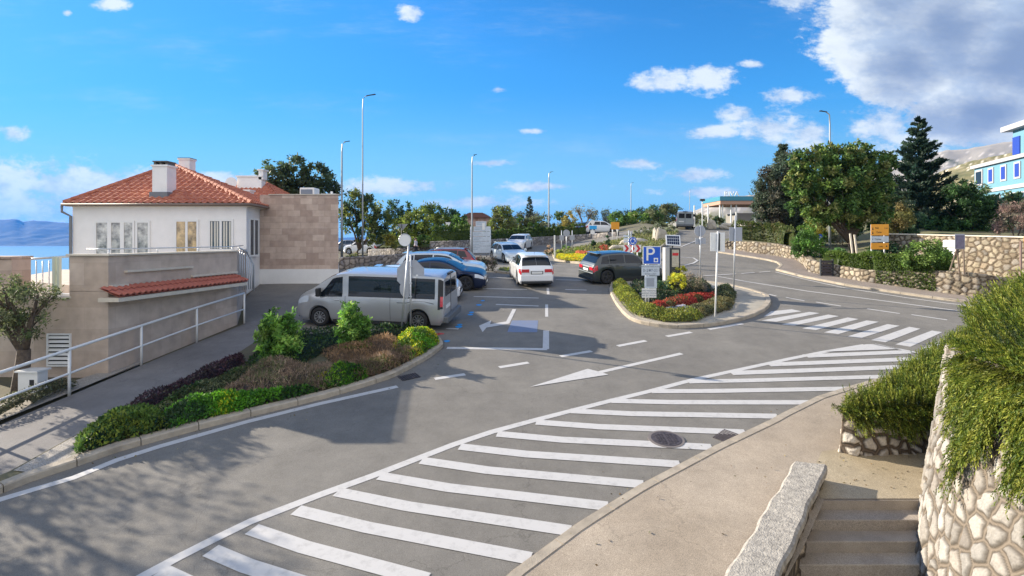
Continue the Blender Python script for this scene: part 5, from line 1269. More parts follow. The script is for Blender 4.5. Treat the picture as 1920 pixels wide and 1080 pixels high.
def car(name, label, kind, L, W, H, paint, loc, yaw, wb=(.185, .80), rw=.33, rim=RIM, zb=.13, group=None, cat='car', face=('tail', 'head'), roofrails=False, detail=True, plate_txt=True, spokes=5):
    t = thing(name, label, cat, loc, yaw, group)
    pr = PROF[kind]; nx = 84 if detail else 44
    fx = np.unique(np.concatenate([np.linspace(0, 1, nx), [.004, .008, .016, .992, .996]]))
    def sm(pts, x, k=.012):
        a = np.array(pts); f = lambda q: np.interp(q, a[:, 0], a[:, 1]); return (f(np.clip(x-k, 0, 1))+2*f(x)+f(np.clip(x+k, 0, 1)))/4
    hw = W/2
    def S(x, v):                      # x fraction, v 0..11 ; returns local point on the left half (+y)
        zt = float(sm(pr['top'], x))*H; bl = min(float(sm(pr['belt'], x))*H, zt-.015); w = float(sm(pr['w'], x, .006))*hw
        zlo = zb+ (.08 if x > .97 or x < .02 else 0); zl = zlo
        X = (x-.5)*L
        for c in wb:
            d = abs(X-(c-.5)*L); ra = rw+.065
            if d < ra: zl = max(zl, rw+math.sqrt(ra*ra-d*d)-.01)
        bl = max(bl, zl+.03)
        k = min(1, max(0, (zt-bl)/(H*.36)))
        wr = w*(.90*(1-k)+pr['roofw']*k) if kind != 'van' else w*(.93*(1-k)+pr['roofw']*k)
        zre = zt-.05*(.4+.6*k)
        if zre < bl: zre = bl+.3*(zt-bl)
        pts = [(w*.90, zl), (w*.985, zl+.14*(bl-zl)), (w, zl+.42*(bl-zl)), (w*.998, zl+.72*(bl-zl)), (w*.965, bl),
               (w*.94*.75+wr*.25, bl+.25*(zre-bl)), (w*.94*.5+wr*.5+.01*k, bl+.5*(zre-bl)), (w*.94*.24+wr*.76+.008*k, bl+.76*(zre-bl)), (wr, zre),
               (wr*.86, zt-.018*(.5+k*.5)), (wr*.5, zt-.004), (0, zt)]
        i = min(10, int(v)); f = v-i; a, b = pts[i], pts[i+1]
        return Vector((X, a[0]*(1-f)+b[0]*f, a[1]*(1-f)+b[1]*f))
    vs = [0, .5, 1, 1.5, 2, 2.5, 3, 3.5, 4, 5, 6, 7, 8, 8.5, 9, 10, 11]
    mb = MB(); rows = []
    for x in fx:
        hL = [S(x, v) for v in vs]; rows.append([Vector((p.x, -p.y, p.z)) for p in hL]+hL[-2::-1])
    mb.grid(rows); n = len(rows[0])
    mb.f.append(tuple(range(n-1, -1, -1))[::-1]); mb.m.append(0); o = (len(rows)-1)*n; mb.f.append(tuple(range(o+n-1, o-1, -1))); mb.m.append(0)
    mb.f = [f[::-1] for f in mb.f]
    bd = mb.build('body', paint, t, smooth=True)
    bd.data.set_sharp_from_angle(angle=R(38))
    # underbody (dark)
    mb = MB(); mb.box((-.46*L, -hw*.80, zb-.02), (.46*L, hw*.80, H*.42)); mb.build('underbody', TRIM, t)
    if detail:
        mb = MB()
        for s in (1, -1):
            for (a_, b_) in ((wb[0]+rw/L+.03, wb[1]-rw/L-.03),): mb.box(((a_-.5)*L, s*hw*.93-.03, zb-.03), ((b_-.5)*L, s*hw*.93+.03, zb+.09))
        if kind != 'x': mb.build('sill', TRIM, t)
    def quadpatch(x0, x1, v0, v1, off=.006, nx_=8, nv=5, side=1, xf=None):
        mb = MB(); rr = []
        for j in range(nv+1):
            v = v0+(v1-v0)*j/nv; row = []
            a0 = x0(v) if callable(x0) else x0; a1 = x1(v) if callable(x1) else x1
            for i in range(nx_+1):
                x = a0+(a1-a0)*i/nx_; e = .004
                p = S(x, v); px_ = S(min(1, x+e), v)-S(max(0, x-e), v); pv = S(x, min(10.999, v+.06))-S(x, max(0, v-.06))
                nn = px_.cross(pv); nn = -nn if nn.dot(Vector((0, p.y+.001, .35*H*.5+p.z-H*.45))) < 0 else nn
                if nn.length > 1e-9: nn.normalize()
                q = p+nn*off; row.append(Vector((q.x, q.y*side, q.z)))
            rr.append(row)
        mb.grid(rr)
        if side < 0: mb.f = [f[::-1] for f in mb.f]
        return mb
    def addpatch(nm, ma, *a, parent=None, **k):
        m1 = quadpatch(*a, **k); return m1.build(nm, ma, parent or t, smooth=True)
    for s in (1, -1):
        if kind == 'van':
            addpatch('side_window', CGLASS, .055, .625, 4.1, 7.6, side=s, nx_=16)
            addpatch('front_window', CGLASS, lambda v: .665, lambda v: .850-(v-4.2)*.035, 4.05, 7.5, side=s, nx_=10)
            addpatch('tail_light', TRIM, .003, .035, 2.7, 7.6, side=s, off=.008); addpatch('red_lens', TAILR, .003, .02, 3.0, 4.6, side=s, off=.013)
            addpatch('sliding_rail', TRIM, .06, .30, 3.42, 3.5, side=s, off=.008, nx_=4, nv=1)
        else:
            r0 = .095 if kind != 'coupe' else .2
            addpatch('rear_quarter_window', CGLASS, lambda v: r0+.012*(v-4), .215 if kind != 'coupe' else .30, 4.35, 7.3, side=s)
            addpatch('rear_door_window', CGLASS, .225 if kind != 'coupe' else .31, .425, 4.35, 7.5, side=s)
            addpatch('front_door_window', CGLASS, .44, lambda v: .715-.03*(v-4.3), 4.35, 7.4, side=s, nx_=12)
            addpatch('tail_light', TAILR, .002, .055, 3.0, 4.25, side=s, off=.008)
            addpatch('wheel_arch_trim', TRIM, wb[0]-(rw+.10)/L, wb[0]+(rw+.10)/L, .0, .35, side=s, off=.008, nx_=14, nv=1)
        addpatch('headlight', HEADL, .895, .982, 3.15, 4.1, side=s, off=.008)
    for x in ((.43, .205, .70) if kind != 'van' else (.345, .64, .87)):
        for s in (1, -1):
            pass
    mb = quadpatch(pr['glass'][0], pr['glass'][1], 8.25, 10.99, nx_=8, nv=6); m2 = quadpatch(pr['glass'][0], pr['glass'][1], 8.25, 10.99, nx_=8, nv=6, side=-1)
    mb.add(m2.v, m2.f); mb.build('windscreen', CGLASS, t, smooth=True)
    if pr['rear']:
        mb = quadpatch(pr['rear'][0]+.004, pr['rear'][1]-.004, 8.1, 10.99, nx_=6, nv=6); m2 = quadpatch(pr['rear'][0]+.004, pr['rear'][1]-.004, 8.1, 10.99, nx_=6, nv=6, side=-1)
        mb.add(m2.v, m2.f); mb.build('rear_window', CGLASS, t, smooth=True)
    # rear face furniture
    xr = -.5*L; w0 = hw*.84
    if kind == 'van':
        for s in (1, -1):
            mb = MB(); mb.box((xr-.012, s*w0*.08 if s > 0 else -w0*.82, H*.60), (xr-.004, w0*.82 if s > 0 else -w0*.08, H*.86)); mb.build('rear_door_window', CGLASS, t)
        mb = MB(); mb.box((xr-.010, -.01, H*.2), (xr-.002, .01, H*.95)); mb.build('door_gap', TRIM, t)
        mb = MB(); mb.box((xr-.16, -hw*.95, zb+.10), (xr+.05, hw*.95, zb+.32)); mb.build('rear_bumper', mat('grey_bumper', (.11, .12, .13), .6), t, bevel=.03)
        mb = MB(); mb.box((xr-.02, .12, H*.38), (xr-.006, .64, H*.44)); mb.build('number_plate', PLATE, t)
        mb = MB(); mb.box((xr-.05, -.25, H*.96), (xr+.05, .25, H*.985)); mb.build('spoiler', TRIM, t)
    else:
        mb = MB()
        for s in (1, -1):
            ya, yb = sorted((s*w0*.50, s*w0*.985)); mb = MB(); mb.box((xr-.014, ya, H*.455), (xr+.01, yb, H*.56)); mb.build('rear_lamp', TAILR, t, bevel=.01)
        mb = MB(); mb.box((xr-.013, -.30, H*.40), (xr-.003, .30, H*.50)); rp_ = mb.build('plate_recess', TRIM, t); 
        mb = MB(); mb.box((xr-.02, -.26, H*.415), (xr-.014, .26, H*.485)); pl_ = mb.build('number_plate', PLATE, t)
        mb = MB(); mb.box((xr-.05, -hw*.86, zb+.03), (xr+.06, hw*.86, zb+.14)); mb.build('rear_diffuser', TRIM, t, bevel=.02)
        mb = MB(); mb.box((xr-.03, -hw*.88, zb+.15), (xr+.03, hw*.88, H*.38)); mb.build('rear_bumper', paint, t, bevel=.03)
        sp = S(pr['rear'][1], 10.5); mb = MB(); mb.box((sp.x-.16, -hw*.62, H*.955), (sp.x+.12, hw*.62, H*.985)); mb.build('spoiler', paint, t, bevel=.01) if kind != 'coupe' else None
    xf_ = .5*L; mb = MB(); mb.box((xf_-.05, -hw*.50, H*.26), (xf_+.012, hw*.50, H*.355)); mb.build('grille', TRIM, t, bevel=.01)
    mb = MB(); mb.box((xf_-.12, -hw*.66, zb+.05), (xf_+.02, hw*.66, zb+.13)); mb.build('lower_grille', TRIM, t, bevel=.02)
    mb = MB(); mb.box((xf_+.013, -.26, H*.215), (xf_+.022, .26, H*.275)); mb.build('front_number_plate', PLATE, t)
    if kind != 'van':
        for s in (1, -1):
            ya, yb = sorted((s*hw*.45, s*hw*.80)); mb = MB(); mb.add([(xf_-.005, ya, H*.37), (xf_-.06, yb, H*.38), (xf_-.08, yb, H*.45), (xf_-.03, ya, H*.43)] if s > 0 else [(xf_-.06, ya, H*.38), (xf_-.005, yb, H*.37), (xf_-.03, yb, H*.43), (xf_-.08, ya, H*.45)], [(0, 1, 2, 3)]); mb.build('front_lamp', HEADL, t)
    xm = .70 if kind != 'van' else .815
    for s in (1, -1):
        p = S(xm, 4.3); mb = MB(); hh = .16 if kind != 'van' else .30
        mb.box((p.x-.06, s*(p.y+.02) if s > 0 else -(p.y+.22), p.z), (p.x+.08, (p.y+.22) if s > 0 else -(p.y+.02), p.z+hh)); mb.build('mirror', paint if kind != 'van' else TRIM, t, bevel=.03)
    if detail:
        for s in (1, -1):
            for x in ((.40, .22) if kind != 'van' else (.60, .70)):
                p = S(x, 3.55); mb = MB(); mb.box((p.x-.10, s*p.y-.012, p.z-.015), (p.x+.10, s*p.y+.022*(1 if s > 0 else 1), p.z+.02)); mb.build('door_handle', paint, t, bevel=.008)
            gx = (.215, .432, .695) if kind != 'van' else (.345, .645, .885)
            for x in gx:
                if kind == 'van' and x > .88: continue
                m1 = quadpatch(x-.0012, x+.0012, .4, 4.2, off=.003, nx_=1, nv=10, side=s); m1.build('door_seam', TRIM, t)
    if roofrails:
        for s in (1, -1):
            mb = MB(); mb.tube([S(x, 8.2)*1+Vector((0, 0, .03)) if s > 0 else Vector((S(x, 8.2).x, -S(x, 8.2).y, S(x, 8.2).z+.03)) for x in (.15, .25, .4, .52)], .018, 6); mb.build('roof_rail', RIM, t, smooth=True)
    mb = MB(); p = S(.2, 10.9); mb.tube([(p.x, 0, p.z-.02), (p.x-.12, 0, p.z+.14)], .008, 5); mb.build('aerial', TRIM, t)
    # wheels
    for c in wb:
        for s in (1, -1):
            X = (c-.5)*L; mb = MB(); N_ = 28; tw = .21; yo = s*(hw-.02); yi = s*(hw-.02-tw)
            prof = [(rw*.62, yo*1.0-s*.02), (rw*.70, yo), (rw*.93, yo), (rw, yo-s*.035), (rw, yi+s*.03), (rw*.9, yi), (rw*.6, yi)]
            gr = [[(X+r*math.cos(2*math.pi*k/N_), y, rw+r*math.sin(2*math.pi*k/N_)) for k in range(N_+1)] for r, y in prof]
            mb.grid(gr)
            if s < 0: mb.f = [f[::-1] for f in mb.f]
            wh = mb.build('wheel', TYRE, t, smooth=True)
            mb = MB(); yb_ = yo-s*.045
            mb.add([(X+rw*.64*math.cos(2*math.pi*k/N_), yb_-s*.03, rw+rw*.64*math.sin(2*math.pi*k/N_)) for k in range(N_)], [tuple(range(N_))]); 
            mb.build('brake_shadow_disc', TRIM, wh)
            mb = MB()
            for k in range(spokes):
                a = 2*math.pi*k/spokes+.3; da = .9/spokes
                q = [(r*math.cos(a+d_), r*math.sin(a+d_)) for r, d_ in ((rw*.12, -da*2), (rw*.62, -da), (rw*.62, da), (rw*.12, da*2))]
                mb.xprism([(X+x_, rw+z_) for x_, z_ in q], min(yb_, yb_+s*.02), max(yb_, yb_+s*.02))
            ring = [[(X+r*math.cos(2*math.pi*k/N_), y, rw+r*math.sin(2*math.pi*k/N_)) for k in range(N_+1)] for r, y in ((rw*.66, yb_+s*.03), (rw*.60, yb_+s*.03), (rw*.58, yb_-s*.02))]
            mb.grid(ring); pts = [(X+rw*.15*math.cos(k*.7854), rw+rw*.15*math.sin(k*.7854)) for k in range(8)]; mb.xprism(pts, min(yb_, yb_+s*.03), max(yb_, yb_+s*.03))
            mb.build('rim', rim, wh)
    return t
def slope_to(o, along):               # tilt a car with the ground under it
    yaw = o.rotation_euler.z; x, y, z = o.location; d = 1.3
    fx_, fy_ = math.cos(yaw), math.sin(yaw)
    gx = (g(x+fx_*d, y+fy_*d)-g(x-fx_*d, y-fy_*d))/(2*d); gy = (g(x-fy_*d, y+fx_*d)-g(x+fy_*d, y-fx_*d))/(2*d)
    fwd = Vector((fx_, fy_, gx)).normalized(); lef = Vector((-fy_, fx_, gy)).normalized(); up = fwd.cross(lef).normalized(); lef = up.cross(fwd)
    m = Matrix((fwd, lef, up)).transposed(); o.rotation_euler = m.to_euler()
def put(x, y): return (x, y, g(x, y)+.01)
# silver van
cv = car('silver_van', 'silver passenger van with dark side windows parked along the flower bed', 'van', 5.55, 1.95, 1.97, P_SILVER, put(-4.95, 19.75), R(171), wb=(.165, .825), rw=.335, cat='van', spokes=10, zb=.2)
slope_to(cv, 1)
PG = 'cars parked in the bays'
c = car('parked_car', 'small white hatchback mostly hidden behind the silver van, its nose showing', 'hatch', 4.2, 1.75, 1.46, P_WHITE, put(-4.35, 23.7), R(-1), group=PG); slope_to(c, 1)
c = car('parked_car', 'dark navy coupe-like car parked nose out, nearer of the two blue cars', 'coupe', 4.65, 1.84, 1.43, P_NAVY, put(-3.55, 26.2), R(-3), group=PG, rim=RIMD, rw=.36); slope_to(c, 1)
c = car('parked_car', 'pale blue car with a silvery bonnet between the navy and the red car', 'suv', 4.75, 1.86, 1.48, P_ICE, put(-3.75, 28.6), R(-2), group=PG); slope_to(c, 1)
c = car('parked_car', 'dark red estate car parked with its tail lights towards the lane', 'suv', 4.6, 1.84, 1.50, P_RED, put(-4.4, 31.4), R(181), group=PG, roofrails=True); slope_to(c, 1)
c = car('moving_car', 'white hatchback seen from behind driving away in the middle lane', 'hatch', 4.35, 1.80, 1.53, P_WHITE, put(.93, 28.1), R(97.5)); slope_to(c, 1)
c = car('moving_car', 'dark grey crossover turning right behind the P sign', 'suv', 4.15, 1.80, 1.55, P_GREY, put(5.75, 28.1), R(19), rim=RIMD, rw=.35); slope_to(c, 1)
c = car('moving_car', 'pearl white hatchback facing the camera beside the direction board', 'hatch', 4.3, 1.80, 1.36, P_PEARL, put(-.25, 39.3), R(-70)); slope_to(c, 1)
mb = MB(); mb.xprism([(-.17, .56), (.17, .56), (.0, .26)], -.01, .0); tr = mb.build('shield_grille', TRIM, c); tr.rotation_euler = (0, 0, R(90)); tr.location = (2.17, 0, 0)
c = car('moving_car', 'white crossover with black grille, farther car approaching on the left road', 'suv', 4.4, 1.85, 1.50, P_WHITE, put(.72, 51.8), R(-105)); slope_to(c, 1)
c = car('far_van', 'grey van climbing the hill road at the crest', 'van', 4.9, 1.9, 1.95, P_VAN, put(19.6, 60.5), R(72), wb=(.18, .82), cat='van', detail=False, zb=.2); slope_to(c, 1)
for (px, py, yaw, pa, kd, lb) in ((682, 477, 160, P_WHITE, 'suv', 'white car parked under the trees behind the grey stone wall, seen past the tall lamp'), (653, 473, 150, P_DARK, 'suv', 'dark car on the far car park just right of the annex'), (708, 474, 170, P_DARK, 'hatch', 'dark car half hidden behind tree trunk left of the walking person')):
    p = P(px, py); car('distant_car', lb, kd, 4.3, 1.8, 1.6, pa, p, R(yaw), detail=False, group='cars on the far car park')
for (px, py, yaw, pa, kd, lb) in ((1078, 441, 0, P_WHITE, 'hatch', 'tiny white car beyond the bare tree, leftmost of that row'), (1093, 440, 5, P_DARK, 'hatch', 'tiny dark car beyond the bare tree trunk'), (1107, 438, 0, P_BLUE, 'suv', 'tiny blue car behind the blue and white far sign'), (1128, 437, 0, P_WHITE, 'suv', 'tiny white car right of the blue car on the far road')):
    p = P(px, py); car('distant_car', lb, kd, 4.3, 1.8, 1.6, pa, p, R(yaw), detail=False, group='cars on the far road')

# ---- walking person
def person(loc, yaw, H=1.74):
    t = thing('person', 'person in a light top and dark trousers walking behind the parked cars', 'person', loc, yaw)
    s = H/1.74
    J = {'pel': (0, 0, .95, .125), 'wst': (.01, 0, 1.08, .115), 'chest': (.03, 0, 1.30, .15), 'neck': (.03, 0, 1.47, .055), 'head': (.05, 0, 1.58, .085), 'top': (.05, 0, 1.68, .07),
         'lh': (0, .09, .90, .095), 'lk': (.16, .09, .50, .062), 'la': (.10, .09, .09, .042), 'lt': (.27, .09, .04, .035),
         'rh': (0, -.09, .90, .095), 'rk': (.02, -.09, .49, .062), 'ra': (-.26, -.09, .14, .042), 'rt': (-.12, -.09, .04, .035),
         'ls': (.03, .18, 1.40, .06), 'le': (-.08, .22, 1.13, .043), 'lw': (.02, .24, .90, .03), 'lhd': (.06, .24, .82, .032),
         'rs': (.03, -.18, 1.40, .06), 're': (.08, -.22, 1.13, .043), 'rw': (.30, -.20, 1.00, .03), 'rhd': (.38, -.19, .98, .032)}
    E = [('pel', 'wst'), ('wst', 'chest'), ('chest', 'neck'), ('neck', 'head'), ('head', 'top'), ('pel', 'lh'), ('lh', 'lk'), ('lk', 'la'), ('la', 'lt'), ('pel', 'rh'), ('rh', 'rk'), ('rk', 'ra'), ('ra', 'rt'),
         ('chest', 'ls'), ('ls', 'le'), ('le', 'lw'), ('lw', 'lhd'), ('chest', 'rs'), ('rs', 're'), ('re', 'rw'), ('rw', 'rhd')]
    def skin(names, nm, ma, grow=1.0, edges=E):
        idx = {n: i for i, n in enumerate(names)}; me = bpy.data.meshes.new(nm)
        me.from_pydata([tuple(c*s for c in J[n][:3]) for n in names], [(idx[a], idx[b]) for a, b in edges if a in idx and b in idx], [])
        o = bpy.data.objects.new(nm, me); COL.objects.link(o); o.parent = t; me.materials.append(ma)
        m = o.modifiers.new('skin', 'SKIN'); sv = me.skin_vertices[0].data
        for n in names: sv[idx[n]].radius = (J[n][3]*grow*s,)*2
        sv[0].use_root = True; m2 = o.modifiers.new('sub', 'SUBSURF'); m2.levels = 1; m2.render_levels = 2; m.use_smooth_shade = True
        return o
    SK = mat('skin', (.45, .26, .18), .6)
    b = skin(list(J), 'body', SK)
    skin(['pel', 'lh', 'lk', 'la', 'rh', 'rk', 'ra'], 'trousers', mat('dark_trousers', (.02, .02, .03), .9), 1.22)
    skin(['chest', 'wst', 'pel', 'ls', 'le', 'lw', 'rs', 're', 'rw'], 'top', mat('light_top', (.50, .48, .55), .9), 1.2)
    mb = MB(); bm = bmesh.new(); bmesh.ops.create_uvsphere(bm, u_segments=14, v_segments=10, radius=.115)
    vs = [(.035+v.co.x*.95, v.co.y*.85, 1.625+v.co.z*.9) for v in bm.verts if True]; fs = [tuple(v.index for v in f.verts) for f in bm.faces if f.calc_center_median().z > -.02 or f.calc_center_median().x < -.03]; bm.free()
    mb.add(vs, fs); mb.build('hair', mat('dark_hair', (.03, .02, .015), .8), t, smooth=True)
    return t
pp_ = P(779, 484); person((pp_[0], pp_[1], pp_[2]), R(-15), 1.75)
# ================================================================ RUBBLE STONE WALLS
WARM = [(.29, .245, .175), (.33, .285, .21), (.25, .20, .14), (.31, .26, .195), (.27, .24, .20)]
GREYS = [(.24, .22, .21), (.30, .28, .26), (.20, .19, .19), (.34, .31, .28), (.26, .25, .26)]
def zl(pts, extra): return [(x, y, z) for x, y, z in pts], [p[2]+extra[i] if isinstance(extra, (list, tuple)) else p[2]+extra for i, p in enumerate(pts)]
def gwall(label, base_px, top_py, thick=.4, cell=.26, res=.045, bulge=.025, seed=3, pal=WARM, name='stone_wall', mortar=(.10, .075, .05), dz=.0, batter=.03, side=None, group=None, gap=.018):
    base = [P(px, py, dz) for px, py in base_px]
    tops = [CAMZ+(450-t)/1000*b[1] for b, t in zip(base, top_py)]
    rows = wall_rows(base, tops, thick, 1, batter)
    o = rubble(name, rows, cell, res, bulge, seed, pal, mortar, gap=gap)
    return tag(o, label, 'stone wall', group)
WG = 'low pale rubble walls across the road'
# paths run so that the body is on the left of travel (outer face to the right): left to right in view means body is behind
gwall('long curved low pale stone wall left of the gap in the footway wall', [(1350, 468), (1378, 470), (1412, 476), (1450, 481), (1490, 489), (1505, 497), (1514, 509)], [452, 453, 454, 457, 466, 476, 489], seed=3, group=WG)
gwall('short pale stone wall stub between the curved wall and the dark gap', [(1514, 512), (1541, 518)], [487, 494], seed=5, group=WG)
gwall('low pale rubble wall under the clipped hedge, right of the gap', [(1562, 520), (1617, 531), (1698, 542), (1779, 554), (1833, 560), (1914, 565), (2050, 574)], [497, 507, 509, 509, 513, 526, 540], seed=7, group=WG)
p0 = P(1541, 518, .09); t = thing('garden_gate', 'dark gate filling the gap between the low pale stone walls', 'gate', p0)
mb = MB(); w_ = P(1562, 520)[0]-p0[0]
for k in range(5): mb.box((.03, .15, .03+k*.17), (w_-.03, .19, .03+k*.17+.14))
mb.build('boards', mat('dark_wood', (.05, .04, .045), .8), t)
mb = MB(); mb.box((0, .12, 0), (.06, .22, .92)); mb.build('post', DARKM, t); mb = MB(); mb.box((w_-.06, .12, 0), (w_, .22, .92)); mb.build('post', DARKM, t)
# tall garden wall
b0 = (21.4, 31.5); b1 = (23.55, 24.3); b2 = (25.2, 20.5)
rows = wall_rows([(b0[0], b0[1], 3.0), (b1[0], b1[1], 3.0), (b2[0], b2[1], 2.8), (27.6, 14.0, 2.2)], [5.55, 5.30, 5.2, 5.0], .45, 1, .04)
rows = [r for r in rows]
# travel must keep the camera side on the right: go from far to near
tag(rubble('garden_wall', rows, .27, .04, .03, 11, WARM, (.12, .09, .06), gap=.02), 'tall pale rubble garden wall behind the poster board', 'stone wall')
mb = MB()
op = off_path([(b0[0], b0[1]), (b1[0], b1[1]), (b2[0], b2[1])], 1, -.05); oq = off_path([(b0[0], b0[1]), (b1[0], b1[1]), (b2[0], b2[1])], 1, .5); zt = [5.55, 5.30, 5.2]
mb.grid([[(a[0], a[1], z), (a[0], a[1], z+.06), (b[0], b[1], z+.06), (b[0], b[1], z)] for a, b, z in zip(op, oq, zt)])
tag(mb.build('wall_coping', CREAM), 'thin pale coping along the top of the tall garden wall', 'coping')
# grey retaining wall, back left
gwall('grey rubble retaining wall with a hedge on top behind the cars, left part', [(806, 480), (850, 478), (920, 470), (985, 462)], [453, 452, 449, 446], thick=.5, cell=.35, res=.07, pal=GREYS, seed=13, mortar=(.12, .11, .10), group='grey back walls')
gwall('long low grey rubble wall running right behind the lamp to the bare tree', [(985, 462), (1040, 456), (1100, 449), (1155, 443)], [446, 443, 439, 435], thick=.5, cell=.35, res=.09, pal=GREYS, seed=15, mortar=(.12, .11, .10), group='grey back walls')
gwall('low grey rubble wall right of the annex behind the silver van', [(636, 505), (690, 503), (740, 500), (800, 494)], [483, 481, 478, 475], thick=.5, cell=.3, res=.06, pal=GREYS, seed=17, mortar=(.12, .11, .10), group='grey back walls')
gwall('upper low grey wall with yellow plants behind the walking person', [(690, 478), (740, 478), (800, 476), (840, 474)], [468, 466, 462, 460], thick=.4, cell=.3, res=.07, pal=GREYS, seed=19, mortar=(.12, .11, .10), group='grey back walls')
# big near wall with battered curved face
B = [(7.25, 9.75), (6.42, 8.95), (5.68, 8.05), (5.16, 7.1), (4.82, 6.2), (4.6, 5.2), (4.62, 4.0), (4.4, 2.6)]
T = [(7.85, 9.62), (7.22, 8.8), (6.68, 7.95), (6.24, 7.0), (5.9, 6.1), (5.65, 5.1), (5.4, 3.9), (5.2, 2.5)]
zt = [3.36, 3.42, 3.46, 3.50, 3.54, 3.58, 3.58, 3.58]
rows = []
T2 = off_path(T, 1, .38)
for (bx, by), (tx, ty), (ux, uy), z in zip(B, T, T2, zt): rows.append([(bx, by, -1.3), (tx, ty, z), (ux, uy, z+.02), (ux, uy, -1.3)])
tag(rubble('retaining_wall', rows, .30, .02, .028, 21, [(.26, .238, .208), (.30, .275, .24), (.235, .21, .18), (.28, .26, .23), (.25, .235, .21)], (.15, .122, .092), gap=.026, asp=1.0), 'big battered rubble retaining wall under hanging rosemary at the right edge', 'stone wall')
mb = MB(); e = rows[0]; mb.add([e[0], e[1], e[2], e[3]], [(0, 3, 2, 1)])
tag(rubble('wall_end', [[(7.3, 9.76, -1), (7.86, 9.64, 3.36)], [(8.1, 10.0, -1), (8.2, 9.9, 3.38)]][::-1], .27, .03, .03, 22, WARM, (.13, .105, .075)), 'short end face of the big retaining wall beside the small rosemary bed', 'stone wall')
# small bed wall
sp = [(12.0, 14.35), (9.3, 12.15), (7.65, 10.95), (6.5, 10.3), (6.2, 10.12), (6.4, 9.97), (7.0, 10.0), (8.1, 10.1)]
rows = []
s1 = off_path(sp, 1, .06); s2 = off_path(sp, 1, .3)
for (x, y), (a, b), (c, d) in zip(sp, s1, s2):
    z = g(x, y); rows.append([(x, y, z-.1), (a, b, z+.80), (c, d, z+.72), (c, d, z-.1)])
tag(rubble('planter_wall', rows, .22, .018, .035, 25, [(.44, .39, .33), (.52, .47, .40), (.40, .34, .28)], (.12, .09, .065), gap=.022, asp=1.1), 'small waist high rubble wall of the rosemary bed at the head of the stairs', 'stone wall')
# parapet beside the stairs
pa = thing('stair_parapet', 'low stone parapet with a thick weathered slab top left of the stairs', 'parapet', (4.3, 8.0, g(4.3, 8.0)))
o = Vector(pa.location)
far_l, far_r, near_l, near_r = (4.93, 9.32), (5.42, 9.16), (1.35, 5.12), (1.96, 4.95)
rows = []
for k in range(2):
    a = far_r if k == 0 else near_r; b = far_l if k == 0 else near_l
    zt_ = g(*a)+.235
    rows.append([(b[0]+.02, b[1], g(*b)-.1), (b[0]+.04, b[1]-.0, zt_), (a[0]-.05, a[1], zt_), (a[0]-.02, a[1], -1.6)])
r2 = rows[::-1]
r_ = rubble('parapet_wall', [[tuple(Vector(p)-o) for p in r] for r in r2], .2, .02, .03, 31, [(.36, .29, .21), (.42, .35, .26), (.30, .24, .17)], (.07, .055, .04), gap=.02, loc=(0, 0, 0), parent=pa, asp=1.6)
r_.name = 'rubble_face'
# slab with rough edges
n = 60; V = []; F = []
SL = mat('weathered_slab', (.20, .185, .165), .9, col2=(.50, .46, .39), scale=11, bump=.7, bscale=40, detail=10)
mb = MB(); L0, L1 = Vector(far_l), Vector(near_l); R0, R1 = Vector(far_r), Vector(near_r); rows_ = []
for i in range(n+1):
    f = i/n; l = L0.lerp(L1, f); r = R0.lerp(R1, f); l = l+Vector((-1, .3))*.012*(math.sin(i*.9)+math.sin(i*.37+1)); r = r+Vector((1, -.3))*.010*(math.sin(i*.7)+math.sin(i*.31))
    z = .11*(l.y+r.y)/2+.24; row = [(l.x, l.y, z-.02-.0), (l.x+.01, l.y, z+.06)]
    for j in range(1, 12):
        q = l.lerp(r, j/12); row.append((q.x, q.y, z+.085+.005*math.sin(q.x*9+q.y*3)*math.sin(q.y*7)))
    row += [(r.x-.01, r.y, z+.06), (r.x, r.y, z-.02)]
    rows_.append([tuple(Vector(p)-o) for p in row])
mb.grid(rows_); k = len(rows_[0]); mb.f += [tuple(range(k))]; mb.m += [0]
mb.f = [f[::-1] for f in mb.f]
mb.build('slab', SL, pa, smooth=False)

# raised garden ground across the road
GARD = mat('garden_soil', (.13, .10, .06), .95, col2=(.12, .14, .05), scale=.9, detail=8)
def gz(px, py, up):
    p = P(px, py); return (p[0], p[1])
gp = xy([(1350, 465), (1412, 472), (1450, 477), (1490, 484), (1509, 498), (1541, 512)])+[(17.6, 29.6)]+xy([(1562, 516), (1617, 526), (1698, 537), (1779, 548), (1833, 554), (1914, 560), (2050, 568)])+[(30, 19), (60, 22), (90, 60), (60, 66), (32, 64), (24, 50)]
def gard_z(x, y): return G(x, y)+.62+np.clip((np.asarray(x, float)-np.interp(y, [20, 24.3, 31.5, 45, 64], [25.4, 23.6, 21.5, 26, 36]))*.2, 0, 1.1)
drape('garden_ground', gp, GARD, 0, 1.0, hf=gard_z)
GRASSM = mat('verge_soil', (.16, .15, .06), .95, col2=(.24, .22, .10), scale=.7, detail=8)
# rock garden mound between the two far roads, and roundabout island
def mz(x, y): return G(x, y)+.25
mound = xy([(1040, 489), (1035, 478), (1060, 470), (1110, 462), (1160, 452), (1200, 441), (1262, 434), (1274, 436), (1262, 448), (1248, 460), (1232, 472), (1215, 484), (1195, 494), (1140, 497), (1085, 495)])
drape('roundabout_island', mound, GRASSM, .12, 1.0)
kerb([(x, y, 0) for x, y in mound+[mound[0]]], 1 if sum(mound[i-1][0]*mound[i][1]-mound[i][0]*mound[i-1][1] for i in range(len(mound))) > 0 else -1, .15, .2, 1.5)
si = xy([(928, 511), (935, 507), (968, 505), (990, 508), (985, 512), (950, 514)])
kerb([(x, y, 0) for x, y in si+[si[0]]], 1 if sum(si[i-1][0]*si[i][1]-si[i][0]*si[i-1][1] for i in range(len(si))) > 0 else -1, .13, .18, 1.0)
drape('planted_tip', si, SOIL, .08, grid=False)
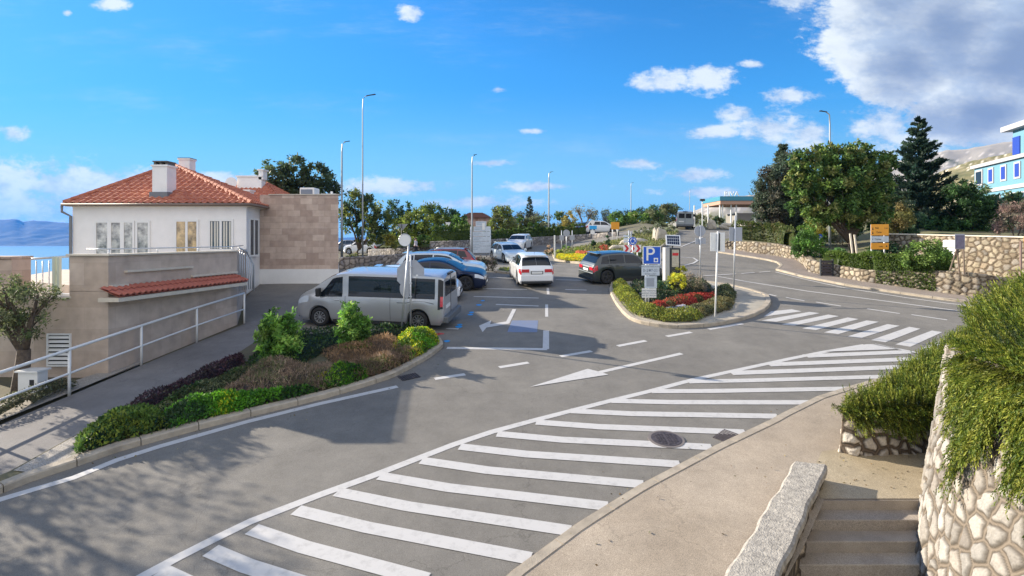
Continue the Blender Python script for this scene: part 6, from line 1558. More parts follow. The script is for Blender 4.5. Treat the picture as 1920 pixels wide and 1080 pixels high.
# ================================================================ FAR BUILDINGS
FACE_BLUE = mat('blue_plaster', (.115, .26, .34), .85, var=.04, scale=1)
DKBLUE = mat('blue_shutter', (.01, .04, .28), .5)
CORN = mat('cornice_white', (.36, .36, .37), .8)
bh = thing('blue_house', 'light blue terraced building with white cornices and dark blue windows at the right edge', 'building', (60.7, 70, 5))
d = Vector((57.0-60.7, 58-70, 0)); Ld = d.length; d.normalize(); ang = math.atan2(d.y, d.x)
bh.rotation_euler = (0, 0, ang)        # local x runs towards the camera along the facade, local y away to the right side
def bz(py, Y=70): return CAMZ+(450-py)/1000*Y-5
LF = 30
ZB1 = bz(357); ZT1 = bz(317); 
mb = MB(); mb.box((0, 0, -6), (LF, 14, ZT1)); mb.build('wall', FACE_BLUE, bh)
mb = MB(); mb.box((-.3, -.35, ZT1), (LF, 14.3, ZT1+.42)); mb.build('cornice', CORN, bh)
mb = MB(); mb.box((-.2, -.15, ZB1-.55), (LF, 0, ZB1-.1)); mb.build('string_course', CORN, bh)
mb = MB(); mb.box((5.5, 1.4, ZT1+.42), (LF, 13, bz(262))); up = mb.build('upper_storey', FACE_BLUE, bh)
mb = MB(); mb.box((4.6, .6, bz(262)), (LF, 14, bz(262)+.6)); mb.build('roof_slab', CORN, bh)
for x in (1.2, 3.9, 6.6, 9.3, 12.0, 14.7):
    w, hh = (1.3, 1.6) if x < 2 else (.8, 1.5)
    zc_ = (ZT1+ZB1)/2+.1
    mb = MB(); mb.box((x-w/2-.22, -.09, zc_-hh/2-.22), (x+w/2+.22, -.005, zc_+hh/2+.22)); wn = mb.build('window', CORN, bh)
    mb = MB(); mb.box((x-w/2, -.12, zc_-hh/2), (x+w/2, -.092, zc_+hh/2)); mb.build('pane', DKBLUE if w < 1 else CGLASS, wn)
for x in (6.3, 8.6): 
    mb = MB(); mb.box((x-.7, 1.3, ZT1+.9), (x+.7, 1.38, ZT1+3.0)); wn = mb.build('window', DKBLUE, bh)
for x in (5.0, 8, 11):
    mb = MB(); mb.box((x-1, -.08, ZB1-3.0), (x+1, -.005, ZB1-1.0)); wn = mb.build('window', CORN, bh); mb = MB(); mb.box((x-.85, -.11, ZB1-2.85), (x+.85, -.082, ZB1-1.15)); mb.build('pane', GLASS, wn)
mb = MB(); mb.box((1, -.9, -6), (LF, -.5, ZB1-3.2)); mb.build('retaining_base', mat('grey_stone_base', (.22, .21, .20), .9, var=.3, scale=3), bh)
# petrol station canopy
t = thing('petrol_station', 'petrol station canopy with a turquoise fascia and white letters on thin columns', 'petrol station', (37.5, 95, g(37.5, 95)))
zc = lambda py: CAMZ+(450-py)/1000*95-t.location.z; xc = lambda px: (px-960)/1000*95-37.5; KIOSK = mat('kiosk_wall', (.22, .21, .19), .8)
TURQ = mat('turquoise_fascia', (.03, .20, .28), .5)
mb = MB(); mb.box((xc(1350), 0, zc(376)), (xc(1450), 9, zc(368))); mb.build('fascia', TURQ, t)
mb = MB(); mb.box((xc(1351), .1, zc(383)), (xc(1450), 9, zc(376.2))); mb.build('soffit', mat('canopy_soffit', (.40, .24, .17), .8), t)
for px in (1354, 1359, 1375, 1385, 1420):
    mb = MB(); mb.tube([(xc(px), 1, 0), (xc(px), 1, zc(383))], .14, 8); mb.build('column', WHITE, t)
tx = text('lettering', 'RIVA', 1.25, t, (xc(1372), 0, zc(364)), (R(90), 0, 0), SIGNW, ext=.06)
mb = MB(); mb.box((xc(1395), 3, 0), (xc(1450), 8, zc(398))); mb.build('kiosk', KIOSK, t)
t = thing('flag_pole', 'thin pole with a small lamp box left of the petrol station', 'pole', (33.2, 93, g(33.2, 93)))
mb = MB(); mb.tube([(0, 0, 0), (0, 0, CAMZ+.075*93-t.location.z)], .1, 8); mb.build('pole', GALV, t); mb = MB(); mb.box((-.4, -.2, CAMZ+.073*93-t.location.z), (.4, .2, CAMZ+.077*93-t.location.z)); mb.build('lamp_head', DARKM, t)
for px, tp, lb in ((1302, 385, 'white post beside the far van'), (1328, 384, 'white post in the middle of the hill road plateau')):
    x = (px-960)/1000*88; t = tag(MB().tube([(0, 0, 0), (0, 0, CAMZ+(450-tp)/1000*88-g(x, 88))], .12, 8).build('white_post', WHITE, None, (x, 88, g(x, 88))), lb, 'post')
# red-roofed buildings left of the notice board
t = thing('distant_house', 'distant red brick house half hidden behind the direction board', 'house', (-6.9, 82, g(-7, 82)))
zc = lambda py: CAMZ+(450-py)/1000*82-t.location.z; xc = lambda px: (px-960)/1000*82+6.9
mb = MB(); mb.box((xc(866), 0, -2), (xc(918), 6, zc(407))); mb.build('wall', mat('brick_far', (.28, .12, .09), .9, col2=(.5, .4, .35), scale=1.2), t)
mb = MB(); mb.xprism([(xc(862), zc(408)), (xc(922), zc(408)), (xc(905), zc(399)), (xc(880), zc(399))], -.5, 6.5); mb.build('roof', mat('far_roof', (.14, .07, .06), .9), t)

# ================================================================ VEGETATION
DG = [(.018, .045, .020), (.030, .062, .025), (.045, .080, .030), (.024, .050, .030)]
MG = [(.05, .10, .02), (.08, .14, .025), (.10, .16, .03), (.06, .11, .03)]
YG = [(.16, .20, .03), (.22, .24, .035), (.11, .16, .03)]
OLIVE = [(.075, .085, .035), (.10, .11, .05), (.055, .07, .03), (.13, .14, .07)]
BRN = [(.22, .15, .10), (.28, .20, .13), (.16, .13, .07), (.33, .24, .16)]
PURP = [(.055, .028, .035), (.085, .045, .055), (.04, .03, .03)]
BRT = [(.07, .20, .015), (.10, .26, .02), (.05, .14, .02), (.16, .32, .02)]
YEL = [(.50, .48, .02), (.36, .40, .02), (.60, .52, .03)]
REDF = [(.36, .05, .035), (.26, .035, .03), (.42, .10, .06), (.10, .08, .03), (.06, .09, .03)]
LAUREL = [(.05, .11, .02), (.075, .16, .028), (.14, .25, .04), (.06, .13, .025), (.22, .34, .07)]
# -- flower bed by the road
GC = 'planting of the roadside flower bed'
cover('heather', 'strip of dark purple low heather along the walkway', [(232, 780), (330, 733), (400, 700), (452, 672), (462, 690), (370, 738), (250, 795)], .28, PURP, 3200, .07, aspect=.35, group=GC)
cover('low_shrubs', 'yellowish green low shrubs at the narrow left tip of the flower bed', [(145, 838), (235, 788), (300, 786), (318, 817), (220, 841), (140, 868)], .34, MG+YG[:1]+DG[:1], 4500, .075, group=GC)
cover('low_shrubs', 'bright green low shrubs along the kerb in the middle of the bed', [(305, 790), (400, 762), (500, 757), (575, 742), (600, 745), (539, 760), (461, 778), (381, 799), (318, 817)], .36, BRT[:3]+DG[1:3], 5200, .07, group=GC)
cover('low_shrubs', 'lime yellow low shrub patch inside the green ones', [(372, 772), (425, 757), (470, 768), (455, 782), (400, 793)], .40, YEL[1:2]+BRT, 1500, .07, group=GC)
cover('low_shrubs', 'dull green low shrubs between the purple heather and the brown heather', [(262, 797), (340, 755), (420, 722), (470, 700), (475, 720), (420, 758), (305, 790)], .34, OLIVE+MG[:1]+DG[2:3], 3500, .07, group=GC)
cover('dry_heather', 'brown dry heather around the left laurel bush', [(405, 760), (440, 735), (480, 700), (560, 700), (640, 705), (655, 728), (600, 745), (575, 742), (500, 757)], .36, BRN+[(.14, .15, .06)], 7000, .10, up=1.3, aspect=.14, group=GC)
cover('dry_heather', 'reddish brown dry heather near the right tip of the bed', [(655, 728), (650, 695), (760, 672), (792, 670), (771, 686), (736, 704), (690, 719)], .36, [(.22, .135, .075), (.27, .17, .10), (.13, .14, .05)]+BRN[:2], 5000, .09, up=1.3, aspect=.14, group=GC)
cover('low_shrubs', 'small bright green shrub patch at the kerb right of the laurels', [(600, 742), (612, 715), (660, 700), (690, 712), (690, 719), (640, 736)], .42, BRT+DG[1:2], 2500, .07, group=GC)
cover('yellow_shrub', 'tiny yellow shrub between the two brown heather patches', [(588, 728), (600, 716), (622, 718), (615, 732)], .44, YEL, 500, .06, group=GC)
cover('dry_heather', 'tan dry heather around the foot of the sign poles', [(640, 705), (600, 672), (690, 648), (745, 646), (762, 672), (650, 695)], .34, [(.30, .19, .10), (.24, .15, .08)]+BRN[:1], 4500, .09, up=1.3, aspect=.14, group=GC)
cover('low_shrubs', 'yellow green shrubs filling the right tip of the bed', [(735, 668), (740, 648), (790, 634), (820, 641), (824, 652), (800, 668), (771, 685), (762, 672)], .36, YEL[:2]+BRT[:2]+MG[:2], 3800, .07, group=GC)
cover('low_shrubs', 'dark green shrubs at the back of the bed in front of the van', [(470, 705), (462, 690), (500, 650), (600, 634), (780, 624), (790, 632), (690, 648), (600, 672), (560, 700)], .30, DG[1:]+MG[:1], 4500, .08, group=GC)
def laurel(label, px, Y, bl, n=2600):
    return bush('laurel_bush', label, px, Y, bl, LAUREL, n, .11, 'bush', 'laurel bushes in the flower bed', clump=.24, nclump=40, aspect=.40, fill=.35)
laurel('broad glossy laurel bush in the flower bed, left of the two', 522, 15.1, [(522, 640, 36, 44), (512, 612, 30, 30), (540, 610, 22, 26), (535, 660, 30, 34), (520, 645, 38, 48)], 9000)
laurel('slimmer glossy laurel bush in front of the silver van, right of the two', 663, 15.9, [(660, 630, 28, 38), (655, 592, 20, 26), (676, 612, 18, 26), (672, 650, 24, 26), (664, 630, 28, 46)], 7500)
# -- island
GI = 'planting of the island with the P sign'
cover('clipped_hedge', 'yellow green clipped low hedge round the left and front of the island', [(1149, 537), (1168, 532), (1192, 556), (1212, 580), (1236, 592), (1300, 596), (1320, 603), (1310, 609), (1277, 611), (1246, 610), (1220, 605), (1198, 601), (1183, 594), (1168, 580), (1157, 566), (1149, 554)], .30, [(.20, .22, .03), (.14, .18, .03), (.26, .26, .04), (.09, .13, .03)], 9000, .065, dz=.12, group=GI, kind='thing', cat='hedge')
cover('red_flowers', 'band of red flowers across the island', [(1214, 580), (1262, 570), (1300, 564), (1340, 558), (1348, 566), (1300, 578), (1250, 588), (1232, 590)], .26, REDF, 5200, .06, dz=.12, group=GI, up=1.)
cover('pale_flowers', 'thin band of bluish white flowers in front of the red ones', [(1236, 592), (1250, 588), (1285, 581), (1292, 586), (1286, 594), (1262, 596)], .16, [(.30, .30, .42), (.5, .5, .55), (.06, .1, .05)], 1200, .05, dz=.12, group=GI)
cover('brown_groundcover', 'olive brown low plants right of the pale flowers', [(1286, 594), (1292, 585), (1345, 570), (1378, 572), (1372, 586), (1320, 602), (1300, 597)], .24, [(.16, .13, .05), (.12, .12, .05), (.09, .10, .05)], 4200, .06, dz=.12, group=GI)
cover('dark_shrubs', 'dark green leafy shrubs behind the red flowers', [(1192, 556), (1180, 540), (1230, 530), (1290, 532), (1330, 540), (1340, 556), (1300, 563), (1214, 578)], .34, DG+[(.10, .09, .05)], 6500, .08, dz=.12, group=GI)
cover('dark_shrubs', 'dark low plants at the right end of the island by the tall pole', [(1345, 568), (1340, 548), (1368, 545), (1380, 556), (1378, 571)], .30, DG+OLIVE, 2600, .07, dz=.12, group=GI)
bush('golden_bush', 'round golden yellow bush, upper one of the pair by the parking meter', 1270, P(1270, 560)[1]+1.2, [(1270, 511, 16, 14)], [(.45, .38, .03), (.36, .32, .03), (.28, .28, .04)], 2400, .06, clump=.2, nclump=40, fill=.85)
bush('golden_bush', 'round golden yellow bush, lower front one of the pair', 1268, P(1268, 560)[1]+.2, [(1268, 530, 17, 16)], [(.48, .42, .03), (.36, .34, .03), (.26, .28, .04)], 2400, .06, clump=.2, nclump=40, fill=.85)
bush('dry_bush', 'greyish brown twiggy bush right of the golden pair', 1302, P(1302, 556)[1], [(1300, 528, 18, 16), (1312, 538, 12, 12)], [(.16, .13, .09), (.10, .11, .06), (.22, .18, .13)], 1600, .08, clump=.35, nclump=20, aspect=.25)
bush('dark_bush', 'dark bush between the P sign and the parking meter', 1240, P(1242, 556)[1], [(1243, 540, 18, 14)], DG, 1400, .08, clump=.35)
# -- tip left of the white hatchback
bush('dark_bush', 'dark purple bush behind the red car', 915, P(915, 508)[1], [(915, 494, 18, 12), (900, 489, 10, 10)], [(.05, .04, .03), (.08, .06, .05), (.03, .04, .02)], 1500, .09, clump=.35)
cover('low_grass', 'grassy tip with pale kerb beside the pearl white hatchback', [(932, 511), (938, 506.5), (966, 506), (982, 509), (980, 511.5), (950, 513)], .10, YG+OLIVE, 700, .06, dz=.1)
# -- roundabout island
cover('low_grass', 'grass and low plants covering the roundabout and rock garden', None, .12, [(.16, .17, .05), (.12, .15, .04), (.20, .19, .08)], 9000, .14, dz=.12, poly=mound)
cover('yellow_flowers', 'band of yellow and lime flowers on the front of the roundabout', [(1042, 490), (1044, 484), (1080, 485), (1112, 488), (1108, 495), (1070, 494)], .22, [(.60, .50, .02), (.35, .45, .03), (.70, .45, .02)], 2200, .09, dz=.2)
cover('orange_flowers', 'orange red flower band above the yellow one', [(1075, 485), (1078, 480), (1108, 480), (1114, 486), (1100, 488)], .22, [(.50, .12, .05), (.40, .08, .04), (.55, .2, .1)], 1100, .09, dz=.2)
for k, (px, py, rx, ry, pal, lb) in enumerate((
    (1050, 474, 9, 6, YG, 'flat yellow green cushion shrub at the left end of the roundabout'), (1070, 478, 12, 5, MG, 'low green cushion shrub near the left end of the roundabout'),
    (1062, 466, 9, 5, MG, 'green shrub under the round sign back'), (1085, 470, 12, 5, YG, 'lime shrub in the middle of the roundabout'), (1130, 466, 10, 9, [(.40, .09, .05), (.3, .06, .04), (.1, .1, .04)], 'reddish orange shrub on the roundabout'),
    (1113, 461, 4, 10, DG, 'small dark upright cypress on the roundabout'), (1139, 455, 4, 12, DG, 'taller dark upright cypress on the roundabout'), (1030, 470, 8, 9, DG+BRN, 'brown and dark bush left of the white post'),
    (1100, 482, 9, 6, DG, 'dark shrub above the orange flowers'), (1150, 480, 18, 7, DG+REDF[:1], 'dark shrub bank with red dots behind the dark crossover'), (1210, 478, 14, 9, DG+MG, 'dark shrub between chevron board and P sign'), (1170, 484, 14, 6, MG, 'green shrub below the chevron board'))):
    Yb = P(px, py+ry)[1]; bush('round_shrub', lb, px, Yb, [(px, py, rx, ry)], pal, 900, .10, group='shrubs of the roundabout', clump=.3, nclump=18, fill=.7)
for k, (px, py, rx, ry, lb) in enumerate(((1196, 437, 8, 5, 'first'), (1208, 431, 7, 5, 'second'), (1214, 438, 8, 5, 'third'), (1224, 431, 9, 5, 'fourth'), (1233, 425, 9, 5, 'fifth'), (1243, 432, 9, 5, 'sixth'), (1256, 427, 9, 5, 'seventh'), (1262, 433, 8, 4, 'eighth'), (1182, 443, 8, 4, 'ninth'))):
    nm = ['grey green ball shrub beside the roundabout sign', 'small grey ball shrub above the roundabout sign', 'grey ball shrub directly left of the solar panel', 'grey ball shrub above and left of the solar panel', 'highest grey ball shrub in the middle of the rock garden', 'grey ball shrub above the solar panel', 'grey ball shrub nearest under the far van', 'rightmost grey ball shrub at the road edge', 'lowest grey ball shrub behind the direction plates'][k]
    Yb = P(px, py+ry+1)[1]; bush('ball_shrub', nm, px, Yb, [(px, py, rx, ry)], [(.14, .16, .10), (.19, .20, .13), (.10, .12, .07)], 600, .14, group='grey ball shrubs in the rock garden', clump=.25, nclump=16, fill=.8)
rk = MB(); 
def boulder(px, py, w, h_, label, seed):
    b = P(px, py); r = np.random.default_rng(seed); bm = bmesh.new(); bmesh.ops.create_icosphere(bm, subdivisions=3, radius=1)
    for v in bm.verts:
        c = v.co; n_ = .25*math.sin(c.x*3+seed)+.2*math.sin(c.y*4+seed*2)+.15*math.sin(c.z*5+c.x*4); v.co = c*(1+n_*.6); v.co.x *= w/2; v.co.y *= w/3; v.co.z *= h_*.6
    me = bpy.data.meshes.new('boulder'); bm.to_mesh(me); bm.free(); me.materials.append(mat('pale_boulder', (.42, .38, .31), .9, var=.25, scale=3, bump=.6, bscale=12)); o = bpy.data.objects.new('boulder', me); COL.objects.link(o); o.location = (b[0], b[1], b[2]+.15)
    tag(o, label, 'boulder', 'boulders of the rock garden')
boulder(1176, 462, 1.6, .7, 'pale boulder behind the chevron board', 1); boulder(1198, 458, 2.2, .6, 'long pale boulder right of the roundabout sign', 2); boulder(1232, 452, .8, 1.6, 'upright pale boulder, left of the two by the solar panel', 3); boulder(1241, 453, .9, 1.7, 'upright pale boulder, right of the two by the solar panel', 4); boulder(1160, 470, 1.5, .6, 'low pale boulder left of the chevron board', 5)
# -- left side trees
tree('olive_tree', 'gnarled olive tree at the left edge beside the railing', 'tree', 36, 13.3, [(30, 575, 58, 38), (-20, 590, 50, 45), (72, 552, 34, 22), (5, 540, 40, 26), (55, 610, 34, 26)], OLIVE+[(.06, .09, .03)], 5200, .10, .16, None, .32, 30, lean=.15, aspect=.28)
for k, (x, y, hgt, rr, lb) in enumerate(((-14.2, 9.6, 5.4, 1.7, 'tree outside the left edge of the picture, nearest to the road'), (-16.5, 12.2, 6.0, 1.8, 'tree outside the left edge of the picture, by the limestone pier'))):
    t = thing('olive_tree', lb, 'tree', (x, y, g(x, y)))
    pts, ids = crown_points([(0, 0, hgt-rr, rr, rr, rr*.8), (.9, -.5, hgt-rr*1.5, rr*.6, rr*.6, rr*.5), (-1, .4, hgt-rr*1.4, rr*.6, rr*.6, rr*.5)], 3600, .28, 24, .6)
    V, F, C = leaf_arrays(pts, .14, pick_cols(OLIVE, ids, len(pts)), aspect=.3); npmesh('crown', V, F, LEAF, t, cols=C)
    MB().tube([(0, 0, -.2), (.1, 0, hgt*.4), (0, 0, hgt*.8)], [.16, .12, .05], 8).build('trunk', BARK, t, smooth=True)
cover('low_shrubs', 'scrubby grey plants at the foot of the railing at the left edge', [(-60, 800), (0, 770), (120, 724), (150, 728), (10, 786), (-60, 815)], .22, [(.12, .13, .07), (.18, .16, .10), (.06, .07, .04)], 1600, .06)
# -- trees behind the annex, centre left
tree('broad_tree', 'dark broad evergreen tree rising behind the limestone annex', 'tree', 560, 46, [(520, 335, 36, 34), (556, 325, 32, 33), (592, 330, 30, 34), (615, 355, 24, 26), (505, 352, 26, 20), (570, 355, 50, 20)], [(.022, .038, .02), (.035, .055, .025), (.05, .07, .03)], 7000, .30, .3, None, .26, 34, fill=.6)
tree('broad_tree', 'yellow green tree right of the annex, behind the tall lamp', 'tree', 668, 52, [(665, 385, 24, 28), (655, 410, 20, 24), (690, 395, 24, 28), (715, 415, 22, 26), (700, 440, 30, 22)], [(.12, .14, .03), (.07, .09, .03), (.04, .07, .03), (.03, .06, .03)], 6500, .26, .2, None, .3, 26)
tree('broad_tree', 'dark slender tree with trunk by the far car park', 'tree', 735, 60, [(740, 400, 14, 26), (760, 398, 10, 20), (748, 430, 22, 24)], DG, 2600, .28, .16, None, .35, 18)
tree('round_tree', 'big rounded yellow green tree in the middle behind the walking person', 'tree', 785, 56, [(770, 428, 28, 28), (800, 415, 30, 28), (825, 430, 24, 30), (785, 450, 44, 20), (745, 450, 18, 18)], [(.09, .12, .02), (.12, .15, .03), (.07, .10, .02), (.05, .08, .02)], 8500, .26, .2, None, .28, 32, fill=.75)
tree('broad_tree', 'dark tree with ragged top behind the round yellow green one', 'tree', 832, 70, [(820, 402, 16, 16), (842, 405, 14, 14), (860, 415, 18, 16), (800, 400, 14, 12)], DG, 2600, .34, .16, None, .35, 18)
tree('broad_tree', 'mid green tree left of the red brick house', 'tree', 858, 66, [(855, 428, 20, 20), (875, 430, 10, 16)], MG[:2]+DG[:2], 2600, .28, .14, None, .35, 20)
tree('bushy_tree', 'yellowish round tree right of the direction board', 'tree', 940, 63, [(938, 412, 22, 22), (952, 420, 16, 18), (926, 424, 14, 16), (942, 395, 18, 8)], [(.13, .15, .03), (.09, .12, .03), (.07, .08, .03)], 4200, .24, .14, None, .3, 26, fill=.75)
for k, (px, Y, bl, pal, lb) in enumerate((
    (975, 68, [(975, 422, 18, 18), (965, 432, 14, 12)], MG[:2]+OLIVE, 'olive bushy tree left of the white notice board'), (1010, 68, [(1008, 420, 20, 18), (1020, 428, 14, 12)], MG[:2]+DG[2:3]+OLIVE, 'bushy tree between the notice board and the lamp'),
    (1045, 70, [(1045, 415, 20, 20), (1060, 425, 16, 14)], OLIVE+MG[:1], 'bushy tree right of the central lamp'), (900, 90, [(898, 420, 26, 14)], DG, 'dark far tree behind the red brick house'), (960, 92, [(985, 410, 34, 10), (950, 412, 20, 10)], [(.05, .06, .06), (.06, .08, .07)], 'bluish far trees behind the fir'),
    (1150, 90, [(1130, 408, 22, 14), (1150, 415, 22, 14)], [(.05, .06, .06), (.06, .08, .06)], 'bluish far tree right of the bare tree'))):
    tree('bushy_tree', lb, 'tree', px, Y, bl, pal, 2600, .26, .13, 'row of trees on the far verge', .32, 20, fill=.72)
conifer('fir_tree', 'small dark fir rising above the far row of trees', 993, 78, 370, 440, 12, [(.03, .045, .04), (.04, .06, .045)], 2600, .22, seed=4)
# bare tree
t = thing('bare_tree', 'half bare tree with forked trunk and thin yellowish leaves', 'tree', (P(1095, 441)[0], P(1095, 441)[1], P(1095, 441)[2]))
Yt = t.location.y; sc_ = Yt/1000; mb = MB(); tips = []
def br(p, d, L, r, dep):
    q = p+d*L*.5+Vector(rng.normal(size=3)*L*.05); e = p+d*L; mb.tube([p, q, e], [r, r*.82, r*.62], 6 if dep < 2 else 4)
    if dep >= 4: tips.append(e); return
    for k in range(3 if dep else 2):
        dd = (d+Vector(rng.normal(size=3))*.48+Vector((0, 0, .12))); dd.normalize(); br(e, dd, L*.70, r*.6, dep+1)
br(Vector((0, 0, -.3)), Vector((-.05, 0, 1)).normalized(), 20*sc_, .26, 0)
mb.build('trunk', BARK, t, smooth=True)
tp = np.array([tuple(p) for p in tips]); pts = np.repeat(tp, 9, 0)+rng.normal(size=(len(tp)*9, 3))*.38
V, F, C = leaf_arrays(pts, .20, pick_cols([(.20, .17, .06), (.14, .13, .06), (.24, .22, .12)], rng.integers(0, 9, len(pts)), len(pts))); npmesh('crown', V, F, LEAF, t, cols=C)
tree('bushy_tree', 'yellow tinged bush left of the bare tree', 'tree', 1066, 66, [(1068, 412, 13, 16), (1062, 428, 12, 10)], [(.20, .16, .04), (.14, .13, .04)], 1500, .22, .1, None, .35, 16)
# hedge on the far wall
def hedge(label, pxs, Y_off, h, w, pal, n, name='clipped_hedge', top_py=None, leaf=.12, dz=0.):
    pts = [P(px, py) for px, py in pxs]; pts = [(p[0], p[1]+Y_off, g(p[0], p[1]+Y_off)+dz) for p in pts]
    cum = [0]
    for a, b in zip(pts[:-1], pts[1:]): cum.append(cum[-1]+math.dist(a, b))
    s = rng.random(n)*cum[-1]; c = np.stack([np.interp(s, cum, [p[i] for p in pts]) for i in range(3)], 1)
    a = rng.random(n)*math.pi; rr = .9+.12*rng.random(n)
    e = 4.0; ca, sa = np.cos(a), np.sin(a); k = (np.abs(ca)**e+np.abs(sa)**e)**(-1/e)
    hh = h*(1+.05*np.sin(s*2.1)+.04*np.sin(s*5.3))
    P_ = c+np.stack([np.zeros(n), ca*k*w/2*rr, sa*k*hh*rr], 1)
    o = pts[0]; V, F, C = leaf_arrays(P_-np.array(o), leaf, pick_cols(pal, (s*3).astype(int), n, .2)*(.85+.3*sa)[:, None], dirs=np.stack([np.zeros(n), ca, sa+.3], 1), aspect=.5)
    # inner body
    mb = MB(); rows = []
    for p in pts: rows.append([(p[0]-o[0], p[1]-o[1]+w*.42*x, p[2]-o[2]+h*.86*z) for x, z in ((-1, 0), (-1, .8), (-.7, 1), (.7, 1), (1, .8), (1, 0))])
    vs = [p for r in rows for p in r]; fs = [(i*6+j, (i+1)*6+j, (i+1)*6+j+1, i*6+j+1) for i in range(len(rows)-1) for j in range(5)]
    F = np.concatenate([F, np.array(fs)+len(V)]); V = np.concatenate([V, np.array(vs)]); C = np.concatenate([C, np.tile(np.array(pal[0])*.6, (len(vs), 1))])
    return tag(npmesh(name, V, F, LEAF, loc=o, cols=C), label, 'hedge')
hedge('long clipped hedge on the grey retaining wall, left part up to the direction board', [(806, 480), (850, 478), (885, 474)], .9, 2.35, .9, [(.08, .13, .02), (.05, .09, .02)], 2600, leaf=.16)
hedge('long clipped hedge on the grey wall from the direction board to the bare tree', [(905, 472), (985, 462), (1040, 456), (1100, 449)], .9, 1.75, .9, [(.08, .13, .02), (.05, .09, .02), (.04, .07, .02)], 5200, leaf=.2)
cover('yellow_shrub', 'yellow green plants along the top of the low grey wall by the person', [(705, 476), (715, 472), (835, 472), (842, 475), (800, 478)], .5, YG+OLIVE[:1], 1800, .14, dz=.9)
for px, py, rx, ry, pal, lb in ((790, 452, 16, 12, MG, 'round green shrub behind the upper grey wall, left'), (815, 455, 12, 9, YG+MG, 'round green shrub behind the upper grey wall, right'), (733, 452, 14, 14, [(.16, .15, .03), (.10, .11, .03)], 'yellowish shrub left of the round sign disc'), (660, 482, 14, 5, OLIVE, 'scrubby plants behind the grey wall under the lamp')):
    bush('round_shrub', lb, px, 50, [(px, py, rx, ry)], pal, 1100, .18, clump=.3, nclump=20)
# wooded slope in the middle
for k, (px, Y, bl, pal, lb) in enumerate((
    (1165, 78, [(1160, 412, 18, 14), (1175, 420, 18, 12)], MG, 'bright green bush cluster right of the amber sign'), (1195, 80, [(1195, 412, 20, 14), (1210, 420, 14, 12)], MG+YG[:1], 'green bush cluster in the middle of the wooded slope'), (1228, 84, [(1225, 405, 18, 14), (1240, 412, 16, 14)], OLIVE+MG[:1], 'olive bush cluster left of the far van'),
    (1258, 88, [(1256, 402, 18, 16), (1248, 394, 14, 10)], [(.07, .08, .03), (.10, .10, .05), (.05, .07, .03)], 'highest bush cluster just left of the far van'), (1180, 100, [(1170, 405, 26, 8), (1200, 402, 24, 8)], DG, 'dark tree line behind the green bushes'), (1240, 108, [(1225, 396, 24, 10), (1258, 392, 18, 8)], DG, 'dark tree line on the crest left of the far van'),
    (1240, 74, [(1235, 424, 16, 6), (1215, 422, 16, 6)], OLIVE, 'low olive scrub above the rock garden'))):
    tree('wild_bush', lb, 'bush', px, Y, bl, pal, 2600, .30, .1, 'bushes of the wooded slope', .32, 22, fill=.7)
for k, (px, Y, bl, pal, lb) in enumerate(((1320, 100, [(1318, 412, 18, 9), (1300, 410, 10, 10)], OLIVE+MG[:1], 'scrub behind the white posts on the plateau'), (1352, 90, [(1345, 415, 10, 8)], OLIVE+DG, 'small scrub left of the petrol station columns'))):
    tree('wild_bush', lb, 'bush', px, Y, bl, pal, 1500, .3, .08, 'scrub on the plateau', .32, 20, fill=.7)
for k, (px, py, w, h_, lb) in enumerate(((1335, 427, .9, 1.3, 'tall white rock on the plateau left of the petrol station'), (1364, 427, 1.6, .7, 'broad white rock under the petrol station columns'), (1402, 427, 2.2, 1.0, 'pale rock pile right of the petrol station columns'), (1428, 430, 2.2, 1.3, 'pale rock pile in front of the dark tree'))):
    boulder(px, py, w, h_, lb, 10+k)
# -- right side: hedges, trees
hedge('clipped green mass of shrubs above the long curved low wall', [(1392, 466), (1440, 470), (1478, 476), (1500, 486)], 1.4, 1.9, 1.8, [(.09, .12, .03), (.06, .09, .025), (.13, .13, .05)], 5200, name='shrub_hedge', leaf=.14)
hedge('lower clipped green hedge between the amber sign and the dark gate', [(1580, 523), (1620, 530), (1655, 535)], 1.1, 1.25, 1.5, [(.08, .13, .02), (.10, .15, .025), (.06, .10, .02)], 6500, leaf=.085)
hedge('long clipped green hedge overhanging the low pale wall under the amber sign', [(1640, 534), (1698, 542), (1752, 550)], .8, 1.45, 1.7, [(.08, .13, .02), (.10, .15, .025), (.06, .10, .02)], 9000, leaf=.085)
conifer('cypress_tree', 'grey green bushy conifer, leftmost tree on the right side', 1468, 43, 272, 476, 60, [(.035, .055, .035), (.05, .07, .045), (.07, .085, .06)], 20000, .22, seed=7, ragged=.45)
tree('cypress_tree', 'grey green feathery tree mass left of the big leafy tree', 'tree', 1475, 42, [(1440, 350, 26, 48), (1470, 335, 26, 48), (1495, 360, 22, 60), (1460, 400, 36, 30), (1425, 390, 16, 30)], [(.03, .05, .03), (.045, .065, .04), (.09, .085, .06), (.06, .075, .045)], 22000, .20, .25, None, .26, 50, fill=.45, aspect=.35)
tree('broad_tree', 'big round leafy tree in front of the right street lamp, the largest tree', 'tree', 1601, 32, [(1500, 305, 22, 26), (1662, 305, 18, 24), (1548, 288, 26, 20), (1612, 284, 26, 18), (1490, 345, 20, 26), (1540, 330, 42, 48), (1585, 315, 44, 40), (1625, 335, 42, 54), (1560, 385, 50, 48), (1615, 395, 46, 46), (1515, 370, 36, 50), (1648, 375, 24, 50), (1580, 360, 60, 60)], [(.045, .085, .020), (.065, .11, .026), (.10, .145, .032), (.03, .062, .018), (.125, .135, .04)], 46000, .18, .17, None, .17, 80, fill=.5)
conifer('pine_tree', 'tall dark conifer with pointed ragged top, highest tree on the right', 1722, 41, 224, 470, 80, [(.012, .026, .018), (.02, .038, .024), (.03, .05, .03)], 34000, .24, seed=12, ragged=.6, bottom=.12)
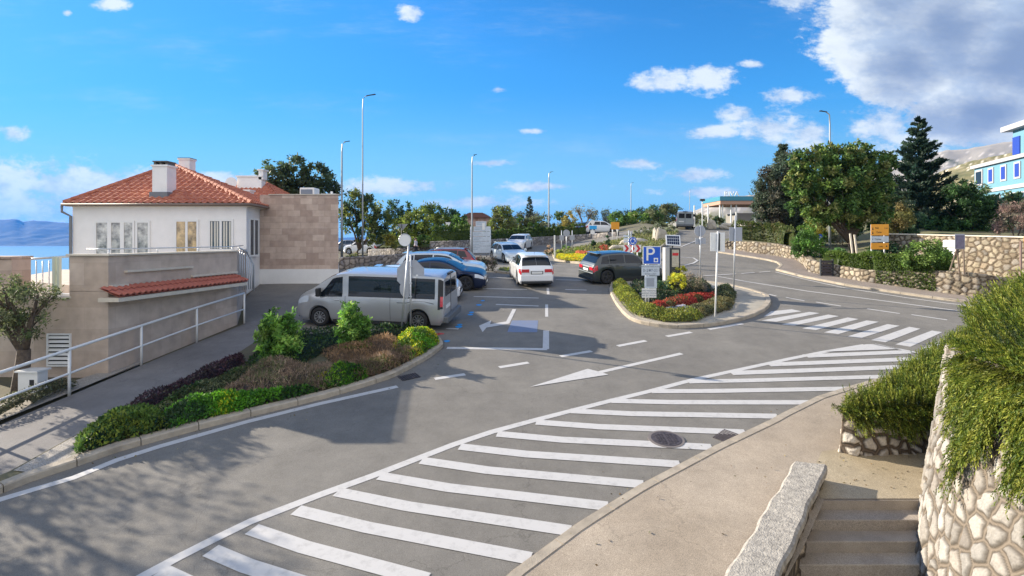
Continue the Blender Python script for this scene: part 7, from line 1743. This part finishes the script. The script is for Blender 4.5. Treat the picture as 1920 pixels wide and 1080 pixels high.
tree('broad_tree', 'dark leafy tree between the big round tree and the tall conifer', 'tree', 1690, 36, [(1672, 400, 28, 34), (1700, 415, 26, 26), (1665, 365, 18, 28)], DG+[(.06, .075, .03)], 6500, .18, .14, None, .28, 32)
tree('ivy_bush', 'dense dark green dome of ivy and shrubs above the tall garden wall', 'bush', 1820, 38, [(1790, 400, 36, 50), (1830, 405, 36, 42), (1862, 420, 28, 30), (1800, 365, 26, 26), (1770, 430, 26, 24)], [(.02, .045, .015), (.03, .065, .02), (.045, .09, .025), (.015, .035, .015)], 14000, .20, .12, None, .22, 48, fill=.72)
tree('dry_bush', 'purplish brown twiggy bush at the right edge above the tall garden wall', 'bush', 1900, 33, [(1895, 415, 26, 32), (1925, 405, 26, 36)], [(.13, .085, .075), (.18, .12, .10), (.10, .08, .06)], 5000, .14, .08, None, .3, 30, aspect=.2)
tree('dry_bush', 'olive brown shrub behind the amber direction board', 'bush', 1690, 34, [(1682, 410, 26, 24), (1660, 430, 14, 18)], [(.12, .11, .035), (.09, .09, .03), (.16, .13, .05)], 3600, .15, .08, None, .3, 26)
tree('small_tree', 'small yellow green tree with pale leaves left of the lamp foot', 'tree', 1536, 38, [(1532, 410, 18, 26), (1520, 440, 22, 26), (1545, 440, 14, 24), (1500, 455, 16, 20)], [(.20, .17, .03), (.10, .14, .03), (.07, .13, .02), (.05, .11, .02)], 6500, .14, .07, None, .3, 30)
tree('green_bush', 'bright green bush right of the cypress foot', 'bush', 1512, 32.5, [(1515, 455, 26, 26), (1530, 475, 20, 16), (1500, 470, 14, 14)], [(.05, .11, .02), (.07, .14, .025), (.04, .08, .02)], 4500, .12, .05, None, .3, 26)
tree('grey_bush', 'grey twiggy shrub between the lamp foot and the leaning stakes', 'bush', 1580, 37.5, [(1580, 445, 22, 22), (1585, 470, 16, 14)], [(.09, .09, .06), (.05, .07, .035), (.12, .11, .08)], 3200, .13, .05, None, .35, 24, aspect=.25)
bush('ball_shrub', 'round clipped green ball shrub at the gap in the low wall', 1573, 30, [(1574, 478, 13, 12)], [(.05, .10, .03), (.07, .13, .04)], 1500, .08, clump=.2, nclump=30, fill=.85)
tree('green_bush', 'loose green bush growing in front of the tall garden wall beside the poster', 'bush', 1745, 25.4, [(1735, 478, 34, 26), (1760, 485, 24, 22), (1710, 485, 18, 18), (1768, 500, 12, 14)], [(.06, .11, .02), (.09, .14, .03), (.045, .08, .02)], 7500, .11, .05, None, .28, 34)
tree('dark_bush', 'dark hedge plants behind the low hedge in the shade of the big tree', 'bush', 1690, 30.5, [(1680, 475, 30, 22), (1640, 480, 18, 16)], DG, 3500, .14, .05, None, .3, 26)
tree('dark_tree', 'dark understorey tree behind the amber board and the conifer trunk', 'tree', 1740, 45, [(1740, 425, 34, 28), (1700, 440, 30, 20), (1780, 440, 24, 20), (1640, 440, 30, 24)], DG, 7000, .24, .12, None, .3, 30)
for x0, y0, x1, y1, lb in ((1601, 498, 1594, 438, 'pale wooden stake leaning left at the foot of the big tree'), (1610, 500, 1602, 440, 'pale wooden stake standing against the big tree trunk')):
    a = Vector(A(x0, y0, 29.5)); b = Vector(A(x1, y1, 29.5)); tag(MB().tube([(0, 0, 0), tuple(b-a)], .05, 6).build('wooden_stake', CREAM, None, tuple(a)), lb, 'stake', 'stakes at the big tree')
cover('ochre_groundcover', 'ochre ground plants between the curved wall and the cypress', [(1470, 474), (1490, 480), (1505, 492), (1500, 482), (1490, 474)], .35, [(.30, .22, .05), (.22, .17, .05)], 900, .1, dz=.6)
# fill behind on the right
tree('wild_bush', 'dark slope scrub below the blue building', 'bush', 1850, 52, [(1840, 372, 30, 20), (1880, 385, 30, 20), (1900, 375, 20, 14)], DG+OLIVE[:1], 4500, .26, .1, None, .3, 26)

# ================================================================ ROSEMARY
RO = [(.075, .115, .014), (.125, .165, .020), (.18, .21, .026), (.055, .09, .014), (.24, .25, .04)]
def sprigs(base, dirs, L, K=15, nl=.045, wid=.10, pal=RO, droop=.0, seed=0):
    M_ = len(base); dirs = dirs/np.linalg.norm(dirs, axis=1)[:, None]; t = (np.arange(K)+.5)/K
    Ls = L*(.6+.8*rng.random(M_))
    pos = base[:, None, :]+dirs[:, None, :]*(t[None, :, None]*Ls[:, None, None]); pos[..., 2] -= droop*(t**2)[None]*Ls[:, None]
    K0 = K; rd = rng.normal(size=(M_, K, 3)); nd = dirs[:, None, :]*1.0+rd*.38
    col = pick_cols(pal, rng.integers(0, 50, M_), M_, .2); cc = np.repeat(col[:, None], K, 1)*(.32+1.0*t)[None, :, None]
    n = M_*K; d = nd.reshape(n, 3); d /= np.linalg.norm(d, axis=1)[:, None]; pts = pos.reshape(n, 3)
    e = np.cross(d, rng.normal(size=(n, 3))); e /= np.linalg.norm(e, axis=1)[:, None]; s = nl*(.7+.6*rng.random(n))[:, None]
    V = np.stack([pts, pts+d*s*.5+e*s*.15, pts+d*s, pts+d*s*.5-e*s*.15], 1).reshape(-1, 3)
    return V, np.arange(4*n).reshape(n, 4), np.repeat(np.clip(cc.reshape(n, 3), .004, .8), 4, 0)
def merge(parts):
    Vs, Fs, Cs = [], [], []; o = 0
    for V, F, C in parts: Vs.append(V); Fs.append(F+o); Cs.append(C); o += len(V)
    return np.concatenate(Vs), np.concatenate(Fs), np.concatenate(Cs)
def surf_rosemary(name, label, poly, zf, n, L, edge_dir, loc, spr_n=.5):
    xs = [p[0] for p in poly]; ys = [p[1] for p in poly]; m = n*4
    X = rng.uniform(min(xs), max(xs), m); Y = rng.uniform(min(ys), max(ys), m); k = in_poly(X, Y, poly); X, Y = X[k][:n], Y[k][:n]
    Z = zf(X, Y); e = .05; gx = (zf(X+e, Y)-zf(X-e, Y))/(2*e); gy = (zf(X, Y+e)-zf(X, Y-e))/(2*e)
    nr = np.stack([-gx, -gy, np.ones(len(X))], 1); nr /= np.linalg.norm(nr, axis=1)[:, None]
    d = nr*.8+np.array([-.1, 0, .5])+rng.normal(size=nr.shape)*.18
    return X, Y, Z, d
# bed at the head of the stairs
bedp = [(6.3, 10.08), (7.0, 10.0), (8.2, 10.1), (9.0, 10.4), (13.4, 13.2), (13.4, 15.4), (12.0, 14.5), (9.3, 12.3), (7.65, 11.1), (6.45, 10.4)]
def bed_z(X, Y):
    t = np.clip((X-6.3+.4*(Y-10))/2.5, 0, 1)
    return G(X, Y)+.80+.20*np.sqrt(t+.02)+.07*np.sin(X*4.1)*np.sin(Y*3.7)+.04*np.sin(X*9+Y*7)
X, Y, Z, d = surf_rosemary('', '', bedp, bed_z, 5200, .2, None, None)
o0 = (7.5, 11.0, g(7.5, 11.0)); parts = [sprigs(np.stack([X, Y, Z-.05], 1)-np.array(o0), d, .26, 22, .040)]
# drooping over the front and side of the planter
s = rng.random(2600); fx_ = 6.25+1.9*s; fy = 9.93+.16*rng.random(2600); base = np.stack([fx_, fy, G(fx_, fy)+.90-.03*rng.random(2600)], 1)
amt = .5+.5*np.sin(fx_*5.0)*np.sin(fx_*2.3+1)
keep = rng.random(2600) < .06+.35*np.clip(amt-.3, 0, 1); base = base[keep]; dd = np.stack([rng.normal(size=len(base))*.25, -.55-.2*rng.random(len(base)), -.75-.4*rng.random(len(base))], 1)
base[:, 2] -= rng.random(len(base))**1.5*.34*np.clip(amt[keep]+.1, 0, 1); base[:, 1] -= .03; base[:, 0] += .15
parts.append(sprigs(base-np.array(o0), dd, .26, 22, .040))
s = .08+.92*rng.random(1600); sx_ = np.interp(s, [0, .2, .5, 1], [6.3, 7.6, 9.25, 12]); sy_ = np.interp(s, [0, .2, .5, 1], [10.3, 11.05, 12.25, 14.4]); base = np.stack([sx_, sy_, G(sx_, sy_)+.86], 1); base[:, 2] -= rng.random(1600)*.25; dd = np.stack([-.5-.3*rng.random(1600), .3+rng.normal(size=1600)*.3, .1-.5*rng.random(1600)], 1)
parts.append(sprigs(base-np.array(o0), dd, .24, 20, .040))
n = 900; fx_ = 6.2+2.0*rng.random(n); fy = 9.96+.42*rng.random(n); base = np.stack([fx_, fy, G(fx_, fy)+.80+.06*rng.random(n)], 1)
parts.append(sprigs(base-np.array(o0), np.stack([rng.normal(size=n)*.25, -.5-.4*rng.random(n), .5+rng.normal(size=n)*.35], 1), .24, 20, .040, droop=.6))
gx_ = np.linspace(6, 13.6, 70); gy_ = np.linspace(9.9, 15.6, 60); GX, GY = np.meshgrid(gx_, gy_); ins = in_poly(GX.ravel(), GY.ravel(), bedp).reshape(GX.shape); idx = np.arange(GX.size).reshape(GX.shape)
ok = ins[:-1, :-1] & ins[1:, :-1] & ins[:-1, 1:] & ins[1:, 1:]
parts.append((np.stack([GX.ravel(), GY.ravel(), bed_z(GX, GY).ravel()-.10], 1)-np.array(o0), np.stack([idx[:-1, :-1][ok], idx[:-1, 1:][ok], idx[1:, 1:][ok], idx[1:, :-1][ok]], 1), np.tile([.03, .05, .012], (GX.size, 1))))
V, F, C = merge(parts); tag(npmesh('rosemary_bush', V, F, LEAF, loc=o0, cols=C), 'prostrate rosemary filling the small bed at the head of the stairs', 'bush')
# on the big wall
Tx = np.array([p[0] for p in T]); Ty = np.array([p[1] for p in T])
def tline(Y): return np.interp(Y, Ty[::-1], Tx[::-1])
def zwall(Y): return np.interp(Y, Ty[::-1], np.array(zt)[::-1]) if False else np.interp(Y, Ty[::-1], np.array([3.36, 3.46, 3.56, 3.62, 3.66, 3.7, 3.7, 3.7])[::-1])
def ros_z(X, Y):
    dd_ = np.clip(X-tline(Y)-.02, 0, 9); ye = np.clip((10.3-Y)/1.6, 0.02, 1)
    return zwall(Y)-.12+1.0*np.sqrt(np.clip(dd_/1.3, 0, 1))*np.sqrt(ye)+.08*np.sin(X*3.9+Y)*np.sin(Y*3.3)+.05*np.sin(X*8+Y*9)
poly = [(a+.03+.42*min(1, max(0, (b-7.4)/1.2)), b) for a, b in T]+[(8.5, 2.5), (11.5, 6), (11.0, 9.5), (9.9, 10.2), (8.9, 10.0)]
X, Y, Z, d = surf_rosemary('', '', poly, ros_z, 9500, .25, None, None)
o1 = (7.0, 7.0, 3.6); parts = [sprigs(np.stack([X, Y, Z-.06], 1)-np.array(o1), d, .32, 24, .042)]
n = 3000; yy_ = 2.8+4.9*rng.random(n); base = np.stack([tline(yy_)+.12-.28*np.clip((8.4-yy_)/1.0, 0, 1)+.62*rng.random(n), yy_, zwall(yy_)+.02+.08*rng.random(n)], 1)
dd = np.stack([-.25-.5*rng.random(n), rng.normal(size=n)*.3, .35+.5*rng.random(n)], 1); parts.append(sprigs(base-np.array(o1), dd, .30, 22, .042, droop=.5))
n = 6200; yy_ = 3.0+4.5*rng.random(n)**.9; z0_ = zwall(yy_)
hang = .18+1.55*np.clip((8.2-yy_)/1.2, 0, 1)*(.42+.58*np.sin(yy_*4.2+.8)*np.sin(yy_*1.7+.4)+.25*np.sin(yy_*11)); hang = np.clip(hang, .08, 1.6)
fr = rng.random(n)**1.15; dz_ = hang*fr
bx_ = np.interp(yy_, np.array([p[1] for p in B])[::-1], np.array([p[0] for p in B])[::-1]); tx_ = tline(yy_)
k = dz_/5.0; px_ = tx_+(bx_-tx_)*k
base = np.stack([px_-.02-.20*np.sqrt(rng.random(n))*(1-.45*fr)*np.clip((9.2-yy_)/1.2, .1, 1), yy_, z0_-dz_+.05], 1)
dd = np.stack([-.35-.3*rng.random(n), rng.normal(size=n)*.22-.12, -.9-.3*rng.random(n)+.7*(fr < .12)], 1)
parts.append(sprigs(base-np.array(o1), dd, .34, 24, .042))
gx_ = np.linspace(5, 11.6, 70); gy_ = np.linspace(2.4, 10.4, 80); GX, GY = np.meshgrid(gx_, gy_); ins = in_poly(GX.ravel(), GY.ravel(), poly).reshape(GX.shape); idx = np.arange(GX.size).reshape(GX.shape)
ok = ins[:-1, :-1] & ins[1:, :-1] & ins[:-1, 1:] & ins[1:, 1:]
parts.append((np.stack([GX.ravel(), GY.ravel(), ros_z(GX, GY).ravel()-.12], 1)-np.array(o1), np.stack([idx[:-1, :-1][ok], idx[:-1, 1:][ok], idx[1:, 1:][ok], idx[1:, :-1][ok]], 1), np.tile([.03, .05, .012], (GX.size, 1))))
V, F, C = merge(parts); tag(npmesh('hanging_rosemary', V, F, LEAF, loc=o1, cols=C), 'large rosemary mass cascading over the big battered stone wall', 'bush')

# ================================================================ HAZE
hm = bpy.data.materials.new('haze'); hm.use_nodes = True; nt = hm.node_tree
for n in list(nt.nodes):
    if n.type == 'BSDF_PRINCIPLED': nt.nodes.remove(n)
pv = nt.nodes.new('ShaderNodeVolumePrincipled'); pv.inputs['Color'].default_value = (.045, .29, .92, 1); pv.inputs['Density'].default_value = 7e-5; pv.inputs['Anisotropy'].default_value = .2
out = [n for n in nt.nodes if n.type == 'OUTPUT_MATERIAL'][0]; nt.links.new(pv.outputs[0], out.inputs['Volume'])
mb = MB(); mb.box((-12500, -3300, -66), (10500, 9600, 460)); hb_ = mb.build('haze', hm); tag(hb_, kind='stuff')
hb_.visible_shadow = True
